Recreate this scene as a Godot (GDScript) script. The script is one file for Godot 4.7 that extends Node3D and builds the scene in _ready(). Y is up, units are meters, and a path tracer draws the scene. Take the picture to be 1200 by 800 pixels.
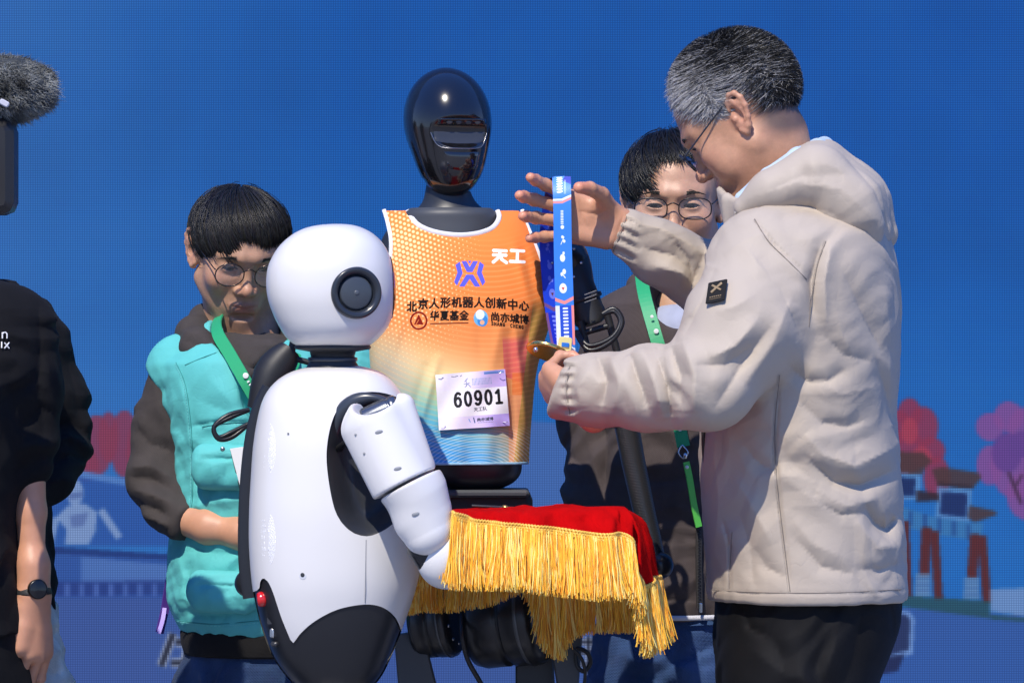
extends Node3D
# A medal is hung on a dressed humanoid robot in front of a large LED wall, in hard midday sun.

func _ready() -> void:
	var cam := Camera3D.new()
	cam.name = "camera"
	cam.position = Vector3(0, CAM_Y, CAM_Z)
	cam.fov = rad_to_deg(2.0 * atan(399.6 / FOC))
	cam.near = 0.1; cam.far = 600.0
	add_child(cam)
	cam.current = true
	var env := Environment.new()
	var sky_m := ProceduralSkyMaterial.new()
	sky_m.sky_top_color = Color(0.20, 0.40, 0.74)
	sky_m.sky_horizon_color = Color(0.62, 0.72, 0.83)
	sky_m.sky_curve = 0.14
	sky_m.ground_bottom_color = Color(0.16, 0.16, 0.17)
	sky_m.ground_horizon_color = Color(0.42, 0.44, 0.47)
	sky_m.sky_energy_multiplier = 1.32
	var sky := Sky.new()
	sky.sky_material = sky_m
	env.background_mode = Environment.BG_SKY
	env.sky = sky
	env.tonemap_mode = Environment.TONE_MAPPER_LINEAR
	env.tonemap_exposure = 1.13
	env.sdfgi_enabled = true; env.ssao_enabled = true; env.ssil_enabled = true
	var we := WorldEnvironment.new()
	we.name = "daylight"
	we.environment = env
	add_child(we)
	var sun := DirectionalLight3D.new()
	sun.name = "sun"
	sun.light_energy = 1.42
	sun.light_color = Color(1.0, 0.965, 0.91)
	sun.light_angular_distance = 0.5
	sun.shadow_enabled = true
	add_child(sun)
	sun.look_at_from_position(Vector3(-0.20, 0.75, 0.58), Vector3.ZERO)

	make_textures()
	for step in [stage_floor, led_wall, white_robot, black_robot, jersey_and_bib, draped_cloth, man_in_beige, medal, man_in_vest, man_in_hoodie, people_in_black, microphone]:
		var t0 := Time.get_ticks_msec()
		(step as Callable).call()
		print(step.get_method(), " ", Time.get_ticks_msec() - t0, " ms")
	var t1 := Time.get_ticks_msec()
	flush_jobs()
	print("solids ", Time.get_ticks_msec() - t1, " ms")

# ---------------------------------------------------------------- geometry kit
const FOC := 6000.0
const CAM_Z := 8.0
const CAM_Y := 1.24

static func P(px: float, py: float, z: float) -> Vector3:
	var d := (CAM_Z - z) / FOC
	return Vector3((px - 600.0) * d, CAM_Y - (py - 400.0) * d, z)

static func U(z: float) -> float:
	return (CAM_Z - z) / FOC

class M:
	var v := PackedVector3Array()
	var n := PackedVector3Array()
	var c := PackedColorArray()
	var uv := PackedVector2Array()
	var i := PackedInt32Array()
	var col := Color(1, 1, 1)

	func vert(p: Vector3, nn: Vector3, t := Vector2.ZERO) -> int:
		v.append(p); n.append(nn); c.append(col); uv.append(t)
		return v.size() - 1

	func tri(a: int, b: int, d: int) -> void:
		i.append(a); i.append(b); i.append(d)

	func quad(a: int, b: int, d: int, e: int) -> void:
		i.append(a); i.append(b); i.append(d)
		i.append(a); i.append(d); i.append(e)

	func add(o: M) -> M:
		var off := v.size()
		v.append_array(o.v); n.append_array(o.n); c.append_array(o.c); uv.append_array(o.uv)
		for k in o.i: i.append(k + off)
		return self

	func smooth() -> M:
		for k in n.size(): n[k] = Vector3.ZERO
		for t in range(0, i.size(), 3):
			var a := i[t]; var b := i[t + 1]; var d := i[t + 2]
			var f := (v[b] - v[a]).cross(v[d] - v[a])
			n[a] += f; n[b] += f; n[d] += f
		for k in n.size(): n[k] = n[k].normalized()
		return self

	func paint(k: Color) -> M:
		for q in c.size(): c[q] = k
		return self

	func mesh() -> ArrayMesh:
		for t in range(0, i.size(), 3):
			var a := i[t]; var b := i[t + 1]; var d := i[t + 2]
			if (v[b] - v[a]).cross(v[d] - v[a]).dot(n[a] + n[b] + n[d]) > 0.0:
				i[t + 1] = d; i[t + 2] = b
		var arr := []
		arr.resize(Mesh.ARRAY_MAX)
		arr[Mesh.ARRAY_VERTEX] = v; arr[Mesh.ARRAY_NORMAL] = n; arr[Mesh.ARRAY_COLOR] = c
		arr[Mesh.ARRAY_TEX_UV] = uv; arr[Mesh.ARRAY_INDEX] = i
		var am := ArrayMesh.new()
		am.add_surface_from_arrays(Mesh.PRIMITIVE_TRIANGLES, arr)
		return am

	# splits at f = 0: [where f < 0, where f > 0]
	func clip(f: Callable) -> Array:
		var fv := PackedFloat32Array()
		fv.resize(v.size())
		for k in v.size(): fv[k] = f.call(v[k])
		var out := [M.new(), M.new()]
		var maps := [{}, {}]
		for t in range(0, i.size(), 3):
			var ids := [i[t], i[t + 1], i[t + 2]]
			for side in 2:
				var sg := 1.0 if side == 1 else -1.0
				var poly := []
				for e in 3:
					var a: int = ids[e]; var b: int = ids[(e + 1) % 3]
					var fa := fv[a] * sg; var fb := fv[b] * sg
					if fa >= 0.0: poly.append(_take(out[side], maps[side], a, a, 0.0))
					if (fa >= 0.0) != (fb >= 0.0):
						var lo := mini(a, b); var hi := maxi(a, b)
						poly.append(_take(out[side], maps[side], lo, hi, fv[lo] / (fv[lo] - fv[hi])))
				for q in range(2, poly.size()): out[side].tri(poly[0], poly[q - 1], poly[q])
		return out

	func _take(o: M, mp: Dictionary, a: int, b: int, t: float) -> int:
		var key := a * 4000000 + b
		if mp.has(key): return mp[key]
		o.col = c[a].lerp(c[b], t)
		var r := o.vert(v[a].lerp(v[b], t), n[a].lerp(n[b], t).normalized(), uv[a].lerp(uv[b], t))
		mp[key] = r
		return r

	# the largest connected piece
	func largest() -> M:
		var par := PackedInt32Array(range(v.size()))
		for t in range(0, i.size(), 3):
			for e in 2:
				var a := i[t]; var b := i[t + 1 + e]
				while par[a] != a: a = par[a]
				while par[b] != b: b = par[b]
				par[maxi(a, b)] = mini(a, b)
		var cnt := {}
		var root := PackedInt32Array(); root.resize(v.size())
		for k in v.size():
			var a := k
			while par[a] != a: a = par[a]
			root[k] = a; cnt[a] = cnt.get(a, 0) + 1
		var best := -1
		for a in cnt:
			if best < 0 or cnt[a] > cnt[best]: best = a
		var keep := PackedInt32Array()
		for t in range(0, i.size(), 3):
			if root[i[t]] == best:
				for e in 3: keep.append(i[t + e])
		i = keep
		return self

	# closed or open tube through points
	func tube(pts: PackedVector3Array, rad: PackedFloat32Array, sides := 8, flat := 1.0, up := Vector3.ZERO) -> M:
		var base := v.size()
		var m := pts.size()
		var side := Vector3.ZERO
		for k in m:
			var t := (pts[mini(k + 1, m - 1)] - pts[maxi(k - 1, 0)]).normalized()
			if up != Vector3.ZERO: side = t.cross(up).normalized()
			elif k == 0: side = t.cross(Vector3(0.31, 0.2, 0.93)).normalized()
			else: side = (side - t * side.dot(t)).normalized()
			var other := t.cross(side)
			var r := rad[mini(k, rad.size() - 1)]
			for s in sides:
				var a := TAU * s / sides
				var d := side * cos(a) + other * sin(a) * flat
				var nn := (side * cos(a) * flat + other * sin(a)).normalized()
				vert(pts[k] + d * r, nn, Vector2(float(s) / sides, float(k) / (m - 1)))
			if k:
				for s in sides:
					var a0 := base + (k - 1) * sides + s; var a1 := base + (k - 1) * sides + (s + 1) % sides
					quad(a0, a1, a1 + sides, a0 + sides)
		for e in 2:
			var k: int = 0 if e == 0 else m - 1
			var t := (pts[1] - pts[0]).normalized() * -1.0 if e == 0 else (pts[m - 1] - pts[m - 2]).normalized()
			var ctr := vert(pts[k], t)
			var first := v.size()
			for s in sides: vert(v[base + k * sides + s], t)
			for s in sides: tri(ctr, first + s, first + (s + 1) % sides)
		return self

	# stacked closed rings (same count), capped at both ends
	func loft(rings: Array, caps := true) -> M:
		var base := v.size()
		var m: int = rings[0].size()
		for k in rings.size():
			for s in m: vert(rings[k][s], Vector3.UP, Vector2(float(s) / m, float(k) / (rings.size() - 1)))
		for k in rings.size() - 1:
			for s in m:
				var a := base + k * m + s; var b := base + k * m + (s + 1) % m
				quad(a, b, b + m, a + m)
		var ctr := Vector3.ZERO
		for k in range(base, v.size()): ctr += v[k]
		# normals of the side
		for k in range(base, v.size()): n[k] = Vector3.ZERO
		for k in rings.size() - 1:
			for s in m:
				var a := base + k * m + s; var b := base + k * m + (s + 1) % m
				var f := (v[b + m] - v[a]).cross(v[a + m] - v[b])
				for q in [a, b, a + m, b + m]: n[q] += f
		var out := 0.0
		var all := ctr / float(v.size() - base)
		for k in range(base, v.size()):
			n[k] = n[k].normalized()
			out += n[k].dot((v[k] - all).normalized())
		if out < 0.0:
			for k in range(base, v.size()): n[k] = -n[k]
		if caps:
			for e in 2:
				var rk: int = 0 if e == 0 else rings.size() - 1
				var other: int = 1 if e == 0 else rings.size() - 2
				var cc := Vector3.ZERO; var oc := Vector3.ZERO
				for s in m: cc += rings[rk][s]; oc += rings[other][s]
				cc /= m; oc /= m
				var fn := Vector3.ZERO
				for s in m: fn += (rings[rk][s] - cc).cross(rings[rk][(s + 1) % m] - cc)
				fn = fn.normalized()
				var away: Vector3 = cc - oc
				if fn.dot(away) < 0.0: fn = -fn
				var ci := vert(cc, fn)
				var first := v.size()
				for s in m: vert(rings[rk][s], fn)
				for s in m: tri(ci, first + s, first + (s + 1) % m)
		return self

	# flat outline (in x, y of xf) with thickness along z and a bevel
	func plate(outline: PackedVector2Array, half: float, bevel: float, xf: Transform3D) -> M:
		var rings := []
		var inset := Geometry2D.offset_polygon(outline, -bevel)
		var ctr := Vector2.ZERO
		for q in outline: ctr += q
		ctr /= outline.size()
		for lv in [[-half, 1], [-half + bevel, 0], [half - bevel, 0], [half, 1]]:
			var r := PackedVector3Array()
			for k in outline.size():
				var q := outline[k]
				if lv[1] == 1:
					var e1 := (q - outline[k - 1]).normalized(); var e2 := (outline[(k + 1) % outline.size()] - q).normalized()
					var nn := (e1 + e2).orthogonal().normalized()
					if nn.dot(q - ctr) > 0.0: nn = -nn
					q += nn * bevel
				r.append(xf * Vector3(q.x, q.y, lv[0]))
			rings.append(r)
		var st := M.new()
		for k in 3: st.loft([rings[k], rings[k + 1]], false)
		add(st)
		for e in [0, 3]:
			var fn: Vector3 = xf.basis.z.normalized() * (-1.0 if e == 0 else 1.0)
			var idx := Geometry2D.triangulate_polygon(outline)
			var first := v.size()
			for q in rings[e]: vert(q, fn)
			for k in range(0, idx.size(), 3): tri(first + idx[k], first + idx[k + 1], first + idx[k + 2])
		return self

	func box(xf: Transform3D, size: Vector3, bevel := 0.002) -> M:
		var h := size / 2.0
		return plate(M.rrect(h.x, h.y, minf(bevel * 1.5, minf(h.x, h.y) * 0.9), 2), h.z, minf(bevel, h.z * 0.5), xf)

	static func rrect(hx: float, hy: float, r: float, seg := 4) -> PackedVector2Array:
		var o := PackedVector2Array()
		for q in 4:
			var cx := (hx - r) * (1 if q in [0, 3] else -1); var cy := (hy - r) * (1 if q < 2 else -1)
			for s in seg + 1:
				var a := PI / 2 * (q + float(s) / seg)
				o.append(Vector2(cx + r * cos(a), cy + r * sin(a)))
		return o

	# surface of revolution round the y axis of xf: profile of (radius, height)
	func lathe(prof: PackedVector2Array, xf: Transform3D, seg := 32, caps := true) -> M:
		var rings := []
		for q in prof:
			var r := PackedVector3Array()
			for s in seg:
				var a := TAU * s / seg
				r.append(xf * Vector3(q.x * cos(a), q.y, q.x * sin(a)))
			rings.append(r)
		return loft(rings, caps)

	func ball(ctr: Vector3, rad: Vector3, basis := Basis(), seg := 20, ringn := 12) -> M:
		var base := v.size()
		for k in ringn + 1:
			var th := PI * k / ringn
			for s in seg:
				var a := TAU * s / seg
				var d := Vector3(sin(th) * cos(a), cos(th), sin(th) * sin(a))
				vert(ctr + basis * (d * rad), (basis * (d / rad)).normalized(), Vector2(float(s) / seg, float(k) / ringn))
			if k:
				for s in seg:
					var a0 := base + (k - 1) * seg + s; var a1 := base + (k - 1) * seg + (s + 1) % seg
					quad(a0, a1, a1 + seg, a0 + seg)
		return self

static func curve(pts: Array, per := 6, closed := false) -> PackedVector3Array:
	var o := PackedVector3Array()
	var m := pts.size()
	var last := m if closed else m - 1
	for k in last:
		var a: Vector3 = pts[(k - 1 + m) % m] if closed else pts[maxi(k - 1, 0)]
		var b: Vector3 = pts[k]
		var d: Vector3 = pts[(k + 1) % m]
		var e: Vector3 = pts[(k + 2) % m] if closed else pts[mini(k + 2, m - 1)]
		for s in per:
			o.append(b.cubic_interpolate(d, a, e, float(s) / per))
	if not closed: o.append(pts[m - 1])
	return o

static func curve2(flat: Array, per := 5, closed := true) -> PackedVector2Array:
	var pts := []
	for k in range(0, flat.size(), 2): pts.append(Vector3(flat[k], flat[k + 1], 0))
	var o := PackedVector2Array()
	for q in curve(pts, per, closed): o.append(Vector2(q.x, q.y))
	return o

# signed distance to a closed polygon, negative inside
static func sdpoly(p: Vector2, poly: PackedVector2Array) -> float:
	var best := 1e18
	var s := 1.0
	var m := poly.size()
	var j := m - 1
	for k in m:
		var e := poly[j] - poly[k]
		var w := p - poly[k]
		var b := w - e * clampf(w.dot(e) / e.length_squared(), 0.0, 1.0)
		best = minf(best, b.length_squared())
		var c1 := p.y >= poly[k].y; var c2 := p.y < poly[j].y; var c3 := e.x * w.y > e.y * w.x
		if (c1 and c2 and c3) or not (c1 or c2 or c3): s = -s
		j = k
	return s * sqrt(best)

static func to_px(p: Vector3) -> Vector2:
	var d := (CAM_Z - p.z) / FOC
	return Vector2(p.x / d + 600.0, 400.0 - (p.y - CAM_Y) / d)

# ---------------------------------------------------------------- smooth solids
class Sdf:
	# kinds: 0 tapered capsule, 1 ellipsoid, 2 stacked sections, 3 half space, 4 fold line, 5 noise
	var kind := PackedInt32Array()
	var op := PackedInt32Array()
	var A := PackedVector3Array()
	var B := PackedVector3Array()
	var RA := PackedFloat32Array()
	var RB := PackedFloat32Array()
	var K := PackedFloat32Array()
	var X := []
	var lo := PackedVector3Array()
	var hi := PackedVector3Array()
	var xf := Transform3D()
	var noise: FastNoiseLite
	var box_lo := Vector3(1e9, 1e9, 1e9)
	var box_hi := Vector3(-1e9, -1e9, -1e9)

	func _put(kd: int, o: int, a: Vector3, b: Vector3, ra: float, rb: float, k: float, x, l: Vector3, h: Vector3) -> Sdf:
		kind.append(kd); op.append(o); A.append(a); B.append(b); RA.append(ra); RB.append(rb); K.append(maxf(k, 0.00001)); X.append(x)
		lo.append(l); hi.append(h)
		if o == 0 and kd < 3:
			box_lo = box_lo.min(l); box_hi = box_hi.max(h)
		return self

	func cap(a: Vector3, b: Vector3, ra: float, rb: float, k := 0.01, o := 0) -> Sdf:
		a = xf * a; b = xf * b
		var sc := xf.basis.x.length(); ra *= sc; rb *= sc
		var r := maxf(ra, rb) * Vector3.ONE
		return _put(0, o, a, b - a, ra, rb, k, 1.0 / maxf((b - a).length_squared(), 1e-9), a.min(b) - r, a.max(b) + r)

	func ball(a: Vector3, r: float, k := 0.01, o := 0) -> Sdf:
		return cap(a, a + Vector3(0, 0.0001, 0), r, r, k, o)

	# chain of [Vector3, radius]
	func chain(pts: Array, k := 0.01) -> Sdf:
		for q in pts.size() - 1: cap(pts[q][0], pts[q + 1][0], pts[q][1], pts[q + 1][1], k)
		return self

	func ell(ctr: Vector3, rad: Vector3, k := 0.01, o := 0, basis := Basis()) -> Sdf:
		var t := xf * Transform3D(basis, ctr)
		var r := maxf(rad.x, maxf(rad.y, rad.z)) * Vector3.ONE
		var b := t.basis.orthonormalized()
		var ext := Vector3(
			sqrt(pow(b.x.x * rad.x, 2) + pow(b.y.x * rad.y, 2) + pow(b.z.x * rad.z, 2)),
			sqrt(pow(b.x.y * rad.x, 2) + pow(b.y.y * rad.y, 2) + pow(b.z.y * rad.z, 2)),
			sqrt(pow(b.x.z * rad.x, 2) + pow(b.y.z * rad.y, 2) + pow(b.z.z * rad.z, 2)))
		return _put(1, o, Vector3.ONE / rad, Vector3.ZERO, 0, 0, k, t.affine_inverse(), t.origin - ext, t.origin + ext)

	# sections: [y, cx, cz, rx, rz] sorted upwards; yaw turns the sections
	func stack(secs: Array, yaw := 0.0, k := 0.02, o := 0, power := 2.0) -> Sdf:
		var l := Vector3(1e9, secs[0][0], 1e9); var h := Vector3(-1e9, secs[-1][0], -1e9)
		for s in secs:
			var r := maxf(s[3], s[4])
			l = l.min(Vector3(s[1] - r, s[0], s[2] - r)); h = h.max(Vector3(s[1] + r, s[0], s[2] + r))
		var flat := PackedFloat32Array()
		for s in secs:
			for q in 5: flat.append(s[q])
		return _put(2, o, Vector3(cos(yaw), sin(yaw), power), Vector3.ZERO, 0, 0, k, flat, l, h)

	# keeps what lies behind the plane (through at, normal outwards)
	func cut(at: Vector3, normal: Vector3, k := 0.004) -> Sdf:
		return _put(3, 2, xf * at, (xf.basis * normal).normalized(), 0, 0, k, null, Vector3.ONE * -1e9, Vector3.ONE * 1e9)

	# ridge (h > 0) or crease (h < 0) running along points; far: how far from the line in depth it reaches
	func fold(pts: Array, h: float, w: float, skew := 1.7, deep := 0.06) -> Sdf:
		var l := Vector3.ONE * 1e9; var g := Vector3.ONE * -1e9
		var arr := PackedVector3Array()
		for q in pts:
			arr.append(q); l = l.min(q); g = g.max(q)
		var e := Vector3(w * 5.0, w * 5.0, deep * 1.6)
		return _put(4, 3, Vector3(h, w, skew), Vector3(deep, 0, 0), 0, 0, 0.01, arr, l - e, g + e)

	func wrinkle(amp: float, scale: Vector3, basis := Basis(), l := Vector3.ONE * -1e9, g := Vector3.ONE * 1e9, seed_ := 1, ridged := true) -> Sdf:
		var nz := FastNoiseLite.new()
		nz.seed = seed_
		nz.noise_type = FastNoiseLite.TYPE_SIMPLEX_SMOOTH
		nz.frequency = 1.0
		nz.fractal_type = FastNoiseLite.FRACTAL_RIDGED if ridged else FastNoiseLite.FRACTAL_FBM
		nz.fractal_octaves = 2
		return _put(5, 3, scale, Vector3.ZERO, amp, 0, 0.01, [nz, basis.inverse(), l, g], l, g)

	# crisp crumpling: flat facets that meet in sharp creases, in patches
	func crumple(amp: float, size: float, seed_: int, turn := 0.0) -> Sdf:
		var nz := FastNoiseLite.new()
		nz.seed = seed_; nz.noise_type = FastNoiseLite.TYPE_SIMPLEX_SMOOTH; nz.frequency = 1.0; nz.fractal_type = FastNoiseLite.FRACTAL_NONE
		var dirs := []
		for q in 3:
			var a := turn + [0.35, -0.5, 1.25][q] as float
			dirs.append(Vector3(sin(a), cos(a), [0.5, -0.4, 0.3][q]) / (size * [1.0, 0.72, 1.3][q]))
		return _put(6, 3, Vector3.ZERO, Vector3.ZERO, amp, 0, 0.01, [nz, dirs[0], dirs[1], dirs[2]], Vector3.ONE * -1e9, Vector3.ONE * 1e9)

	func _crumple(p: Vector3, q: int) -> float:
		var nz: FastNoiseLite = X[q][0]
		var wv := nz.get_noise_3dv(p * 6.0)
		var mask := clampf(0.55 + 1.3 * nz.get_noise_3dv(p * 4.0 + Vector3(7, 3, 5)), 0.0, 1.0)
		var o := 0.0
		for k in 3:
			var f := p.dot(X[q][k + 1]) + wv * (0.9 + 0.3 * k)
			o += absf(f - floorf(f) - 0.5) - 0.25
		return o * mask * RA[q]

	func d(p: Vector3, list: PackedInt32Array) -> float:
		var r := 10.0
		for q in list:
			var kd := kind[q]
			var di := 0.0
			if kd == 0:
				var pa := p - A[q]
				var ba := B[q]
				var t := clampf(pa.dot(ba) * X[q], 0.0, 1.0)
				di = (pa - ba * t).length() - lerpf(RA[q], RB[q], t)
			elif kd == 1:
				var tf: Transform3D = X[q]
				var lp := (tf * p) * A[q]
				var k0 := lp.length()
				var k1 := (lp * A[q]).length()
				di = k0 * (k0 - 1.0) / maxf(k1, 1e-6)
			elif kd == 2:
				di = _stack(p, q)
			elif kd == 3:
				di = (p - A[q]).dot(B[q])
			elif kd == 4:
				if p.x > lo[q].x and p.y > lo[q].y and p.z > lo[q].z and p.x < hi[q].x and p.y < hi[q].y and p.z < hi[q].z:
					r -= _fold(p, q)
				continue
			elif kd == 6:
				r -= _crumple(p, q)
				continue
			else:
				if p.x > lo[q].x and p.y > lo[q].y and p.z > lo[q].z and p.x < hi[q].x and p.y < hi[q].y and p.z < hi[q].z:
					var fade := 1.0
					if lo[q].x > -1e8:
						var m := (p - lo[q]).min(hi[q] - p)
						fade = clampf(minf(m.x, minf(m.y, m.z)) / 0.03, 0.0, 1.0)
					var bs: Basis = X[q][1]
					r -= RA[q] * fade * (X[q][0] as FastNoiseLite).get_noise_3dv((bs * p) * A[q])
				continue
			var k := K[q]
			var o := op[q]
			if o == 0:
				var h := maxf(k - absf(r - di), 0.0) / k
				r = minf(r, di) - h * h * k * 0.25
			else:
				if o == 1: di = -di
				var h := maxf(k - absf(r - di), 0.0) / k
				r = maxf(r, di) + h * h * k * 0.25
		return r

	func _fold(p: Vector3, q: int) -> float:
		var pts: PackedVector3Array = X[q]
		var best := 1e9
		var s := 0.0
		var at := 0.0
		var zz := 0.0
		var m := pts.size() - 1
		for k in m:
			var a := pts[k]; var b := pts[k + 1]
			var ex := b.x - a.x; var ey := b.y - a.y
			var wx := p.x - a.x; var wy := p.y - a.y
			var t := clampf((wx * ex + wy * ey) / maxf(ex * ex + ey * ey, 1e-9), 0.0, 1.0)
			var dx := wx - ex * t; var dy := wy - ey * t
			var d2 := dx * dx + dy * dy
			if d2 < best:
				best = d2; s = (ex * wy - ey * wx) * -1.0; at = (k + t) / m; zz = lerpf(a.z, b.z, t)
		var w := A[q].y * (A[q].z if s > 0.0 else 1.0)
		var g := (p.z - zz) / B[q].x
		var tt := sqrt(best) / (w * 2.1)
		if tt >= 1.0: return 0.0
		return A[q].x * pow(1.0 - tt, 1.7) * sqrt(maxf(sin(PI * clampf(at, 0.02, 0.98)), 0.0)) * exp(-g * g)

	func _stack(p: Vector3, q: int) -> float:
		var f: PackedFloat32Array = X[q]
		var m := f.size() / 5
		var k := 0
		while k < m - 2 and p.y > f[(k + 1) * 5]: k += 1
		var y0 := f[k * 5]; var y1 := f[k * 5 + 5]
		var t := clampf((p.y - y0) / (y1 - y0), 0.0, 1.0)
		# cubic through neighbours
		var ka := maxi(k - 1, 0); var kb := mini(k + 2, m - 1)
		var vals := PackedFloat32Array([0, 0, 0, 0])
		for c in 4:
			vals[c] = cubic_interpolate(f[k * 5 + 1 + c], f[k * 5 + 6 + c], f[ka * 5 + 1 + c], f[kb * 5 + 1 + c], t)
		var dx := p.x - vals[0]; var dz := p.z - vals[1]
		var cx := A[q].x * dx + A[q].y * dz; var cz := -A[q].y * dx + A[q].x * dz
		var rx := maxf(vals[2], 0.002); var rz := maxf(vals[3], 0.002)
		var pw := A[q].z
		var e := 0.0
		if pw == 2.0: e = sqrt(cx * cx / (rx * rx) + cz * cz / (rz * rz))
		else: e = pow(pow(absf(cx) / rx, pw) + pow(absf(cz) / rz, pw), 1.0 / pw)
		var di := (e - 1.0) * minf(rx, rz)
		var dy := maxf(y_lo(f) - p.y, p.y - f[(m - 1) * 5])
		if dy > 0.0:
			return sqrt(maxf(di, 0.0) * maxf(di, 0.0) + dy * dy)
		return maxf(di, dy)

	func y_lo(f: PackedFloat32Array) -> float:
		return f[0]

	# meshing in the background
	var made: M
	var task := -1
	func start(cell: float) -> Sdf:
		task = WorkerThreadPool.add_task(func() -> void: made = mesh(cell))
		return self
	func take() -> M:
		WorkerThreadPool.wait_for_task_completion(task)
		return made

	func mesh(cell: float, l := Vector3.INF, h := Vector3.INF) -> M:
		var mgn := Vector3.ONE * (cell * 3.0 + 0.006)
		var p0 := box_lo - mgn if l == Vector3.INF else l
		var p1 := box_hi + mgn if h == Vector3.INF else h
		const BS := 5
		var nb := Vector3i(((p1 - p0) / (cell * BS)).ceil())
		var nx := nb.x * BS + 1; var ny := nb.y * BS + 1; var nz := nb.z * BS + 1
		var grid := PackedFloat32Array()
		grid.resize(nx * ny * nz)
		grid.fill(99.0)
		var all := PackedInt32Array()
		var solid := PackedInt32Array()
		for q in kind.size():
			all.append(q)
			if kind[q] < 4: solid.append(q)
		var half := cell * BS * 0.5
		var reach := half * 1.7321
		var live := []
		for bz in nb.z:
			for by in nb.y:
				for bx in nb.x:
					var c := p0 + Vector3(bx + 0.5, by + 0.5, bz + 0.5) * (cell * BS)
					# cheap culling of what is near this block
					var near := PackedInt32Array()
					var any := false
					for q in solid:
						if kind[q] == 3:
							near.append(q); continue
						var dd := (lo[q] - c).max(c - hi[q]).max(Vector3.ZERO).length()
						if dd < reach * 1.3 + K[q]:
							near.append(q)
							if op[q] == 0: any = true
					if not any: continue
					if absf(d(c, near)) > reach * 1.25 + 0.006: continue
					for q in all:
						if kind[q] >= 4:
							var dd := (lo[q] - c).max(c - hi[q]).max(Vector3.ZERO).length()
							if dd < reach: near.append(q)
					near.sort()
					live.append([bx, by, bz, near])
					for z in BS + 1:
						for y in BS + 1:
							var row := ((bz * BS + z) * ny + by * BS + y) * nx + bx * BS
							for x in BS + 1:
								if grid[row + x] == 99.0:
									grid[row + x] = d(p0 + Vector3(bx * BS + x, by * BS + y, bz * BS + z) * cell, near)
		var out := M.new()
		var ids := {}
		var sx := 1; var sy := nx; var sz := nx * ny
		var offs := PackedInt32Array([0, sx, sy, sx + sy, sz, sx + sz, sy + sz, sx + sy + sz])
		var eds := [[0, 1], [2, 3], [4, 5], [6, 7], [0, 2], [1, 3], [4, 6], [5, 7], [0, 4], [1, 5], [2, 6], [3, 7]]
		var cn := [Vector3(0, 0, 0), Vector3(1, 0, 0), Vector3(0, 1, 0), Vector3(1, 1, 0), Vector3(0, 0, 1), Vector3(1, 0, 1), Vector3(0, 1, 1), Vector3(1, 1, 1)]
		var e1 := Vector3(1, -1, -1); var e2 := Vector3(-1, -1, 1); var e3 := Vector3(-1, 1, -1); var e4 := Vector3(1, 1, 1)
		var ep := cell * 0.35
		for b in live:
			var near: PackedInt32Array = b[3]
			for z in BS:
				for y in BS:
					for x in BS:
						var gx: int = b[0] * BS + x; var gy: int = b[1] * BS + y; var gz: int = b[2] * BS + z
						var at := (gz * ny + gy) * nx + gx
						var mask := 0
						for q in 8:
							if grid[at + offs[q]] < 0.0: mask |= 1 << q
						if mask == 0 or mask == 255: continue
						var sum := Vector3.ZERO
						var cnt := 0
						for e in eds:
							var fa := grid[at + offs[e[0]]]; var fb := grid[at + offs[e[1]]]
							if (fa < 0.0) != (fb < 0.0):
								sum += (cn[e[0]] as Vector3).lerp(cn[e[1]], fa / (fa - fb)); cnt += 1
						var pos := p0 + (Vector3(gx, gy, gz) + sum / cnt) * cell
						var g := e1 * d(pos + e1 * ep, near) + e2 * d(pos + e2 * ep, near) + e3 * d(pos + e3 * ep, near) + e4 * d(pos + e4 * ep, near)
						var nn := g.normalized()
						var dv := clampf(d(pos, near), -cell * 0.5, cell * 0.5)
						ids[at] = out.vert(pos - nn * dv, nn)
		for b in live:
			for z in BS:
				for y in BS:
					for x in BS:
						var gx: int = b[0] * BS + x; var gy: int = b[1] * BS + y; var gz: int = b[2] * BS + z
						var at := (gz * ny + gy) * nx + gx
						var f0 := grid[at] < 0.0
						if f0 != (grid[at + sx] < 0.0): _q(out, ids, at, at - sy, at - sy - sz, at - sz)
						if f0 != (grid[at + sy] < 0.0): _q(out, ids, at, at - sx, at - sx - sz, at - sz)
						if f0 != (grid[at + sz] < 0.0): _q(out, ids, at, at - sx, at - sx - sy, at - sy)
		return out

	func _q(out: M, ids: Dictionary, a: int, b: int, c: int, e: int) -> void:
		if ids.has(a) and ids.has(b) and ids.has(c) and ids.has(e): out.quad(ids[a], ids[b], ids[c], ids[e])

# ---------------------------------------------------------------- nodes
var taken := {}
func numbered(called: String) -> String:
	var k: int = taken.get(called, 0)
	taken[called] = k + 1
	return called if k == 0 else "%s_%03d" % [called, k]

func thing(called: String, label: String, category: String, at: Vector3, group := "") -> Node3D:
	var o := Node3D.new()
	o.name = numbered(called)
	o.position = at
	add_child(o)
	o.set_meta("label", label); o.set_meta("category", category)
	if group: o.set_meta("group", group)
	return o

# commits a mesh (in world coordinates) under a parent
func part(called: String, m: M, mat: Material, parent: Node3D, label := "") -> MeshInstance3D:
	var o := MeshInstance3D.new()
	o.name = called
	o.mesh = m.mesh()
	o.material_override = mat
	parent.add_child(o, true)
	o.position = -parent.global_position
	if label: o.set_meta("label", label)
	return o

# smooth solids are meshed together at the end, several at a time
var jobs := []
func part_sdf(called: String, s: Sdf, cell: float, mat_: Material, parent: Node3D) -> MeshInstance3D:
	var o := MeshInstance3D.new()
	o.name = called
	o.material_override = mat_
	parent.add_child(o, true)
	o.position = -parent.global_position
	jobs.append([s.start(cell), o])
	return o

func flush_jobs() -> void:
	for q in jobs: (q[1] as MeshInstance3D).mesh = (q[0] as Sdf).take().mesh()

func stuff(o: Node3D) -> Node3D:
	o.set_meta("kind", "stuff")
	return o

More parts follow.
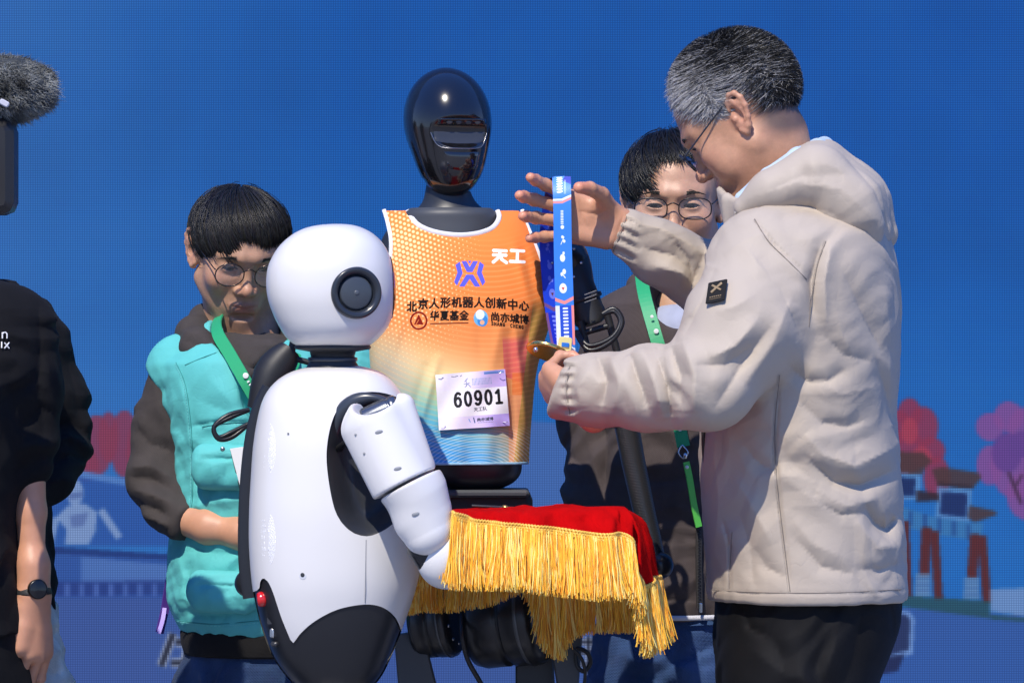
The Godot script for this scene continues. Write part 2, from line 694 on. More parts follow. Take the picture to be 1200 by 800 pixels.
func mat(c: Color, rough := 0.6, metal := 0.0) -> StandardMaterial3D:
	var m := StandardMaterial3D.new()
	m.albedo_color = c.linear_to_srgb()
	m.roughness = rough
	m.metallic = metal
	return m

func vmat(rough := 0.6) -> StandardMaterial3D:
	var m := StandardMaterial3D.new()
	m.vertex_color_use_as_albedo = true
	m.roughness = rough
	return m

func noise_tex(seed_: int, freq: float, size := 256, normal := false, bump := 4.0, lo := 0.0, hi := 1.0, type := FastNoiseLite.TYPE_SIMPLEX_SMOOTH) -> Texture2D:
	var nz := FastNoiseLite.new()
	nz.seed = seed_; nz.frequency = freq; nz.noise_type = type; nz.fractal_octaves = 4
	var im := nz.get_seamless_image(size, size)
	if normal:
		im.bump_map_to_normal_map(bump)
	else:
		for y in size:
			for x in size:
				var g := lerpf(lo, hi, im.get_pixel(x, y).r)
				im.set_pixel(x, y, Color(g, g, g))
	return ImageTexture.create_from_image(im)

# woven cloth: fine thread relief + faint tonal mottling
var weave_n: Texture2D
var mottle: Texture2D
var skin_n: Texture2D
func cloth(c: Color, rough := 0.85, bump := 0.5, tile := 60.0, sheen := 0.15, vertex := false) -> StandardMaterial3D:
	var m := mat(c, rough)
	m.normal_enabled = true
	m.normal_texture = weave_n
	m.metallic_specular = 0.3
	m.normal_scale = bump
	m.uv1_triplanar = true; m.uv1_scale = Vector3.ONE * tile
	m.uv2_triplanar = true; m.uv2_scale = Vector3.ONE * 5.0
	m.detail_enabled = true; m.detail_albedo = mottle; m.detail_blend_mode = BaseMaterial3D.BLEND_MODE_MUL
	m.detail_uv_layer = BaseMaterial3D.DETAIL_UV_2
	if sheen > 0.0:
		m.rim_enabled = true; m.rim = sheen; m.rim_tint = 0.6
	m.vertex_color_use_as_albedo = vertex
	return m

# thin cloth: sparse sharp crease lines and a little wear
var crease_n: Texture2D
func nylon(c: Color, rough: float, strength := 0.55) -> StandardMaterial3D:
	var m := cloth(c, rough, strength, 4.2, 0.12)
	m.normal_texture = crease_n
	m.detail_enabled = false
	return m

# front-most point of a mesh under each small square of the picture plane
func front_map(m: M) -> Dictionary:
	var o := {}
	for k in m.v.size():
		var q := Vector2i((to_px(m.v[k]) / 4.0).floor())
		if not o.has(q) or o[q][0].z < m.v[k].z: o[q] = [m.v[k], m.n[k]]
	return o

func lay(fm: Dictionary, px: float, py: float, off: float) -> Vector3:
	var c := Vector2i((Vector2(px, py) / 4.0).floor())
	var z := -9.0
	var wsum := 0.0; var sum := 0.0
	for dx in [-1, 0, 1]:
		for dy in [-1, 0, 1]:
			var e = fm.get(c + Vector2i(dx, dy))
			if e == null: continue
			var w := 1.0 / (1.0 + to_px(e[0]).distance_squared_to(Vector2(px, py)))
			sum += (e[0].z + off) * w; wsum += w
			z = maxf(z, e[0].z)
	if wsum == 0.0: return Vector3.INF
	return P(px, py, maxf(sum / wsum, z - 0.012))

# a seam: a pressed line and a row of stitches beside it
func stitches(root: Node3D, fm: Dictionary, flat: Array, line: Material, thread: Material, side := 2.2, r := 0.0007) -> void:
	var pts := []
	for q in curve2(flat, 12, false):
		var p := lay(fm, q.x, q.y, 0.0004)
		if p != Vector3.INF: pts.append(p)
	if pts.size() < 3: return
	for pass_ in 2:
		var sm := PackedVector3Array()
		for k in pts.size(): sm.append((pts[maxi(k - 1, 0)] + pts[k] * 2.0 + pts[mini(k + 1, pts.size() - 1)]) / 4.0)
		for k in pts.size(): pts[k] = sm[k]
	part("seam", M.new().tube(PackedVector3Array(pts), PackedFloat32Array([r]), 6), line, root)
	var m := M.new()
	for k in pts.size() - 1:
		var a: Vector3 = pts[k]; var b: Vector3 = pts[k + 1]
		var nn := (b - a).normalized().cross(Vector3.BACK) * side * U(a.z)
		var cnt := maxi(1, int(a.distance_to(b) / 0.0042))
		for e in cnt:
			var p0 := a.lerp(b, (e + 0.15) / cnt) + nn; var p1 := a.lerp(b, (e + 0.8) / cnt) + nn
			m.tube(PackedVector3Array([p0, p1]), PackedFloat32Array([0.00042]), 4)
	stuff(part("stitching", m, thread, root))

func make_textures() -> void:
	var na := FastNoiseLite.new(); na.seed = 31; na.frequency = 0.011; na.fractal_octaves = 2
	na.domain_warp_enabled = true; na.domain_warp_amplitude = 24.0; na.domain_warp_frequency = 0.01
	var nb := FastNoiseLite.new(); nb.seed = 32; nb.frequency = 0.006
	var ia := na.get_seamless_image(512, 512); var ib := nb.get_seamless_image(512, 512)
	var ic := Image.create(512, 512, false, Image.FORMAT_RGB8)
	for y in 512:
		for x in 512:
			var h := absf(ia.get_pixel(x, y).r - 0.5) * 2.0
			var h2 := absf(ia.get_pixel((x * 2 + 90) % 512, (y * 2 + 40) % 512).r - 0.5) * 2.0
			var msk := smoothstep(0.42, 0.66, ib.get_pixel(x, y).r)
			var g := 0.55 + 0.30 * (1.0 - exp(-h / 0.10)) * msk + 0.12 * (1.0 - exp(-h2 / 0.12)) * (1.0 - msk)
			ic.set_pixel(x, y, Color(g, g, g))
	ic.bump_map_to_normal_map(5.0)
	crease_n = ImageTexture.create_from_image(ic)
	var im := Image.create(64, 64, false, Image.FORMAT_RGB8)
	for y in 64:
		for x in 64:
			var a := 0.5 + 0.5 * sin(TAU * x / 8.0); var b := 0.5 + 0.5 * sin(TAU * y / 8.0)
			var over := ((x / 8 + y / 8) % 2) == 0
			var g := a if over else b
			im.set_pixel(x, y, Color(g, g, g))
	im.bump_map_to_normal_map(3.0)
	weave_n = ImageTexture.create_from_image(im)
	mottle = noise_tex(11, 0.02, 256, false, 0.0, 0.86, 1.0)
	skin_n = noise_tex(5, 0.12, 256, true, 3.0)
# ---------------------------------------------------------------- setting
func stage_floor() -> void:
	var g := mat(Color(0.27, 0.27, 0.275), 0.9)
	g.albedo_texture = mottle; g.uv1_triplanar = true; g.uv1_world_triplanar = true; g.uv1_scale = Vector3.ONE * 0.7
	g.normal_enabled = true; g.normal_texture = skin_n; g.normal_scale = 0.4
	var m := M.new()
	for q in [Vector3(-250, 0, -250), Vector3(250, 0, -250), Vector3(250, 0, 250), Vector3(-250, 0, 250)]: m.vert(q, Vector3.UP)
	m.quad(0, 1, 2, 3)
	var o := MeshInstance3D.new()
	o.name = "ground"; o.mesh = m.mesh(); o.material_override = g
	add_child(o); o.set_meta("kind", "structure"); o.set_meta("label", "grey carpeted stage floor in front of the LED wall")

# ---- LED wall: 512 x 341 diodes carry the picture
const LW := 512
const LH := 341
const LPX := 2.75
var led: PackedByteArray
func lcol(x: int, y: int, c: Color, a := 0.82) -> void:
	var k := (y * LW + x) * 3
	led[k] = int(lerpf(led[k], c.r8, a)); led[k + 1] = int(lerpf(led[k + 1], c.g8, a)); led[k + 2] = int(lerpf(led[k + 2], c.b8, a))
func lpoly(pts: Array, c: Color, a := 0.90) -> void:
	var pg := PackedVector2Array()
	var l := Vector2(1e9, 1e9); var h := -l
	for k in range(0, pts.size(), 2):
		var q := Vector2((pts[k] + 104.0) / LPX, (pts[k + 1] + 69.0) / LPX)
		pg.append(q); l = l.min(q); h = h.max(q)
	for y in range(maxi(int(l.y), 0), mini(int(h.y) + 1, LH)):
		for x in range(maxi(int(l.x), 0), mini(int(h.x) + 1, LW)):
			var hit := 0
			for q in 9:
				if Geometry2D.is_point_in_polygon(Vector2(x + (q % 3) / 3.0 + 0.17, y + (q / 3) / 3.0 + 0.17), pg): hit += 1
			if hit: lcol(x, y, c, a * hit / 9.0)
func lblob(list: Array, c: Color, a := 0.90) -> void:
	for b in list:
		var pg := []
		for s in 14: pg.append_array([b[0] + cos(TAU * s / 14) * b[2], b[1] + sin(TAU * s / 14) * (b[3] if b.size() > 3 else b[2])])
		lpoly(pg, c, a)
func lline(x0: float, y0: float, x1: float, y1: float, w: float, c: Color, a := 0.90) -> void:
	var nn := Vector2(y0 - y1, x1 - x0).normalized() * w * 0.5
	lpoly([x0 + nn.x, y0 + nn.y, x1 + nn.x, y1 + nn.y, x1 - nn.x, y1 - nn.y, x0 - nn.x, y0 - nn.y], c, a)
func C8(r: int, g: int, b: int) -> Color: return Color8(r, g, b)

func led_wall() -> void:
	led.resize(LW * LH * 3)
	var nz := FastNoiseLite.new(); nz.seed = 4; nz.frequency = 0.011
	for y in LH:
		for x in LW:
			var px := x * LPX - 104.0; var py := y * LPX - 69.0
			var t := clampf(py / 800.0, 0.0, 1.0)
			var side := clampf(1.0 - px / 420.0, 0.0, 1.0)
			var c := C8(18, 94, 184).lerp(C8(34, 116, 204), smoothstep(0.1, 0.75, t))
			c = c.lerp(C8(84, 134, 204), side * 0.45)
			c = c.lerp(C8(14, 86, 178), clampf((px - 800.0) / 400.0, 0.0, 1.0) * 0.5 * (1.0 - t))
			lcol(x, y, c.lightened(0.03 * nz.get_noise_2d(x, y)) if nz.get_noise_2d(x, y) > 0 else c.darkened(-0.06 * nz.get_noise_2d(x, y)), 1.0)
	# lower ground of the picture
	lpoly([-104, 700, 205, 690, 640, 700, 1060, 712, 1304, 728, 1304, 869, -104, 869], C8(66, 92, 164))
	lpoly([1040, 712, 1304, 728, 1304, 869, 1000, 869], C8(52, 98, 178))
	lpoly([590, 490, 700, 500, 700, 700, 590, 700], C8(74, 112, 186))
	# red shrubs and a blue hall on the left
	lblob([[113, 522, 20, 36], [127, 512, 12, 30], [146, 520, 18, 40], [170, 530, 22, 46], [100, 545, 16, 20]], C8(142, 62, 92))
	lpoly([-104, 540, 75, 548, 210, 574, 210, 640, -104, 640], C8(46, 92, 176))
	lpoly([60, 545, 210, 572, 210, 580, 60, 553], C8(92, 140, 212))
	lpoly([-104, 640, 205, 650, 205, 700, -104, 700], C8(50, 88, 168))
	lpoly([95, 652, 205, 662, 205, 684, 95, 684], C8(84, 124, 196))
	lpoly([60, 640, 210, 650, 210, 656, 60, 648], C8(30, 58, 128))
	lpoly([-104, 682, 205, 680, 205, 696, -104, 700], C8(40, 66, 142))
	for k in 16: lpoly([-60 + k * 17, 684, -54 + k * 17, 684, -54 + k * 17, 698, -60 + k * 17, 698], C8(78, 110, 190))
	# pale walking figure in the picture
	var pale := C8(140, 168, 216)
	lblob([[88, 577, 10, 16]], pale)
	lpoly([66, 606, 80, 592, 100, 590, 114, 600, 112, 622, 104, 638, 76, 638, 78, 620], pale)
	lline(118, 597, 140, 630, 9, pale); lline(66, 606, 58, 640, 8, pale)
	lpoly([82, 604, 104, 600, 98, 616, 84, 618], C8(96, 122, 182)); lpoly([80, 578, 97, 576, 96, 583, 81, 585], C8(92, 118, 180))
	# big characters low on the left, half hidden
	for pass_ in 2:
		var w := 11.0 if pass_ == 0 else 6.0
		var c := C8(180, 190, 214) if pass_ == 0 else C8(22, 26, 44)
		lline(203, 742, 189, 780, w, c); lline(206, 752, 250, 752, w, c); lline(200, 776, 250, 776, w, c)
		lline(222, 752, 216, 776, w, c)
		for q in [[672, 752, 706, 752], [668, 764, 712, 764], [690, 745, 690, 790], [676, 778, 706, 778]]: lline(q[0], q[1], q[2], q[3], w * 0.7, c)
	# gate, trees and a small car on the right
	lblob([[1050, 500, 20], [1066, 484, 14, 18], [1082, 500, 18, 24], [1060, 530, 26], [1092, 528, 16], [1098, 560, 16, 26]], C8(150, 56, 88))
	lblob([[1066, 505, 10, 16], [1080, 535, 12]], C8(176, 66, 92))
	lblob([[1160, 500, 17], [1182, 488, 18], [1205, 500, 24], [1160, 545, 16, 24], [1190, 545, 30, 40], [1205, 580, 26, 30], [1240, 530, 40, 60]], C8(140, 84, 160))
	lblob([[1180, 530, 18, 24], [1200, 520, 18, 16]], C8(104, 70, 152))
	lline(1182, 553, 1197, 590, 4, C8(70, 44, 74)); lline(1190, 570, 1198, 556, 3, C8(70, 44, 74))
	var brown := C8(80, 58, 60); var deep := C8(52, 38, 48); var post := C8(72, 40, 50)
	lpoly([1030, 528, 1082, 530, 1092, 540, 1084, 548, 1080, 556, 1030, 552], brown)
	lpoly([1030, 552, 1080, 556, 1078, 586, 1030, 584], C8(96, 150, 212)); lpoly([1030, 558, 1073, 560, 1072, 581, 1030, 580], C8(22, 40, 96))
	lpoly([1092, 550, 1104, 547, 1148, 554, 1150, 560, 1140, 572, 1099, 568], brown); lpoly([1099, 565, 1140, 569, 1140, 573, 1099, 569], deep)
	lpoly([1099, 570, 1139, 573, 1136, 612, 1096, 607], C8(96, 150, 212)); lpoly([1104, 576, 1134, 578, 1132, 606, 1101, 602], C8(22, 42, 100))
	lpoly([1074, 574, 1100, 578, 1101, 586, 1074, 588], deep)
	lpoly([1136, 592, 1164, 598, 1170, 602, 1142, 612, 1134, 606], brown)
	lpoly([1040, 588, 1096, 606, 1138, 612, 1152, 612, 1150, 634, 1096, 626, 1040, 612], C8(62, 128, 190)); 
	for k in 6: lline(1050 + k * 17, 594 + k * 4, 1050 + k * 17, 612 + k * 4, 5, C8(40, 88, 158))
	lpoly([1082, 618, 1091, 618, 1088, 676, 1079, 676], post); lpoly([1092, 622, 1099, 622, 1104, 700, 1097, 700], post)
	lpoly([1138, 626, 1147, 626, 1144, 676, 1135, 676], post); lpoly([1148, 628, 1154, 628, 1161, 706, 1153, 706], post); lpoly([1056, 610, 1064, 610, 1068, 698, 1060, 698], post)
	for q in [[1086, 618, 1083, 676, 12], [1095, 622, 1100, 702, 10], [1143, 626, 1139, 676, 12], [1151, 628, 1157, 707, 10], [1060, 610, 1064, 698, 10]]: lline(q[0], q[1], q[2], q[3], q[4], C8(96, 42, 46), 0.95)
	for q in [[1073, 672], [1130, 676]]:
		lpoly([q[0], q[1], q[0] + 17, q[1], q[0] + 18, q[1] + 26, q[0] - 1, q[1] + 26], C8(104, 146, 196))
		for r in 3: lline(q[0], q[1] + 6 + r * 7, q[0] + 17, q[1] + 6 + r * 7, 2, C8(74, 116, 180))
	lpoly([1160, 690, 1304, 684, 1304, 735, 1160, 716], C8(120, 156, 210))
	lpoly([1040, 696, 1160, 704, 1160, 724, 1040, 708], C8(40, 84, 100)); lpoly([1160, 720, 1304, 732, 1304, 736, 1160, 725], C8(40, 84, 100))
	lpoly([1030, 712, 1066, 716, 1072, 724, 1070, 766, 1030, 776], C8(120, 160, 222)); lpoly([1030, 717, 1062, 720, 1067, 726, 1065, 761, 1030, 770], C8(32, 46, 92)); lpoly([1030, 770, 1060, 766, 1052, 786, 1030, 790], C8(30, 40, 84))
	# the picture is soft: mix every diode a little with its neighbours
	var soft := led.duplicate()
	for y in range(1, LH - 1):
		for x in range(1, LW - 1):
			for ch in 3:
				var k := (y * LW + x) * 3 + ch
				soft[k] = (led[k] * 4 + led[k - 3] + led[k + 3] + led[k - LW * 3] + led[k + LW * 3]) / 8
	led = soft
	# every diode is a lit square on a black board
	var im := Image.create(LW * 4, LH * 4, false, Image.FORMAT_RGB8)
	im.fill(C8(4, 7, 18))
	for y in LH:
		for x in LW:
			var k := (y * LW + x) * 3
			im.fill_rect(Rect2i(x * 4, y * 4, 4, 4), Color8(int(led[k] * 0.76), int(led[k + 1] * 0.76), int(led[k + 2] * 0.79)))
			im.fill_rect(Rect2i(x * 4, y * 4, 3, 3), Color8(led[k], led[k + 1], led[k + 2]))
	var board := mat(Color(0.008, 0.009, 0.012), 0.9)
	board.emission_enabled = true
	board.emission = Color.BLACK
	board.emission_texture = ImageTexture.create_from_image(im)
	board.emission_energy_multiplier = 0.82
	board.metallic_specular = 0.1
	board.texture_filter = BaseMaterial3D.TEXTURE_FILTER_LINEAR_WITH_MIPMAPS
	var z := -1.2
	var root := thing("led_wall", "huge lit LED wall showing a blue sky with shrubs and a gate", "screen", Vector3(0, 0, z))
	var a := P(-104, -69, z); var b := P(-104 + LW * LPX, -69 + LH * LPX, z)
	var m := M.new()
	m.vert(Vector3(a.x, a.y, z), Vector3.BACK, Vector2(0, 0)); m.vert(Vector3(b.x, a.y, z), Vector3.BACK, Vector2(1, 0))
	m.vert(Vector3(b.x, b.y, z), Vector3.BACK, Vector2(1, 1)); m.vert(Vector3(a.x, b.y, z), Vector3.BACK, Vector2(0, 1))
	m.quad(0, 1, 2, 3)
	part("picture_face", m, board, root)
	# the wall goes on beyond the frame: plain blue and plain ground colour, same diode pitch
	var pitch := LPX * U(z)
	for q in [[-3.2, a.x, 0.08, 3.4, C8(56, 112, 198)], [b.x, 3.2, 0.08, 3.4, C8(44, 106, 196)], [a.x, b.x, a.y, 3.4, C8(32, 92, 184)], [a.x, b.x, 0.08, b.y, C8(60, 94, 168)]]:
		var t := Image.create(8, 8, false, Image.FORMAT_RGB8)
		t.fill((q[4] as Color).darkened(0.3))
		for k in 4: t.fill_rect(Rect2i((k % 2) * 4, (k / 2) * 4, 3, 3), q[4])
		var bm := board.duplicate() as StandardMaterial3D
		bm.emission_texture = ImageTexture.create_from_image(t)
		var w: float = (q[1] - q[0]) / pitch / 2.0; var h: float = (q[3] - q[2]) / pitch / 2.0
		var mm := M.new()
		mm.vert(Vector3(q[0], q[3], z), Vector3.BACK, Vector2(0, 0)); mm.vert(Vector3(q[1], q[3], z), Vector3.BACK, Vector2(w, 0))
		mm.vert(Vector3(q[1], q[2], z), Vector3.BACK, Vector2(w, h)); mm.vert(Vector3(q[0], q[2], z), Vector3.BACK, Vector2(0, h))
		mm.quad(0, 1, 2, 3)
		part("diode_face", mm, bm, root)
	var case := M.new().box(Transform3D(Basis(), Vector3(0, 1.73, z - 0.06)), Vector3(6.46, 3.46, 0.11), 0.01)
	part("cabinet", case, mat(Color(0.02, 0.02, 0.022), 0.6), root)
# ---------------------------------------------------------------- white robot
# sections [y px, left px, right px, half depth px] at depth z -> rings
func px_loft(secs: Array, z: float, seg := 96, power := 2.25, per := 6) -> M:
	var u := U(z)
	var pts := []; var dep := []
	for s in secs:
		pts.append(Vector3(s[1], s[0], s[2])); dep.append(Vector3(s[3], s[4] if s.size() > 4 else 0.0, 0))
	var cp := curve(pts, per); var cd := curve(dep, per)
	var rings := []
	for k in range(cp.size() - 1, -1, -1):
		var q := cp[k]
		var c := P((q.x + q.z) / 2.0, q.y, z)
		var rx := maxf((q.z - q.x) / 2.0, 0.3) * u; var rz := maxf(cd[k].x, 0.3) * u
		var r := PackedVector3Array()
		for s in seg:
			var a := TAU * s / seg
			var ca := cos(a); var sa := sin(a)
			r.append(c + Vector3(signf(ca) * pow(absf(ca), 2.0 / power) * rx, 0, signf(sa) * pow(absf(sa), 2.0 / power) * rz + cd[k].y * u))
		rings.append(r)
	return M.new().loft(rings)

func gloss(c: Color, rough: float, coat := 0.0) -> StandardMaterial3D:
	var m := mat(c, rough)
	if coat > 0.0:
		m.clearcoat_enabled = true; m.clearcoat = coat; m.clearcoat_roughness = 0.04
	return m

# pushes a mesh outwards along its normals
func grown(m: M, by: float) -> M:
	for k in m.v.size(): m.v[k] += m.n[k] * by
	return m

func screw(parent: Node3D, at: Vector3, nrm: Vector3, r: float, dark: Material, pale: Material) -> void:
	var b := Basis(Quaternion(Vector3.UP, nrm.normalized()))
	var o := part("screw_hole", M.new().lathe(PackedVector2Array([Vector2(r * 0.2, 0.0006), Vector2(r, 0.0009), Vector2(r * 1.15, 0.0002)]), Transform3D(b, at), 16), pale, parent)
	part("screw", M.new().lathe(PackedVector2Array([Vector2(r * 0.62, 0.0008), Vector2(r * 0.6, 0.0014), Vector2(r * 0.3, 0.0014)]), Transform3D(b, at + b * Vector3(0, 0, -r * 0.2)), 12), dark, o)

func white_robot() -> void:
	var z := 0.3
	var u := U(z)
	var shell := gloss(Color(0.69, 0.672, 0.645), 0.34, 0.2)
	var black := gloss(Color(0.012, 0.013, 0.016), 0.34)
	var matte := mat(Color(0.02, 0.022, 0.026), 0.5)
	var slate := gloss(Color(0.035, 0.042, 0.055), 0.3)
	var root := thing("service_robot", "round headed white and black robot carrying the red cloth", "robot", P(400, 800, z) * Vector3(1, 0, 1) + Vector3(0, 0, 0))
	# torso: an egg standing on its point, black belly and rump
	var m := px_loft([[428, 372, 418, 16], [431, 356, 432, 34], [437, 338, 448, 52], [448, 322, 461, 66], [464, 310, 472, 78], [485, 303, 481, 88], [520, 297, 490, 96], [560, 294, 496, 100], [600, 292, 498, 102], [640, 292, 497, 101], [680, 295, 490, 98], [710, 300, 481, 92], [740, 308, 470, 84], [770, 320, 458, 72], [795, 338, 445, 58], [815, 360, 425, 38], [824, 376, 410, 20]], z)
	var belly := curve2([343, 754, 352, 742, 368, 728, 392, 715, 416, 709, 436, 708, 452, 713, 464, 724, 471, 740, 480, 760, 460, 850, 340, 850, 318, 800, 330, 760], 5)
	var rump := curve2([303, 690, 305, 680, 309, 677, 314, 681, 320, 694, 330, 724, 342, 753, 346, 762, 350, 800, 330, 840, 290, 800, 284, 740, 290, 700], 5)
	var pit := curve2([383, 545, 385, 510, 394, 482, 410, 464, 432, 459, 456, 462, 474, 474, 490, 520, 482, 590, 462, 612, 446, 623, 428, 628, 408, 620, 392, 596], 6)
	var hole := func(p: Vector3) -> float:
		if p.z < z: return 60.0
		var q := to_px(p)
		return minf(sdpoly(q, belly), minf(sdpoly(q, rump), sdpoly(q, pit)))
	var both := m.clip(hole)
	part("torso_shell", both[1], shell, root)
	var inner: M = both[0]
	var cores := inner.clip(func(p: Vector3) -> float: return sdpoly(to_px(p), pit))
	grown(cores[1], -0.0025)
	var lows: Array = (cores[1] as M).clip(func(p: Vector3) -> float: return sdpoly(to_px(p), rump) if p.z > z else 60.0)
	part("belly_shell", (lows[1] as M).largest(), black, root)
	part("connector_channel", (lows[0] as M).largest(), black, root)
	# shoulder pit: sunken dish with a raised ring
	var dish: M = cores[0]
	for k in dish.v.size():
		var q := sdpoly(to_px(dish.v[k]), pit)
		dish.v[k].z -= 0.055 * smoothstep(0.0, 26.0, -q) + 0.003
	dish.smooth()
	for k in dish.n.size():
		if dish.n[k].z < 0.0: dish.n[k] = -dish.n[k]
	part("shoulder_pit", dish, matte, root)
	var ringp := []
	var ringr := PackedFloat32Array()
	for s in 25:
		var a := lerpf(PI * 1.02, PI * 2.02, s / 24.0)
		ringp.append(P(434 + cos(a) * 42, 510 + sin(a) * 44, 0.395 + 0.014 * sin(PI * s / 24.0)))
		ringr.append(9.5 * u * (0.35 + 0.65 * sqrt(sin(PI * clampf(s / 24.0, 0.02, 0.98)))))
	part("shoulder_ring", M.new().tube(curve(ringp, 2), ringr, 14), slate, root)
	# seam down the side, back panel edge
	var surf := func(px: float, py: float) -> float:
		var best := z
		for k in range(0, m.v.size(), 1):
			if m.v[k].z > best:
				var q := to_px(m.v[k])
				if absf(q.x - px) < 4.0 and absf(q.y - py) < 4.0: best = m.v[k].z
		return best
	var seam := []
	for k in 5: seam.append(P(429 - k * 0.3, 632 + k * 18.5, surf.call(429.0, 632.0 + k * 18.5) + 0.0004))
	part("seam", M.new().tube(curve(seam, 3), PackedFloat32Array([0.0005]), 5), mat(Color(0.25, 0.26, 0.28), 0.6), root)
	var edge := []
	for q in [[318, 455], [306, 480], [297, 520], [292, 570], [290, 620], [291, 665], [296, 700]]: edge.append(P(q[0] - 1.0, q[1], z - 0.03))
	part("back_panel", M.new().tube(curve(edge, 4), PackedFloat32Array([3.6 * u]), 10, 3.0, Vector3.RIGHT), black, root)
	# two speaker grilles: rings of fine slots
	var front := []
	for k in m.v.size():
		var q := to_px(m.v[k])
		if m.v[k].z > z and q.x < 345.0 and q.y > 460.0 and q.y < 700.0: front.append([q, m.v[k].z, m.n[k]])
	var lift_px := func(at: Vector2) -> Vector3:
		var sum := 0.0; var wsum := 0.0; var nn := Vector3.ZERO
		for f in front:
			var dd := at.distance_squared_to(f[0])
			if dd < 160.0:
				var w := 1.0 / (1.0 + dd)
				sum += f[1] * w; wsum += w; nn += f[2] * w
		return P(at.x, at.y, sum / maxf(wsum, 1e-6)) + nn.normalized() * 0.0002
	for gy in [525.0, 632.0]:
		var g := M.new()
		for ring in 6:
			for side in [-1.0, 1.0]:
				var n := 9 + ring
				for s in n:
					var a0: float = lerpf(-1.15, 1.15, s / float(n)); var a1: float = lerpf(-1.15, 1.15, (s + 0.75) / n)
					var e := Vector2(3.0 + ring * 1.35, 14.0 + ring * 3.6)
					var p0: Vector3 = lift_px.call(Vector2(313.0 + side * cos(a0) * e.x, gy + sin(a0) * e.y))
					var p1: Vector3 = lift_px.call(Vector2(313.0 + side * cos(a1) * e.x, gy + sin(a1) * e.y))
					g.tube(PackedVector3Array([p0, p1]), PackedFloat32Array([0.0009]), 5)
		stuff(part("speaker_grille", g, mat(Color(0.86, 0.86, 0.88), 0.35), root))
	for q in [[355, 674], [338, 508]]:
		screw(root, P(q[0], q[1], surf.call(float(q[0]), float(q[1])) - 0.0004), Vector3(-0.3, 0.05, 1), 4.2 * u if q[1] > 600 else 1.5 * u, matte, mat(Color(0.55, 0.56, 0.58), 0.5))
	# red knob and connectors on the rump channel
	var kz := z + 0.062
	var kb := Transform3D(Basis(Vector3.FORWARD, 1.35), P(320, 699, kz))
	var knob := part("emergency_knob", M.new().lathe(PackedVector2Array([Vector2(0.004, -0.034), Vector2(0.0095, -0.0335), Vector2(0.0115, -0.030), Vector2(0.0115, -0.024), Vector2(0.009, -0.019), Vector2(0.006, -0.018)]), Transform3D(Basis(Vector3.BACK, -1.45), P(328, 699, kz)), 24), gloss(Color(0.55, 0.012, 0.012), 0.2, 0.6), root)
	part("knob_stem", M.new().lathe(PackedVector2Array([Vector2(0.005, -0.02), Vector2(0.005, 0.004)]), Transform3D(Basis(Vector3.BACK, -1.45), P(328, 699, kz)), 16), mat(Color(0.5, 0.52, 0.55), 0.25, 1.0), knob)
	for q in [[317, 712, 4, 7], [319, 726, 5, 6], [321, 741, 3.5, 6], [323, 754, 5, 3]]:
		part("connector", M.new().box(Transform3D(Basis(Vector3.UP, -0.8), P(q[0], q[1], z + 0.062)), Vector3(q[2] * 2 * u, q[3] * 2 * u, 0.012), 0.002), mat(Color(0.05, 0.05, 0.055), 0.3, 0.4) if q[1] != 741 else mat(Color(0.55, 0.55, 0.55), 0.25, 1.0), root)
	# neck
	var nk := Transform3D(Basis(), P(390, 420, z))
	part("neck", M.new().lathe(PackedVector2Array([Vector2(34 * u, -16 * u), Vector2(31 * u, -10 * u), Vector2(25 * u, 0), Vector2(27 * u, 8 * u), Vector2(44 * u, 11 * u), Vector2(45 * u, 14 * u), Vector2(40 * u, 18 * u)]), nk, 48), matte, root)
	part("neck_ring", M.new().lathe(PackedVector2Array([Vector2(25.5 * u, -4 * u), Vector2(29 * u, -3 * u), Vector2(29 * u, 1 * u), Vector2(25.5 * u, 2 * u)]), nk, 40, false), slate, root)
	# head
	var hd := px_loft([[262.5, 388, 402, 8], [264, 372, 415, 26], [268, 356, 427, 40], [276, 341, 440, 54], [290, 326, 452, 66], [310, 315, 460, 74], [330, 312, 463, 76.5], [350, 314, 463, 76], [368, 320, 460, 72], [384, 328, 454, 66], [396, 336, 444, 56], [404, 346, 434, 44], [409, 360, 422, 30], [411, 376, 408, 14]], z, 96, 2.2, 5)
	# the face is a dark pane set in the far right end
	var tilt := Vector3(1.0, 0.02, -0.12).normalized()
	var edge_at := P(458.5, 336, z)
	var hp := hd.clip(func(p: Vector3) -> float: return (p - edge_at).dot(tilt))
	var rim_hole: Array = (hp[0] as M).clip(func(p: Vector3) -> float: return to_px(p).distance_to(Vector2(417, 343)) - 27.0 if p.z > z else 60.0)
	var head := part("head_shell", rim_hole[1], shell, root)
	part("face_pane", grown(hp[1], 0.0012), gloss(Color(0.01, 0.011, 0.014), 0.08), root)
	var hs := []
	for s in 40:
		var a := TAU * s / 40.0
		hs.append(P(446, 336, z) + Vector3(0, cos(a) * 60 * u, sin(a) * 60 * u))
	# ear: a ring and a disc set in the side of the head
	var ez := z + 74.0 * u
	var eb := Basis(Quaternion(Vector3.UP, Vector3(0.30, 0.0, 1.0).normalized()))
	var ex := Transform3D(eb, P(417, 343, ez - 0.010))
	var er := 29.5 * u
	var ear := part("ear_ring", M.new().lathe(PackedVector2Array([Vector2(er * 1.02, -0.012), Vector2(er * 1.03, 0.003), Vector2(er * 0.99, 0.007), Vector2(er * 0.92, 0.0085), Vector2(er * 0.80, 0.007), Vector2(er * 0.74, 0.003), Vector2(er * 0.70, -0.001), Vector2(er * 0.66, -0.002)]), ex, 64, false), gloss(Color(0.022, 0.026, 0.034), 0.26), root)
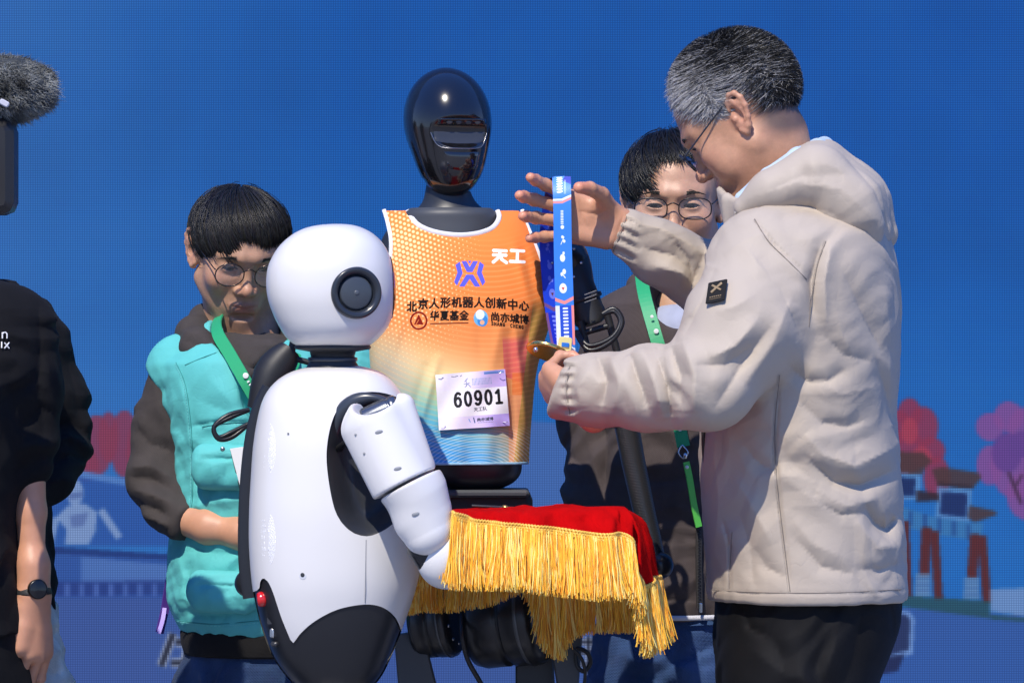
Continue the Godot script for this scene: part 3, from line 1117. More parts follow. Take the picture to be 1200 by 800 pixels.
	part("ear_disc", M.new().lathe(PackedVector2Array([Vector2(er * 0.68, -0.003), Vector2(er * 0.66, 0.001), Vector2(er * 0.6, 0.003), Vector2(er * 0.3, 0.0045), Vector2(0.0005, 0.005)]), ex, 64), gloss(Color(0.045, 0.054, 0.066), 0.3), ear)
	part("ear_dot", M.new().lathe(PackedVector2Array([Vector2(0.004, 0.0045), Vector2(0.0035, 0.0056), Vector2(0.001, 0.0058)]), ex, 20), mat(Color(0.07, 0.08, 0.095), 0.4), ear)
	for q in [[388, 303, 0.75], [387, 383, -0.75]]:
		var sz := z + 76.0 * u * sqrt(1.0 - pow((q[1] - 338.0) / 76.0, 2)) + 0.0006
		part("slot", M.new().ball(P(q[0], q[1], sz), Vector3(5.2 * u, 1.7 * u, 0.0016), Basis(Vector3.RIGHT, -q[2] * 0.7)), mat(Color(0.30, 0.31, 0.32), 0.5), head)
	# arm on our side: upper shell with a scooped top, forearm, hand under the cloth
	var s := Sdf.new()
	var a0 := P(438, 492, 0.475); var a1 := P(472, 578, 0.50); var a2 := P(503, 616, 0.49)
	s.cap(P(440, 498, 0.465), P(479, 578, 0.485), 36.5 * u, 35.5 * u)
	s.cap(P(472, 475, 0.455), P(492, 545, 0.465), 14 * u, 16 * u, 0.02)
	s.cap(P(416, 506, 0.47), P(452, 572, 0.48), 12 * u, 14 * u, 0.02)
	s.cap(P(428, 458, 0.50), P(448, 476, 0.44), 27 * u, 21 * u, 0.006, 1)
	s.cut(P(476, 566, 0.48), (a2 - a1 + (a1 - a0)).normalized(), 0.003)
	var every := PackedInt32Array(range(s.kind.size()))
	var meet := func(sd: Sdf, idx: PackedInt32Array, px: float, py: float) -> Vector3:
		var zz := 0.6
		for k in 60:
			var dd := sd.d(P(px, py, zz), idx)
			if dd < 0.0003: break
			zz -= dd * 0.8
		return P(px, py, zz)
	var spots := [meet.call(s, every, 444.0, 506.0), meet.call(s, every, 466.0, 549.0), meet.call(s, every, 417.0, 509.0), meet.call(s, every, 427.0, 531.0)]
	var arm := s.mesh(0.0035)
	var upper := part("upper_arm", arm, shell, root)
	part("shoulder_motor", M.new().lathe(PackedVector2Array([Vector2(4 * u, -22 * u), Vector2(13 * u, -21 * u), Vector2(15 * u, -18 * u), Vector2(15 * u, 10 * u), Vector2(13.4 * u, 11 * u), Vector2(13.4 * u, 14 * u), Vector2(15 * u, 15 * u), Vector2(14 * u, 22 * u), Vector2(4 * u, 23 * u)]), Transform3D(Basis(Vector3.BACK, -1.15), P(446, 485, 0.452)), 32), mat(Color(0.14, 0.15, 0.17), 0.25, 0.8), root)
	s = Sdf.new()
	s.cap(P(476, 566, 0.48), P(504, 622, 0.48), 36 * u, 24 * u)
	s.cap(P(497, 574, 0.47), P(506, 594, 0.465), 23 * u, 18 * u, 0.035)
	s.cap(P(482, 616, 0.48), P(494, 632, 0.48), 13 * u, 12 * u, 0.035)
	s.cut(P(477.4, 569, 0.48), -(a2 - a1 + (a1 - a0)).normalized(), 0.003)
	spots.append(meet.call(s, PackedInt32Array(range(s.kind.size())), 487.0, 602.0))
	var fore := part_sdf("forearm", s, 0.0035, shell, root)
	var q0 := P(476.7, 567.5, 0.48)
	var wr := Sdf.new()
	wr.cap(P(497, 640, 0.47), P(512, 668, 0.46), 20 * u, 17 * u)
	part_sdf("wrist", wr, 0.004, gloss(Color(0.015, 0.016, 0.019), 0.25), root)
	var hn := Sdf.new()
	hn.ell(P(520, 652, 0.46), Vector3(32, 36, 30) * u, 0.01)
	hn.ell(P(536, 668, 0.44), Vector3(30, 18, 28) * u, 0.02)
	part_sdf("hand", hn, 0.004, shell, root)
	for k in 5:
		part("slot", M.new().ball(spots[k], Vector3((4.6 if k in [0, 1, 4] else 1.8) * u, (2.3 if k in [0, 1, 4] else 1.6) * u, 0.0012), Basis(Vector3.BACK, 0.25)), mat(Color(0.24, 0.25, 0.26), 0.5), upper if k < 4 else fore)
	# cables in the pit
	for k in 3:
		var c := curve([P(384 + k * 4, 545 - k * 4, 0.36), P(396 + k * 4, 525 - k * 3, 0.40), P(412 + k * 3, 515 - k * 2, 0.43)], 5)
		part("cable", M.new().tube(c, PackedFloat32Array([0.0042]), 8), mat(Color(0.012, 0.012, 0.013), 0.45), root)
	# column and wheeled foot below the frame
	part("column", M.new().lathe(PackedVector2Array([Vector2(0.09, 0.12), Vector2(0.075, 0.3), Vector2(0.06, 0.62), Vector2(0.06, 0.80)]), Transform3D(Basis(), P(393, 800, z) * Vector3(1, 0, 1)), 32), matte, root)
	part("foot", M.new().lathe(PackedVector2Array([Vector2(0.18, 0.0), Vector2(0.20, 0.02), Vector2(0.20, 0.09), Vector2(0.17, 0.12), Vector2(0.08, 0.14)]), Transform3D(Basis(), P(393, 800, z) * Vector3(1, 0, 1)), 40), shell, root)

# ---------------------------------------------------------------- black robot
func black_robot() -> void:
	var z := -0.06
	var u := U(z)
	var root := thing("humanoid_robot", "tall black humanoid robot with glossy featureless head wearing the orange jersey", "robot", P(540, 800, z) * Vector3(1, 0, 1))
	var glossy := gloss(Color(0.006, 0.006, 0.007), 0.17, 0.5)
	var satin := mat(Color(0.022, 0.024, 0.028), 0.42)
	var dark := mat(Color(0.013, 0.0135, 0.015), 0.5)
	var grey := mat(Color(0.05, 0.054, 0.06), 0.5)
	# head, turned a little to our right
	var hx := Transform3D(Basis(Vector3.UP, 0.32) * Basis(Vector3.RIGHT, 0.06), P(524, 135, z))
	var s := Sdf.new()
	s.xf = hx
	s.ell(Vector3(0, 0.0, -0.006), Vector3(0.0655, 0.0745, 0.074), 0.01)
	s.ell(Vector3(0, -0.045, 0.022), Vector3(0.0505, 0.072, 0.052), 0.05)
	s.ell(Vector3(0, -0.085, 0.030), Vector3(0.032, 0.034, 0.036), 0.045)
	# visor band: a shelf cut across the face
	s.cap(Vector3(-0.070, -0.0245, 0.088), Vector3(0.070, -0.0245, 0.088), 0.0262, 0.0262, 0.002, 1)
	var hm := s.mesh(0.0022)
	var head := part("head", hm, glossy, root)
	# front plates follow the head: sensor bar, mouth panel, chin lip
	var all := PackedInt32Array(range(s.kind.size()))
	var touch := func(x: float, y: float, off: float) -> Vector3:
		var zz := 0.13
		for k in 40:
			var dd := s.d(hx * Vector3(x, y, zz), all)
			if dd < 0.0004: break
			zz -= dd * 0.8
		return hx * Vector3(x, y, zz + off)
	for q in [[-0.038, 0.046, -0.003, -0.0165, 0.0030, 0.0, "sensor_bar"], [-0.044, 0.046, -0.0225, -0.0455, 0.0008, 0.004, "mouth_panel"], [-0.030, 0.034, -0.053, -0.088, 0.0014, 0.006, "chin_panel"]]:
		var pm := M.new()
		for r in 9:
			for c in 25:
				var fx := c / 24.0
				var e := 2.0 * fx - 1.0
				var x := lerpf(q[0], q[1], fx) * (1.0 - (0.12 * r / 8.0 if q[6] == "chin_panel" else 0.0))
				var y := lerpf(q[2], q[3] + q[5] * e * e, r / 8.0)
				var edge := minf(minf(r, 8 - r) / 1.5, minf(c, 24 - c) / 1.5)
				pm.vert(touch.call(x, y, (q[4] if edge >= 1.0 else lerpf(-0.002, q[4], edge))), Vector3.BACK)
		for r in 8:
			for c in 24:
				var i0 := r * 25 + c
				pm.quad(i0, i0 + 1, i0 + 26, i0 + 25)
		pm.smooth()
		for k in pm.n.size():
			if pm.n[k].dot(hx.basis.z) < 0.0: pm.n[k] = -pm.n[k]
		part(q[6], pm, gloss(Color(0.010, 0.010, 0.012), 0.06, 0.6) if q[6] == "sensor_bar" else (gloss(Color(0.035, 0.038, 0.044), 0.22) if q[6] == "mouth_panel" else gloss(Color(0.006, 0.006, 0.007), 0.07, 1.0)), head)
	for k in 4:
		part("sensor", M.new().ball(touch.call(-0.018 + k * 0.0155, -0.0095, 0.0030), Vector3(0.0052, 0.0040, 0.0014), hx.basis), gloss(Color(0.035, 0.035, 0.04), 0.1), head)
	var lip := []
	for k in 15:
		var e := lerpf(-1.0, 1.0, k / 14.0)
		lip.append(touch.call(e * 0.046, -0.0505 + 0.024 * pow(absf(e), 7.0), 0.0006))
	part("chin_edge", M.new().tube(curve(lip, 3), PackedFloat32Array([0.0008]), 6), mat(Color(0.25, 0.25, 0.27), 0.25, 0.8), head)
	# neck and collar
	var nm := px_loft([[196, 501, 546, 22, 2], [212, 500, 548, 24, 2], [226, 498, 552, 26, 0], [238, 494, 559, 30, -2], [248, 484, 572, 36, -4], [258, 464, 592, 42, -4], [275, 450, 606, 46, -4], [300, 440, 616, 50, -4]], z, 48, 2.0, 5)
	part("neck", nm, satin, root)
	var col := px_loft([[244, 481, 575, 38, 4], [250, 474, 583, 43, 4], [262, 470, 588, 46, 2], [285, 466, 592, 50, 0]], z, 48, 2.1, 4)
	part("collar", col, grey, root)
	# trunk under the jersey and pelvis below its hem
	part("trunk", px_loft([[278, 470, 600, 34], [290, 456, 616, 46], [330, 446, 634, 60], [400, 448, 632, 64], [470, 470, 618, 60], [530, 492, 612, 56], [552, 500, 611, 55], [564, 510, 603, 50], [571, 524, 590, 40]], z, 64, 2.6, 4), satin, root)
	part("pelvis", M.new().box(Transform3D(Basis(), P(572, 612, z)), Vector3(104 * u, 76 * u, 0.12), 0.01), dark, root)
	part("waist_bar", M.new().box(Transform3D(Basis(), P(560, 577, z + 0.02)), Vector3(120 * u, 9 * u, 0.13), 0.004), grey, root)
	# hip motors, brackets and legs
	for q in [[512, 728, 24, 46, -0.1], [597, 726, 44, 60, 0.0]]:
		var mt := M.new().lathe(PackedVector2Array([Vector2(q[3] * 0.55 * u, -q[2] * u), Vector2(q[3] * 0.84 * u, -q[2] * 0.95 * u), Vector2(q[3] * 0.9 * u, -q[2] * 0.7 * u), Vector2(q[3] * 0.9 * u, -q[2] * 0.1 * u), Vector2(q[3] * 0.82 * u, -q[2] * 0.06 * u), Vector2(q[3] * 0.82 * u, q[2] * 0.1 * u), Vector2(q[3] * 0.92 * u, q[2] * 0.14 * u), Vector2(q[3] * 0.92 * u, q[2] * 0.8 * u), Vector2(q[3] * 0.8 * u, q[2] * u), Vector2(q[3] * 0.4 * u, q[2] * u)]), Transform3D(Basis(Vector3.BACK, -PI / 2 + 0.12) * Basis(Vector3.RIGHT, 0.35), P(q[0], q[1], z + 0.02)), 48)
		var mo := part("hip_motor", mt, gloss(Color(0.012, 0.0125, 0.014), 0.32), root)
		part("motor_ring", M.new().lathe(PackedVector2Array([Vector2(q[3] * 0.93 * u, q[2] * 0.55 * u), Vector2(q[3] * 0.95 * u, q[2] * 0.6 * u), Vector2(q[3] * 0.93 * u, q[2] * 0.65 * u)]), Transform3D(Basis(Vector3.BACK, -PI / 2 + 0.12) * Basis(Vector3.RIGHT, 0.35), P(q[0], q[1], z + 0.02)), 48, false), mat(Color(0.09, 0.095, 0.10), 0.35, 0.6), mo)
		for k in 9:
			var a := TAU * k / 9.0
			part("bolt", M.new().ball(Transform3D(Basis(Vector3.BACK, -PI / 2 + 0.12) * Basis(Vector3.RIGHT, 0.35), P(q[0], q[1], z + 0.02)) * Vector3(cos(a) * q[3] * 0.6 * u, q[2] * 1.0 * u, sin(a) * q[3] * 0.6 * u), Vector3(0.003, 0.003, 0.003), Basis(), 8, 6), mat(Color(0.3, 0.3, 0.32), 0.3, 1.0), mo)
	for q in [[[462, 742, 496, 736, 512, 800, 520, 960, 480, 960, 468, 810], 0.03], [[636, 700, 684, 720, 678, 800, 690, 960, 648, 960, 652, 800], 0.02], [[604, 742, 648, 760, 652, 830, 640, 960, 610, 960, 604, 800], -0.02]]:
		var o2 := PackedVector2Array()
		for k in range(0, q[0].size(), 2):
			var p := P(q[0][k], q[0][k + 1], z)
			o2.append(Vector2(p.x, p.y))
		part("thigh_plate", M.new().plate(o2, 0.012, 0.003, Transform3D(Basis(), Vector3(0, 0, z + q[1]))), grey if q[1] > 0.0 else dark, root)
	for sx in [500.0, 650.0]:
		var an := P(sx, 1000, z)
		part("shin", M.new().tube(curve([P(sx, 930, z), Vector3(an.x, 0.35, z + 0.03), Vector3(an.x, 0.09, z - 0.02)], 4), PackedFloat32Array([0.035, 0.034, 0.033, 0.032, 0.03, 0.028, 0.026, 0.025, 0.025]), 14), dark, root)
		part("foot", M.new().box(Transform3D(Basis(), Vector3(an.x, 0.03, z + 0.04)), Vector3(0.085, 0.06, 0.22), 0.012), dark, root)
	for k in 2:
		part("cable", M.new().tube(curve([P(540 + k * 100, 700, z + 0.02), P(541 + k * 112, 740, z + 0.09), P(548 + k * 134, 772, z + 0.08), P(566 + k * 118, 805, z + 0.06), P(580 + k * 90, 840, z + 0.02)], 6), PackedFloat32Array([0.004 - 0.0012 * k]), 8), dark, root)
	part("cable_loop", M.new().tube(curve([P(676, 760, z + 0.05), P(688, 764, z + 0.06), P(692, 776, z + 0.05), P(684, 786, z + 0.05), P(676, 778, z + 0.05)], 6, true), PackedFloat32Array([0.0035]), 8), dark, root)
	# arms: shoulder motor, upper link, lattice bracket with cable, carbon forearm, ball end
	var carbon := mat(Color(0.018, 0.019, 0.021), 0.35)
	var ci := Image.create(32, 32, false, Image.FORMAT_RGB8)
	for y in 32:
		for x in 32:
			var g := 0.5 + 0.5 * signf(sin(TAU * (x + y) / 16.0))
			ci.set_pixel(x, y, Color(g, g, g).lerp(Color(0.5, 0.5, 0.5), 0.3))
	ci.bump_map_to_normal_map(4.0)
	carbon.normal_enabled = true; carbon.normal_scale = 0.35; carbon.normal_texture = ImageTexture.create_from_image(ci); carbon.uv1_scale = Vector3(5, 26, 1)
	for side in [1, -1]:
		var f := func(px: float, py: float, dz: float) -> Vector3:
			return P(px if side == 1 else 1062.0 - px + (py - 300.0) * 0.02, py, z + dz)
		part("shoulder_motor", M.new().ball(f.call(664.0, 308.0, 0.0), Vector3(27, 31, 30) * u, Basis(), 32, 20), gloss(Color(0.013, 0.014, 0.016), 0.3), root)
		var sh := M.new()
		sh.tube(curve([f.call(668.0, 302.0, 0.0), f.call(676.0, 330.0, 0.015), f.call(686.0, 356.0, 0.025), f.call(694.0, 380.0, 0.03)], 5), PackedFloat32Array([21 * u, 22 * u, 22 * u, 22 * u, 21 * u, 20 * u, 19 * u, 19 * u, 19 * u, 19 * u, 19 * u, 19 * u, 20 * u, 20 * u, 19 * u, 12 * u]), 18)
		sh.lathe(PackedVector2Array([Vector2(20 * u, -3 * u), Vector2(22 * u, -2 * u), Vector2(22 * u, 2 * u), Vector2(20 * u, 3 * u)]), Transform3D(Basis(Vector3.BACK, 0.32 * side), f.call(684.0, 350.0, 0.023)), 24, false)
		part("upper_arm", sh, dark, root)
		for k in 3:
			part("rib", M.new().box(Transform3D(Basis(Vector3.BACK, 0.35 * side), f.call(692.0, 343.0 + k * 4.5, 0.088)), Vector3(15 * u, 1.2 * u, 0.004), 0.0005), mat(Color(0.16, 0.16, 0.17), 0.4), root)
		for k in 6:
			var a := TAU * k / 6.0
			part("bolt", M.new().ball(f.call(664.0 + cos(a) * 17, 308.0 + sin(a) * 19, 0.062 + 0.004), Vector3(0.0024, 0.0024, 0.002), Basis(), 8, 6), mat(Color(0.5, 0.5, 0.5), 0.25, 1.0), root)
		# lattice: two rails and four rungs, the gaps are open
		var rail := [[680, 376, 703, 470], [711, 366, 736, 462]]
		for r in rail:
			part("rail", M.new().tube(PackedVector3Array([f.call(float(r[0]), float(r[1]), 0.05), f.call(float(r[2]), float(r[3]), 0.05)]), PackedFloat32Array([4.6 * u]), 10), dark, root)
		for k in 3:
			var t := k / 2.0
			part("rung", M.new().tube(PackedVector3Array([f.call(lerpf(684, 702, t), lerpf(390, 464, t), 0.05), f.call(lerpf(715, 735, t), lerpf(381, 456, t), 0.05)]), PackedFloat32Array([3.6 * u]), 10), dark, root)
		for k in 2:
			var lp := curve([f.call(674.0 + k * 3, 388.0, 0.07), f.call(690.0, 410.0 - k * 5, 0.085), f.call(716.0, 400.0 - k * 4, 0.09), f.call(729.0 - k * 2, 378.0, 0.085), f.call(720.0, 362.0 + k * 3, 0.08), f.call(706.0, 368.0, 0.08)], 6)
			part("cable", M.new().tube(lp, PackedFloat32Array([0.0042]), 9), gloss(Color(0.012, 0.012, 0.013), 0.35), root)
		part("elbow", M.new().ball(f.call(724.0, 478.0, 0.04), Vector3(20, 24, 20) * u, Basis(), 24, 14), dark, root)
		if side == 1:
			part("forearm", M.new().tube(PackedVector3Array([f.call(733.0, 490.0, 0.04), f.call(742.0, 540.0, 0.045), f.call(755.0, 600.0, 0.05), f.call(768.0, 655.0, 0.055)]), PackedFloat32Array([14.5 * u, 14 * u, 13 * u, 12 * u]), 28), carbon, root)
			part("ball_end", M.new().ball(P(773, 662, z + 0.06), Vector3.ONE * 16.2 * u, Basis(), 32, 20), gloss(Color(0.016, 0.018, 0.021), 0.28), root)
		else:
			part("forearm", M.new().tube(PackedVector3Array([P(314, 455, z + 0.04), P(307, 520, z + 0.045), P(303, 600, z + 0.05), P(297, 676, z + 0.055)]), PackedFloat32Array([14 * u, 12 * u, 12 * u, 11 * u]), 28), carbon, root)
			part("ball_end", M.new().ball(P(291, 683, z + 0.06), Vector3.ONE * 16.2 * u, Basis(), 32, 20), gloss(Color(0.016, 0.018, 0.021), 0.28), root)
			part("elbow_block", M.new().tube(curve([P(340, 410, z + 0.04), P(318, 440, z + 0.05), P(304, 480, z + 0.05)], 4), PackedFloat32Array([14 * u, 17 * u, 20 * u, 22 * u, 22 * u, 20 * u, 18 * u, 16 * u, 15 * u]), 16), dark, root)
			for k in 2:
				part("cable", M.new().tube(curve([P(292, 480, z + 0.07), P(268, 486 + k * 4, z + 0.08), P(251, 500, z + 0.085), P(256, 514 - k * 2, z + 0.085), P(272, 512 - k * 6, z + 0.08), P(292, 496, z + 0.07)], 6), PackedFloat32Array([0.0038]), 9), gloss(Color(0.012, 0.012, 0.013), 0.35), root)
# ---------------------------------------------------------------- lettering
const GL := {
	"天": "1,2 9,2;1,5 9,5;5,2 5,5 4,7 1,10;5,5 6.5,8 9.5,10", "工": "1,1.5 9,1.5;5,1.5 5,9;0.5,9 9.5,9",
	"北": "3.5,0.5 3.5,9.5;0.5,3.5 3.5,3.5;0.5,8.5 3.5,7;6,0.5 6,8.5 6.5,9.3 9,9.3 9.4,7.5;6,4.5 9,2.8",
	"京": "5,0 5,1.5;0.5,2 9.5,2;2,3.5 8,3.5 8,5.8 2,5.8 2,3.5;5,5.8 5,9 4,9.5;2.5,7 1,9;7.5,7 9,9",
	"人": "5,0.5 4.8,4 3,7.5 0.5,9.5;5,4 6.8,7.5 9.5,9.5",
	"形": "0.5,1 5.5,1;0.5,4.5 5.8,4.5;2,1 2,6 0.8,9.5;4.2,1 4.2,9.5;9,0.5 6.5,3;9.2,3.5 6.5,6;9.5,6.5 6,9.5",
	"机": "2.3,0.5 2.3,9.5;0.3,3 4.5,3;2.3,3.5 0.5,7;2.5,4 4.3,6;5.5,1.2 5.5,6 4.3,9.5;5.5,1.2 8.2,1.2 8.2,9 9.6,9 9.7,7.5",
	"器": "1,0.7 4,0.7 4,3.2 1,3.2 1,0.7;6,0.7 9,0.7 9,3.2 6,3.2 6,0.7;0.3,5 9.7,5;5,3.5 3.5,6 0.8,7;5.3,5 7,6.2 9.5,7;1,7 4,7 4,9.6 1,9.6 1,7;6,7 9,7 9,9.6 6,9.6 6,7",
	"创": "3,0.3 0.5,4;3,0.3 5.5,3.5;1.5,4.5 4.5,4.5 4.5,6.8;1.5,4.5 1.5,8.8 2,9.4 5.2,9.4 5.4,8;6.8,1.5 6.8,7;9.2,0.5 9.2,9 8,9.4",
	"新": "2.8,0.2 2.8,1.3;0.5,1.8 5,1.8;1.5,2.5 2,3.6;4,2.5 3.5,3.6;0.3,4.2 5.3,4.2;0.8,6 5,6;2.8,4.2 2.8,9.5;2.2,6.8 0.6,8.6;3.4,6.8 4.8,8.2;9.2,0.6 6.4,1.8 6.4,5.5 5.6,9.5;6.4,4.3 9.7,4.3;8.2,4.3 8.2,9.6",
	"中": "1,2.5 9,2.5 9,6.5 1,6.5 1,2.5;5,0.3 5,9.8", "心": "1.5,4.5 0.8,7.5;3.3,3 3.3,8.3 4,9.2 7,9.2 7.4,7.5;5,1.2 6,3;8,3.5 9.3,6.5",
	"华": "2.8,0.5 0.6,3.5;1.8,2.3 1.8,5;8.8,1 5.5,3;5.5,0.5 5.5,4 6,4.7 9,4.7 9.2,3.5;0.5,6.5 9.5,6.5;5,5 5,9.8",
	"夏": "1,0.7 9,0.7;5,0.7 4.6,2;2.3,2 7.7,2 7.7,5.6 2.3,5.6 2.3,2;2.3,3.2 7.7,3.2;2.3,4.4 7.7,4.4;4,5.8 1.2,8;3.3,7 7.3,7 5,9 1,9.8;3.8,7.5 6,9 9.5,9.8",
	"基": "0.8,1.3 9.2,1.3;3,0.3 3,5.5;7,0.3 7,5.5;3,2.8 7,2.8;3,4.1 7,4.1;0.4,5.6 9.6,5.6;3,5.8 0.8,7.8;7,5.8 9.3,7.8;2.5,7.8 7.5,7.8;5,6.5 5,9.6;1,9.6 9,9.6",
	"金": "5,0.2 0.4,4;5,0.2 9.6,4;3,4 7,4;1.5,6 8.5,6;5,4 5,9.5;2.5,7 3.3,8.8;7.5,7 6.7,8.8;0.6,9.6 9.4,9.6",
	"尚": "5,0.2 5,3;2,1 3,2.6;8,1 7,2.6;1,9.7 1,3.4 9,3.4 9,9 8,9.5;3.2,5.3 6.8,5.3 6.8,8 3.2,8 3.2,5.3",
	"亦": "5,0.3 5,1.8;0.5,2.4 9.5,2.4;3.8,2.4 3.6,6 2,9.6;6.2,2.4 6.2,9 5.2,9.4;1.8,4.5 0.6,7.5;8.2,4.5 9.5,7.5",
	"城": "1.8,1 1.8,7.5;0.3,3.2 3.4,3.2;0.2,8.2 3.6,6.8;4.5,2.3 9.7,2.3;4.8,2.3 4.6,6.5 3.6,9.6;4.8,4.6 6.5,4.6 6.5,7.6 5.7,7.8;7.2,0.3 7.6,5 8.6,8.8 9.6,9.5 9.7,7.8;9.3,3.8 8,7 6.3,9.5;8.4,0.5 9.3,1.5",
	"博": "1.5,0.5 1.5,9.5;0.2,3 3,3;4,1.8 9.5,1.8;4.7,2.8 8.8,2.8 8.8,5.4 4.7,5.4 4.7,2.8;4.7,4.1 8.8,4.1;6.7,0.3 6.7,5.5;3.6,6.6 9.8,6.6;7.8,5.8 7.8,9.3 6.7,9.6;5,7.5 5.8,8.6",
	"队": "1,0.7 1,9.8;1,0.7 3.5,0.7 2.5,3.5 3.7,6 1.2,6.3;6.5,0.5 6.3,5 4,9.6;6.4,4.5 9.6,9.6",
	"6": "7.4,1.6 6.4,0.9 5,0.8 3.4,1.9 2.4,4.2 2.2,6.4 2.8,8.4 4.1,9.4 5.9,9.4 7.3,8.4 7.8,6.6 7.2,4.9 5.9,4 4.2,4.1 2.9,5 2.3,6.2",
	"0": "5,0.6 3.6,1.1 2.6,2.8 2.2,5 2.6,7.2 3.6,8.9 5,9.4 6.4,8.9 7.4,7.2 7.8,5 7.4,2.8 6.4,1.1 5,0.6",
	"9": "2.6,8.4 3.6,9.1 5,9.2 6.6,8.1 7.6,5.8 7.8,3.6 7.2,1.6 5.9,0.6 4.1,0.6 2.7,1.6 2.2,3.4 2.8,5.1 4.1,6 5.8,5.9 7.1,5 7.7,3.8",
	"1": "2.8,2.6 5.2,0.9 5.2,9.3;2.8,9.3 7.6,9.3",
	"S": "8,2 6,0.7 3.5,0.8 2.2,2.5 3.5,4.6 6.5,5.3 7.8,7.3 6.5,9.2 4,9.4 2,8.2", "H": "2,.5 2,9.5;8,.5 8,9.5;2,5 8,5", "A": "1,9.5 5,.5 9,9.5;2.5,6.5 7.5,6.5",
	"N": "2,9.5 2,.5 8,9.5 8,.5", "G": "8,2 6,.7 4,.8 2,3 2,7 4,9.2 6.5,9.2 8,8 8,5.5 5.5,5.5", "T": "1,.8 9,.8;5,.8 5,9.5", "I": "5,.5 5,9.5", "X": "1.5,.5 8.5,9.5;8.5,.5 1.5,9.5",
	"n": "2,3 2,9.5;2,5 4,3.2 6,3 8,4.5 8,9.5", "C": "8,2 6,.7 4,.8 2,3 2,7 4,9.2 6.5,9.2 8,8", "E": "8,.8 2,.8 2,9.4 8,9.4;2,5 7,5", "R": "2,9.5 2,.8 6,.8 8,2.5 6,4.8 2,4.8;5,4.8 8,9.5",
	"O": "5,.6 3,1.5 2,5 3,8.5 5,9.4 7,8.5 8,5 7,1.5 5,.6", "U": "2,.5 2,7 4,9.3 6,9.3 8,7 8,.5", "P": "2,9.5 2,.8 6,.8 8,2.7 6,5 2,5",
}

func px_set(im: Image, x: int, y: int, c: Color, a: float) -> void:
	if a <= 0.0 or x < 0 or y < 0 or x >= im.get_width() or y >= im.get_height(): return
	im.set_pixel(x, y, im.get_pixel(x, y).lerp(c, minf(a, 1.0)))

func ink_line(im: Image, a: Vector2, b: Vector2, w: float, c: Color, alpha := 1.0) -> void:
	var r := w * 0.5 + 1.0
	for y in range(int(minf(a.y, b.y) - r), int(maxf(a.y, b.y) + r) + 1):
		for x in range(int(minf(a.x, b.x) - r), int(maxf(a.x, b.x) + r) + 1):
			var q := Vector2(x + 0.5, y + 0.5)
			var dd := q.distance_to(Geometry2D.get_closest_point_to_segment(q, a, b))
			px_set(im, x, y, c, clampf(w * 0.5 - dd + 0.5, 0.0, 1.0) * alpha)

func ink_poly(im: Image, pts: PackedVector2Array, c: Color, alpha := 1.0) -> void:
	var l := pts[0]; var h := pts[0]
	for q in pts: l = l.min(q); h = h.max(q)
	for y in range(int(l.y), int(h.y) + 2):
		for x in range(int(l.x), int(h.x) + 2):
			px_set(im, x, y, c, clampf(0.5 - sdpoly(Vector2(x + 0.5, y + 0.5), pts), 0.0, 1.0) * alpha)

# writes a string; at: top left of the first sign, along: step to the next, up: height vector
func ink_text(im: Image, text: String, at: Vector2, along: Vector2, high: Vector2, w: float, c: Color, fill := 0.9, alpha := 1.0) -> void:
	for k in text.length():
		if not GL.has(text[k]): continue
		var o := at + along * k
		for st in (GL[text[k]] as String).split(";"):
			var last := Vector2.INF
			for q in st.split(" "):
				var f := q.split_floats(",")
				var p := o + along * (f[0] / 10.0 * fill) + high * (f[1] / 10.0)
				if last != Vector2.INF: ink_line(im, last, p, w, c, alpha)
				last = p

# ---------------------------------------------------------------- jersey
const JZ := -0.06
var jsec := [[247, 452, 608, 10], [252, 448, 612, 26], [260, 443, 618, 40], [272, 440, 626, 50], [290, 437, 635, 60], [315, 434, 643, 68], [345, 432, 649, 74], [370, 431, 647, 76], [430, 434, 630, 76], [480, 440, 624, 75], [520, 444, 621, 74], [543, 446, 620, 74]]
var jrows := PackedVector3Array()
var jdep := PackedFloat32Array()
func jersey_z(px: float, py: float) -> float:
	if jrows.is_empty():
		var a := []; var b := []
		for s in jsec:
			a.append(Vector3(s[1], s[0], s[2])); b.append(Vector3(s[3], 0, 0))
		jrows = curve(a, 6)
		for q in curve(b, 6): jdep.append(q.x)
	var k := 0
	while k < jrows.size() - 2 and jrows[k + 1].y < py: k += 1
	var t := clampf((py - jrows[k].y) / (jrows[k + 1].y - jrows[k].y), 0.0, 1.0)
	var q := jrows[k].lerp(jrows[k + 1], t)
	var dp := lerpf(jdep[k], jdep[k + 1], t)
	var e := absf(px - (q.x + q.z) / 2.0) / ((q.z - q.x) / 2.0)
	return JZ + dp * U(JZ) * pow(maxf(1.0 - pow(e, 2.5), 0.0), 1.0 / 2.5) + jersey_fold(px, py)

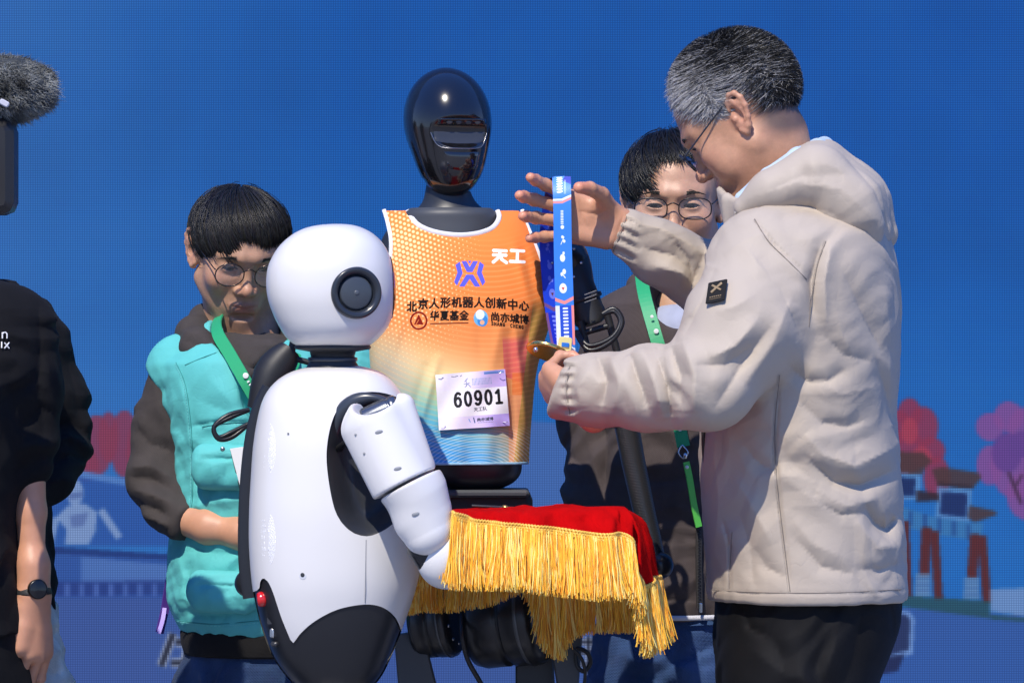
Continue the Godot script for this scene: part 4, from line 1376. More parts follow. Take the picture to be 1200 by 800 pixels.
func jersey_fold(px: float, py: float) -> float:
	var o := 0.0
	var p := Vector2(px, py)
	for f in [[490, 505, 514, 420, 5.0, 0.006], [478, 520, 500, 430, 6.0, -0.005], [452, 440, 476, 360, 6.0, 0.005], [440, 470, 460, 400, 6.0, -0.004], [462, 330, 480, 300, 8.0, -0.003], [500, 540, 520, 470, 7.0, 0.003],
		[604, 386, 618, 505, 4.0, 0.007], [596, 392, 604, 530, 5.0, -0.005], [628, 360, 610, 420, 5.0, -0.005], [588, 370, 578, 430, 6.0, 0.003], [560, 378, 566, 425, 6.0, -0.0025], [612, 285, 626, 345, 6.0, -0.004], [602, 290, 622, 360, 6.0, 0.004], [536, 505, 545, 545, 6.0, 0.0035], [580, 510, 584, 545, 6.0, -0.003], [606, 510, 608, 545, 5.0, 0.004], [470, 300, 452, 350, 5.0, 0.003]]:
		var q := Geometry2D.get_closest_point_to_segment(p, Vector2(f[0], f[1]), Vector2(f[2], f[3]))
		var dd := p.distance_to(q)
		if dd < f[4] * 3.0:
			var along := q.distance_to(Vector2(f[0], f[1])) / Vector2(f[0], f[1]).distance_to(Vector2(f[2], f[3]))
			o += f[5] * exp(-dd * dd / (f[4] * f[4])) * (0.35 + 0.65 * sin(PI * clampf(along, 0.0, 1.0)))
	o += 0.0022 * sin(px * 0.16 + py * 0.02) * smoothstep(440.0, 545.0, py)
	return o

func jersey_print() -> Texture2D:
	const S := 4.0
	var w := int(230 * S); var h := int(306 * S)
	var data := PackedByteArray()
	data.resize(w * h * 3)
	var k := 0
	for y in h:
		for x in w:
			var px := 425.0 + x / S; var py := 245.0 + y / S
			var c := Color(0.95, 0.49, 0.20)
			c = c.lerp(Color(0.95, 0.60, 0.33), smoothstep(330.0, 430.0, py))
			# blue water in the lower left, washing out to a pale band above it
			var low := smoothstep(0.0, 70.0, py - 432.0 - 0.30 * maxf(px - 520.0, -60.0))
			c = c.lerp(Color(0.93, 0.90, 0.66), smoothstep(-40.0, 20.0, py - 428.0 - 0.30 * (px - 520.0)) * smoothstep(620.0, 540.0, px) * 0.85)
			c = c.lerp(Color(0.42, 0.75, 0.70), low * smoothstep(640.0, 520.0, px))
			c = c.lerp(Color(0.20, 0.58, 0.86), smoothstep(20.0, 92.0, py - 432.0 - 0.22 * (px - 470.0)) * smoothstep(625.0, 560.0, px))
			c = c.lerp(Color(0.70, 0.64, 0.62), smoothstep(60.0, 0.0, Vector2(px - 452.0, (py - 455.0) * 0.7).length()) * 0.7)
			# warm facets on the right
			if px > 588.0 + (py - 380.0) * 0.05 and py > 392.0 and py < 440.0 + (px - 590.0) * 0.4: c = c.lerp(Color(0.90, 0.36, 0.38), 0.75 * smoothstep(392.0, 402.0, py))
			if px > 600.0 and py > 436.0 and py < 462.0: c = c.lerp(Color(0.93, 0.47, 0.22), 0.8)
			if py > 462.0 and px > 596.0: c = c.lerp(Color(0.93, 0.62, 0.42), 0.8)
			if px > 614.0 - (py - 440.0) * 0.12 and py > 345.0: c = c.lerp(Color(0.72, 0.58, 0.26), 0.85 * smoothstep(345.0, 375.0, py))
			# fine contour lines
			var g := sin(Vector2(px - 575.0, py - 190.0).length() * 1.05 + 2.0 * sin(px * 0.02))
			var on := smoothstep(260.0, 320.0, py)
			c = c.lerp(Color(0.99, 0.75, 0.48), 0.26 * maxf(g, 0.0) * on)
			if py > 492.0: c = c.lerp(Color(0.95, 0.98, 1.0), 0.5 * maxf(sin(Vector2(px - 560.0, (py - 560.0) * 1.4).length() * 1.5 + 3.0 * sin(px * 0.05)), 0.0) * smoothstep(490.0, 515.0, py))
			# half-tone dots running down from the shoulder
			var u := (px * 0.94 + py * 0.34) / 5.2; var v := (py * 0.94 - px * 0.34) / 5.2
			if int(floor(v)) % 2 == 0: u += 0.5
			var dot := Vector2(u - floor(u) - 0.5, v - floor(v) - 0.5).length()
			var size := 0.46 * clampf(1.15 - Vector2((px - 470.0) * 0.9, (py - 305.0) * 0.62).length() / 88.0, 0.0, 1.0)
			c = c.lerp(Color(1.0, 0.90, 0.66), clampf((size - dot) * 5.2 + 0.2, 0.0, 1.0) * 0.85 * smoothstep(0.03, 0.12, size))
			c = c.lerp(Color(1, 0.97, 0.93), 0.05)
			data[k] = int(c.r * 255); data[k + 1] = int(c.g * 255); data[k + 2] = int(c.b * 255)
			k += 3
	var im := Image.create_from_data(w, h, false, Image.FORMAT_RGB8, data)
	var t := func(x: float, y: float) -> Vector2: return Vector2((x - 425.0) * S, (y - 245.0) * S)
	ink_text(im, "天工", t.call(577.0, 291.0), Vector2(20.5, 0.8) * S, Vector2(-0.5, 17) * S, 3.6 * S, Color(1, 1, 1), 0.88)
	# violet emblem of crossed bars
	var vio := Color(0.36, 0.37, 0.86)
	for side in [1.0, -1.0]:
		var e := func(x: float, y: float) -> Vector2: return t.call(551.0 + side * x, 321.5 + y)
		ink_poly(im, PackedVector2Array([e.call(11.5, -14.0), e.call(16.5, -10.0), e.call(14.0, -1.5), e.call(18.0, 9.5), e.call(14.8, 14.0), e.call(8.2, -0.5)]), vio)
		ink_poly(im, PackedVector2Array([e.call(3.8, -14.5), e.call(9.6, -14.5), e.call(3.2, -1.8), e.call(0, -1.8), e.call(0, -7.5)]), vio)
		ink_poly(im, PackedVector2Array([e.call(0, 1.2), e.call(4.0, 1.2), e.call(12.2, 15.0), e.call(6.0, 15.0), e.call(0, 6.0)]), vio)
	ink_poly(im, PackedVector2Array([t.call(549.0, 306.5), t.call(553.0, 306.5), t.call(551.0, 310.5)]), vio)
	var blk := Color(0.10, 0.06, 0.05)
	var line := "北京人形机器人创新中心"
	for k2 in line.length():
		var x := 478.5 + k2 * 12.95
		var y := 348.5 + 3.8 * pow((k2 - 5.0) / 5.0, 2.0) + (1.5 if k2 == 0 else 0.0)
		ink_text(im, line[k2], t.call(x, y), Vector2(13.2, -0.35 + 0.12 * k2) * S, Vector2(-0.4 + 0.05 * k2, 12.0) * S, 1.9 * S, blk, 0.88)
	# round seal and its words
	var seal := Color(0.52, 0.09, 0.05)
	for s in 40:
		var a := TAU * s / 40.0; var b := TAU * (s + 1) / 40.0
		ink_line(im, t.call(492.0 + cos(a) * 9.2, 376.0 + sin(a) * 9.6), t.call(492.0 + cos(b) * 9.2, 376.0 + sin(b) * 9.6), 2.0 * S, seal)
	ink_poly(im, PackedVector2Array([t.call(492.0, 368.5), t.call(497.5, 380.5), t.call(486.5, 380.5)]), seal)
	ink_line(im, t.call(492.0, 375.0), t.call(489.0, 380.0), 0.8 * S, Color(0.9, 0.55, 0.3))
	ink_text(im, "华夏基金", t.call(505.5, 365.0), Vector2(11.3, -0.1) * S, Vector2(0, 10.5) * S, 1.75 * S, blk, 0.9)
	for k2 in 22: ink_line(im, t.call(506.0 + k2 * 2.0, 379.6 - k2 * 0.05), t.call(507.0 + k2 * 2.0, 379.6 - k2 * 0.05), 1.5 * S, Color(0.40, 0.16, 0.10), 0.85)
	# round blue mark and its words, cut off by the side seam
	for s in 4:
		var g := [[564.0, 373.0, 8.4, Color(0.45, 0.74, 0.90)], [566.0, 376.0, 6.0, Color(0.25, 0.56, 0.84)], [563.0, 369.0, 5.2, Color(0.92, 0.97, 0.98)], [565.5, 378.0, 2.6, Color(0.96, 0.72, 0.56)]]
		var pg := PackedVector2Array()
		for a in 20: pg.append(t.call(g[s][0] + cos(TAU * a / 20) * g[s][2], g[s][1] + sin(TAU * a / 20) * g[s][2] * 1.12))
		ink_poly(im, pg, g[s][3])
	ink_text(im, "尚亦城博", t.call(575.5, 366.0), Vector2(11.2, 0.9) * S, Vector2(0.2, 10.5) * S, 1.7 * S, blk, 0.9)
	ink_text(im, "SHANG", t.call(576.0, 377.2), Vector2(3.3, 0.3) * S, Vector2(0, 4.2) * S, 1.0 * S, blk, 0.86)
	ink_text(im, "CHENG", t.call(598.0, 379.6), Vector2(3.2, 0.4) * S, Vector2(0, 4.2) * S, 1.0 * S, blk, 0.86)
	return ImageTexture.create_from_image(im)

func jersey_and_bib() -> void:
	var root := thing("running_jersey", "orange and blue printed sleeveless running jersey with white piping", "jersey", P(540, 543, JZ))
	var fab := cloth(Color(1, 1, 1), 0.78, 0.25, 90.0, 0.1)
	fab.detail_enabled = false
	fab.uv1_triplanar = false; fab.uv1_scale = Vector3.ONE
	fab.normal_enabled = false
	fab.albedo_color = Color(1, 1, 1); fab.albedo_texture = jersey_print(); fab.texture_repeat = false
	fab.backlight_enabled = true; fab.backlight = Color(0.25, 0.16, 0.10)
	# two panels, front and back, cut to neck and armholes
	var neck := [478, 247, 483, 256, 491, 264.5, 503, 270.5, 518, 274.5, 535, 276.5, 551, 276, 566, 273, 577, 268, 583, 261, 585, 254, 583, 247]
	var hole_r := [612, 246, 615, 258, 622, 275, 631, 298, 640, 325, 647, 346]
	var hole_l := [450, 246, 455, 262, 459, 282, 458, 305, 451, 328, 440, 346]
	var npoly := PackedVector2Array([Vector2(478, 200)])
	for k in range(0, neck.size(), 2): npoly.append(Vector2(neck[k], neck[k + 1]))
	npoly.append(Vector2(583, 200))
	var rpoly := PackedVector2Array()
	for k in range(0, hole_r.size(), 2): rpoly.append(Vector2(hole_r[k], hole_r[k + 1]))
	rpoly.append_array([Vector2(720, 346), Vector2(720, 240)])
	var lpoly_ := PackedVector2Array()
	for k in range(0, hole_l.size(), 2): lpoly_.append(Vector2(hole_l[k], hole_l[k + 1]))
	lpoly_.append_array([Vector2(380, 346), Vector2(380, 240)])
	jersey_z(500, 400)
	var u := U(JZ)
	for side in 2:
		var m := M.new()
		var nx := 120
		var ny := 150
		for r in ny + 1:
			var py := lerpf(247.0, 543.0, float(r) / ny)
			var k := 0
			while k < jrows.size() - 2 and jrows[k + 1].y < py: k += 1
			var t := clampf((py - jrows[k].y) / (jrows[k + 1].y - jrows[k].y), 0.0, 1.0)
			var q := jrows[k].lerp(jrows[k + 1], t)
			for s in nx + 1:
				var a := PI * s / nx
				var px := (q.x + q.z) / 2.0 - cos(a) * (q.z - q.x) / 2.0
				var zz := jersey_z(px, py)
				if side == 1: zz = 2.0 * JZ - zz
				var w := P(px, py, JZ); w.z = zz
				m.vert(w, Vector3.BACK, Vector2((px - 425.0) / 230.0, (py - 245.0) / 306.0))
		for r in ny:
			for s in nx:
				var a := r * (nx + 1) + s
				m.quad(a, a + 1, a + nx + 2, a + nx + 1)
		m.smooth()
		var flip := 0.0
		for k in m.n.size(): flip += m.n[k].z * (1.0 if side == 0 else -1.0)
		if flip < 0.0:
			for k in m.n.size(): m.n[k] = -m.n[k]
		var cutm := m.clip(func(p: Vector3) -> float:
			var q := Vector2(p.x / u + 600.0, 400.0 - (p.y - CAM_Y) / u)
			var nk := sdpoly(q if side == 0 else q + Vector2(0, 14), npoly)
			return minf(nk, minf(sdpoly(q, rpoly), sdpoly(q, lpoly_))))
		part("front_panel" if side == 0 else "back_panel", cutm[1], fab, root)
	var white := cloth(Color(0.82, 0.82, 0.82), 0.8, 0.3, 120.0, 0.1)
	for e in [neck, hole_r, hole_l]:
		var pts := []
		for k in range(0, e.size(), 2):
			var q := P(e[k], e[k + 1], JZ); q.z = jersey_z(e[k], e[k + 1]) + 0.001
			pts.append(q)
		part("piping", M.new().tube(curve(pts, 6), PackedFloat32Array([3.0 * u if e == neck else 2.4 * u]), 10, 0.45, Vector3.BACK), white, root)
	# stitched hem
	var hem := []
	for k in 30:
		var px := lerpf(449.0, 618.0, k / 29.0)
		var q := P(px, 541.5, JZ); q.z = jersey_z(px, 541.5)
		hem.append(q)
	part("hem", M.new().tube(curve(hem, 3), PackedFloat32Array([1.6 * u]), 8, 0.6, Vector3.BACK), cloth(Color(0.30, 0.55, 0.72), 0.8, 0.3, 120.0, 0.1), root)

	# ---- race number
	const BS := 8.0
	var im := Image.create(int(88 * BS), int(72 * BS), false, Image.FORMAT_RGB8)
	im.fill(Color(0.95, 0.95, 0.96))
	for y in im.get_height():
		var fy := float(y) / im.get_height()
		for x in im.get_width():
			var fx := float(x) / im.get_width()
			if fy < 0.30: im.set_pixel(x, y, Color(0.95, 0.94, 0.97).lerp(Color(0.78, 0.68, 0.93), smoothstep(0.25, 1.0, fx) * 0.85))
			elif fy > 0.78: im.set_pixel(x, y, Color(0.94, 0.92, 0.97).lerp(Color(0.74, 0.66, 0.93), smoothstep(0.2, 0.95, fx)))
	var grey := Color(0.50, 0.54, 0.66)
	for r in 4:
		im.fill_rect(Rect2i(int(61 * BS), int((1.2 + r * 0.9) * BS), int(25 * BS), int(0.7 * BS)), Color(0.45, 0.62, 0.86))
	for k in 16: ink_line(im, Vector2(62 + k * 1.5, 3.4) * BS, Vector2(62.8 + k * 1.5, 3.4) * BS, 1.6 * BS, Color(0.35, 0.52, 0.80))
	for r in 3:
		for k in 14: ink_line(im, Vector2(46 + k * 1.8, 9.0 + r * 3.0) * BS, Vector2(46 + k * 1.8, 10.8 + r * 3.0) * BS, (0.9 if (k + r) % 3 else 1.3) * BS, Color(0.62, 0.68, 0.82), 0.8)
	for q in [[36, 12, 40, 8], [38, 9, 38, 18], [35, 15, 42, 14], [36, 19, 40, 15], [40, 15, 43, 19]]: ink_line(im, Vector2(q[0], q[1]) * BS, Vector2(q[2], q[3]) * BS, 0.9 * BS, grey)
	for q in [[8, 4.2, 10, 4.6], [20, 4.0, 23, 4.6], [24, 4.6, 28, 3.8], [31, 4.6, 33, 3.4]]: ink_line(im, Vector2(q[0], q[1]) * BS, Vector2(q[2], q[3]) * BS, 0.8 * BS, Color(0.28, 0.30, 0.38))
	ink_text(im, "60901", Vector2(19.5, 24.5) * BS, Vector2(12.8, -0.1) * BS, Vector2(0, 19.5) * BS, 3.5 * BS, Color(0.03, 0.03, 0.035), 1.0)
	ink_text(im, "天工队", Vector2(45, 45.5) * BS, Vector2(5.6, 0) * BS, Vector2(0, 5.2) * BS, 0.75 * BS, Color(0.35, 0.36, 0.40))
	ink_line(im, Vector2(38, 60) * BS, Vector2(39.5, 64) * BS, 1.0 * BS, Color(0.4, 0.6, 0.85)); ink_line(im, Vector2(44, 59) * BS, Vector2(45, 65) * BS, 1.4 * BS, Color(0.3, 0.36, 0.55))
	ink_text(im, "尚亦城博", Vector2(48, 59.5) * BS, Vector2(5.2, -0.1) * BS, Vector2(0, 4.4) * BS, 0.8 * BS, Color(0.25, 0.26, 0.34))
	for k in 10: ink_line(im, Vector2(49 + k * 2, 65.5) * BS, Vector2(50 + k * 2, 65.4) * BS, 0.7 * BS, Color(0.45, 0.46, 0.55))
	var bm := mat(Color(1, 1, 1), 0.55)
	bm.albedo_color = Color(1, 1, 1); bm.albedo_texture = ImageTexture.create_from_image(im); bm.texture_repeat = false
	var bib := M.new()
	var c00 := Vector2(511.5, 438.5); var c10 := Vector2(592, 432); var c01 := Vector2(515.5, 502.5); var c11 := Vector2(597.5, 497.5)
	for r in 13:
		for s in 17:
			var q := c00.lerp(c10, s / 16.0).lerp(c01.lerp(c11, s / 16.0), r / 12.0)
			var w := P(q.x, q.y, JZ)
			var base := 0.0
			for dx in [-14.0, -7.0, 0.0, 7.0, 14.0]: base += jersey_z(clampf(q.x + dx, 500.0, 606.0), clampf(q.y, 436.0, 500.0)) / 5.0
			w.z = base + 0.0075 + 0.002 * sin(s * 0.7 + r * 0.5)
			if (r == 12 or r == 11) and s > 14: w.z += 0.004
			bib.vert(w, Vector3.BACK, Vector2(s / 16.0, r / 12.0))
	for r in 12:
		for s in 16:
			var a := r * 17 + s
			bib.quad(a, a + 1, a + 18, a + 17)
	bib.smooth()
	for k in bib.n.size():
		if bib.n[k].z < 0.0: bib.n[k] = -bib.n[k]
	var back := M.new().add(bib)
	for k in back.v.size():
		back.v[k] -= back.n[k] * 0.0006; back.n[k] = -back.n[k]
	var bt := thing("race_bib", "white and lavender paper race bib numbered 60901 pinned on the jersey", "race bib", P(555, 502, JZ + 0.05))
	part("printed_sheet", bib, bm, bt)
	part("sheet_back", back, mat(Color(0.75, 0.75, 0.76), 0.7), bt)
	for q in [c00 + Vector2(6, 4), c10 + Vector2(-5, 4), c01 + Vector2(5, -4), c11 + Vector2(-5, -4)]:
		var w := P(q.x, q.y, JZ); w.z = jersey_z(q.x, q.y) + 0.0105
		part("safety_pin", M.new().tube(PackedVector3Array([w - Vector3(0.004, 0, 0), w + Vector3(0, 0, 0.001), w + Vector3(0.004, 0.001, 0)]), PackedFloat32Array([0.0005]), 6), mat(Color(0.6, 0.6, 0.62), 0.25, 1.0), bt)

# ---------------------------------------------------------------- red cloth with gold fringe
func draped_cloth() -> void:
	var rng := RandomNumberGenerator.new(); rng.seed = 77
	# [top px, py, z, hem px, py, z, fringe length px]
	var rim := [[536, 596, .40, 533, 603, .475, 82], [560, 597, .43, 557, 612.5, .478, 78], [600, 596, .43, 600, 617, .482, 74], [650, 594.5, .43, 650, 622, .482, 75], [700, 593, .43, 700, 629, .482, 74], [729, 593, .42, 739, 633, .475, 70],
		[735, 597, .39, 749, 689, .43, 78], [738, 598, .30, 768, 681, .34, 72], [736, 598, .2, 764, 678, .2, 72], [728, 595, .13, 748, 676, .09, 66], [700, 595, .11, 700, 668, .08, 74], [672, 595, .11, 668, 672, .08, 76], [652, 595, .11, 652, 692, .085, 82], [636, 596, .11, 634, 676, .08, 72], [622, 596, .11, 618, 630, .08, 64],
		[590, 597, .11, 585, 628, .08, 78], [545, 599, .11, 540, 634, .08, 82], [515, 602, .13, 494, 634, .1, 82], [510, 604, .22, 490, 634, .2, 80], [518, 600, .33, 514, 606, .37, 46]]
	var tp := []; var hp := []; var fl := []
	for q in rim:
		tp.append(P(q[0], q[1], q[2])); hp.append(P(q[3], q[4], q[5])); fl.append(Vector3(q[6], 0, 0))
	var per := 14
	var T := curve(tp, per, true); var H := curve(hp, per, true); var L := curve(fl, per, true)
	var n := T.size()
	var ctr := Vector3.ZERO
	for q in T: ctr += q
	ctr /= n
	var m := M.new()
	var nz := FastNoiseLite.new(); nz.seed = 3; nz.frequency = 9.0
	var rows := 14
	for r in rows:
		for s in n:
			var p: Vector3
			if r < 5:
				p = ctr.lerp(T[s], r / 5.0)
				p.y += 0.010 * nz.get_noise_2d(p.x, p.z) + 0.004 * (1.0 - r / 5.0)
			else:
				var t := (r - 5.0) / (rows - 6.0)
				var out := (H[s] - ctr) * Vector3(1, 0, 1)
				p = T[s].lerp(H[s], t) + out.normalized() * 0.016 * sin(PI * t * 0.5) * (1.0 - t)
				p.y += (T[s].y - H[s].y) * 0.22 * sin(PI * t)
				p += out.normalized() * (0.006 * t * sin(s * 0.55) + 0.005 * t * sin(s * 0.23 + 1.0) + 0.012 * sin(PI * t) * nz.get_noise_2d(s * 0.016, t * 0.12))
			m.vert(p, Vector3.UP)
	for r in rows - 1:
		for s in n:
			var a := r * n + s; var b := r * n + (s + 1) % n
			m.quad(a, b, b + n, a + n)
	m.smooth()
	if m.n[n * 2].y < 0.0:
		for k in m.n.size(): m.n[k] = -m.n[k]
	var root := thing("ceremonial_cloth", "bright red cloth with long gold fringe draped over the robot's forearm", "cloth", Vector3(ctr.x, ctr.y - 0.05, ctr.z))
	var red := cloth(Color(0.50, 0.002, 0.003), 0.95, 0.8, 70.0, 0.0)
	red.metallic_specular = 0.15
	part("red_cloth", m, red, root)
	# braid
	var gold := vmat(0.42)
	gold.rim_enabled = true; gold.rim = 0.3; gold.rim_tint = 0.8
	var hem := PackedVector3Array(); 
	for s in n: hem.append(m.v[(rows - 1) * n + s])
	var braid := M.new()
	braid.col = Color(0.80, 0.46, 0.06)
	for lane in 3:
		var pts := PackedVector3Array(); var rad := PackedFloat32Array()
		for s in n + 1:
			for e in 3:
				var f := hem[s % n].lerp(hem[(s + 1) % n], e / 3.0)
				var out := ((f - ctr) * Vector3(1, 0, 1)).normalized()
				pts.append(f + out * 0.0022 + Vector3(0, (lane - 1) * 0.0042 + 0.0016 * sin((s * 3 + e) * 2.1 + lane * 2.0), 0))
				rad.append(0.0021 + 0.0006 * sin((s * 3 + e) * 2.1 + lane))
		braid.tube(pts, rad, 6)
	stuff(part("gold_braid", braid, gold, root))
	# fringe: twisted cords hanging from the braid
	var fr := M.new()
	var tones := [Color(0.93, 0.47, 0.025), Color(0.96, 0.58, 0.05), Color(0.82, 0.33, 0.012), Color(1.0, 0.78, 0.22)]
	for s in n:
		var step := hem[s].distance_to(hem[(s + 1) % n])
		var cnt := int(ceil(step / 0.0013)) * 5
		for k in cnt:
			var f := rng.randf()
			var top := hem[s].lerp(hem[(s + 1) % n], f)
			var out := ((top - ctr) * Vector3(1, 0, 1)).normalized()
			var ln := L[s].lerp(L[(s + 1) % n], f).x * U(top.z) * rng.randf_range(0.90, 1.03)
			var layer := rng.randf_range(-0.0035, 0.0045)
			top += out * layer
			var clump := 0.006 * sin(s * 1.7 + f * 1.7 + floor(s / 3.0) * 2.4)
			var sway := Vector3(rng.randfn(0.0, 0.0035) + clump, 0, rng.randfn(0.0, 0.003))
			var pts := PackedVector3Array()
			var ph := rng.randf() * TAU
			for e in 6:
				var t := e / 5.0
				pts.append(top + Vector3(0, -ln * t, 0) + sway * t * t + out * 0.012 * sin(t * 1.4) + Vector3(sin(ph + t * 9.0), 0, cos(ph + t * 8.0)) * 0.0009)
			fr.col = tones[rng.randi() % 4]
			fr.tube(pts, PackedFloat32Array([0.0009, 0.00085, 0.00085, 0.0008, 0.0008, 0.0006]), 4)
	stuff(part("gold_fringe", fr, gold, root))
	# something small laid on the cloth
	var pen := thing("medal_pin", "thin dark stick with a gold knob lying on the red cloth", "pin", P(585, 594, 0.3))
	part("stick", M.new().tube(PackedVector3Array([P(553, 592.5, 0.34), P(592, 594.5, 0.34), P(612, 595.5, 0.33)]), PackedFloat32Array([0.0022, 0.0026, 0.0018]), 8), mat(Color(0.02, 0.016, 0.014), 0.35), pen)
	part("knob", M.new().ball(P(592, 594, 0.342), Vector3(0.0052, 0.0034, 0.004), Basis(), 16, 10), mat(Color(0.85, 0.55, 0.15), 0.25, 1.0), pen)

# ---------------------------------------------------------------- medal on its ribbon
func ribbon_print(flip: bool) -> Texture2D:
	const S := 8.0
	var im := Image.create(int(22 * S), int(214 * S), false, Image.FORMAT_RGB8)
	im.fill(Color(0.20, 0.51, 0.90))
	var w := Color(0.93, 0.96, 1.0)
	var pink := Color(0.96, 0.58, 0.56)
	var navy := Color(0.05, 0.16, 0.66)
	var v := func(x: float, y: float) -> Vector2: return Vector2(x, y) * S
	ink_poly(im, PackedVector2Array([v.call(15, 0), v.call(22, 0), v.call(22, 22), v.call(12, 14)]), navy)
	for k in 7:
		var y := 5.0 + k * 5.1
		ink_line(im, v.call(6.0, y), v.call(11.0, y - 0.6), 2.6 * S, w); ink_line(im, v.call(6.3, y + 1.8), v.call(10.5, y + 1.4), 0.8 * S, w)
	for k in 14: ink_line(im, v.call(14.0, 13.0 + k * 2.0), v.call(15.5, 13.0 + k * 2.0), 0.9 * S, w, 0.8)
	for q in [[50, w, 3.4], [54.5, pink, 3.6]]:
		ink_line(im, v.call(-1, q[0]), v.call(11, q[0] + 0.5), q[2] * S, q[1]); ink_line(im, v.call(11, q[0] + 0.5), v.call(23, q[0] - 7.0), q[2] * S, q[1])
	for k in 9: ink_line(im, v.call(9.5, 68.0 + k * 1.9), v.call(12.0, 68.0 + k * 1.9), 1.1 * S, w)
	for q in [[11, 87, 2.2], [11, 97, 1.6], [13, 101, 1.6], [10.5, 116, 3.2], [12, 112, 1.4], [9, 129, 1.6], [12, 127, 2.2], [10, 141, 4.6]]:
		var pg := PackedVector2Array()
		for a in 16: pg.append(v.call(q[0] + cos(TAU * a / 16) * q[2], q[1] + sin(TAU * a / 16) * q[2]))
		ink_poly(im, pg, w)
	ink_line(im, v.call(9, 128), v.call(13, 132), 1.0 * S, w); ink_line(im, v.call(9, 104), v.call(13, 97), 0.8 * S, w)
	ink_poly(im, PackedVector2Array([v.call(8, 140), v.call(12, 140), v.call(10, 143)]), Color(0.85, 0.35, 0.25))
	ink_line(im, v.call(-1, 151), v.call(11, 155), 3.4 * S, pink); ink_line(im, v.call(11, 155), v.call(23, 150), 3.4 * S, pink)
	im.fill_rect(Rect2i(0, int(158 * S), int(5 * S), int(40 * S)), Color(0.90, 0.93, 0.95)); im.fill_rect(Rect2i(int(5 * S), int(158 * S), int(14 * S), int(40 * S)), Color(0.10, 0.30, 0.80)); im.fill_rect(Rect2i(int(19 * S), int(158 * S), int(3 * S), int(40 * S)), pink)
	for k in 9: ink_line(im, v.call(9.5, 161.0 + k * 3.6), v.call(14.0, 161.0 + k * 3.6), 2.0 * S, w)
	ink_line(im, v.call(-1, 203), v.call(11, 199), 3.6 * S, w); ink_line(im, v.call(11, 199), v.call(23, 204), 3.6 * S, w)
	if flip:
		im.flip_x()
	return ImageTexture.create_from_image(im)

func medal() -> void:
	var root := thing("medal", "gold medal hanging from a blue printed ribbon in the man's hands", "medal", P(660, 420, 0.05))
	for side in 2:
		# the loop: front strand down to the medal, back strand behind the fingers
		var c := [[658, 207, .060], [658.5, 225, .075], [659, 250, .078], [659.5, 290, .075], [661, 340, .072], [662.5, 380, .07], [664, 419, .07]] if side == 0 else [[658, 207.5, .058], [652, 214, .030], [646, 240, .008], [642, 280, .0], [644, 320, .01], [648, 360, .02], [655, 400, .045], [660, 418, .062]]
		var pts := []
		for q in c: pts.append(P(q[0], q[1], q[2]))
		var line := curve(pts, 8)
		var m := M.new()
		var w := 10.8 * U(0.07)
		for k in line.size():
			var t := (line[mini(k + 1, line.size() - 1)] - line[maxi(k - 1, 0)]).normalized()
			var yaw := 0.25 * sin(k * 0.09) if side == 0 else -0.5
			var sd := Vector3(cos(yaw), 0.0, sin(yaw))
			sd = (sd - t * sd.dot(t)).normalized()
			var nn := sd.cross(t).normalized()
			if nn.z < 0.0: nn = -nn
			for e in 5:
				var f := e / 4.0
				m.vert(line[k] + sd * (f - 0.5) * 2.0 * w + nn * 0.0012 * sin(f * PI), nn, Vector2(f, float(k) / (line.size() - 1)))
			if k:
				for e in 4:
					var a := (k - 1) * 5 + e
					m.quad(a, a + 1, a + 6, a + 5)
		var back := M.new().add(m)
		for k in back.v.size():
			back.v[k] -= back.n[k] * 0.0009; back.n[k] = -back.n[k]
		var rm := mat(Color(1, 1, 1), 0.5)
		rm.albedo_color = Color(1, 1, 1) if side == 0 else Color(0.45, 0.5, 0.9)
		rm.albedo_texture = ribbon_print(side == 1)
		rm.texture_repeat = false
		rm.rim_enabled = true; rm.rim = 0.15
		var o := part("ribbon", m, rm, root)
		part("ribbon_back", back, rm, o)
	var gold := mat(Color(0.80, 0.52, 0.16), 0.22, 1.0)
	# medal seen edge on, with the pale enamel bar where the ribbon is threaded
	var g := Transform3D(Basis(Vector3.BACK, -0.30) * Basis(Vector3.RIGHT, 1.38), P(642, 412, 0.085))
	var disc := M.new().lathe(PackedVector2Array([Vector2(0.0005, -0.0026), Vector2(0.027, -0.0026), Vector2(0.0325, -0.0036), Vector2(0.0345, -0.0022), Vector2(0.0345, 0.0022), Vector2(0.0325, 0.0036), Vector2(0.027, 0.0026), Vector2(0.0005, 0.0026)]), Transform3D(g.basis * Basis(Vector3.RIGHT, PI / 2 - 0.16), g.origin), 48)
	part("medal_disc", disc, gold, root)
	var knob := M.new().ball(P(628, 409.5, 0.118), Vector3(0.004, 0.004, 0.003), Basis(), 14, 8)
	part("medal_stud", knob, mat(Color(0.75, 0.76, 0.78), 0.2, 1.0), root)
	var ring := M.new()
	ring.plate(M.rrect(0.0105, 0.0135, 0.004, 4), 0.0022, 0.0008, Transform3D(Basis(Vector3.BACK, -0.1), P(662, 405, 0.083)))
	part("enamel_bar", ring, mat(Color(0.88, 0.74, 0.30), 0.3, 0.3), root)
	var slot := M.new()
	slot.plate(M.rrect(0.0058, 0.0034, 0.0012, 3), 0.0010, 0.0004, Transform3D(Basis(Vector3.BACK, -0.1), P(662.5, 404, 0.0868)))
	part("enamel_window", slot, mat(Color(0.02, 0.16, 0.60), 0.3), root)
# ---------------------------------------------------------------- people: heads, hair, hands, glasses
const SKIN := Color(0.50, 0.285, 0.178)

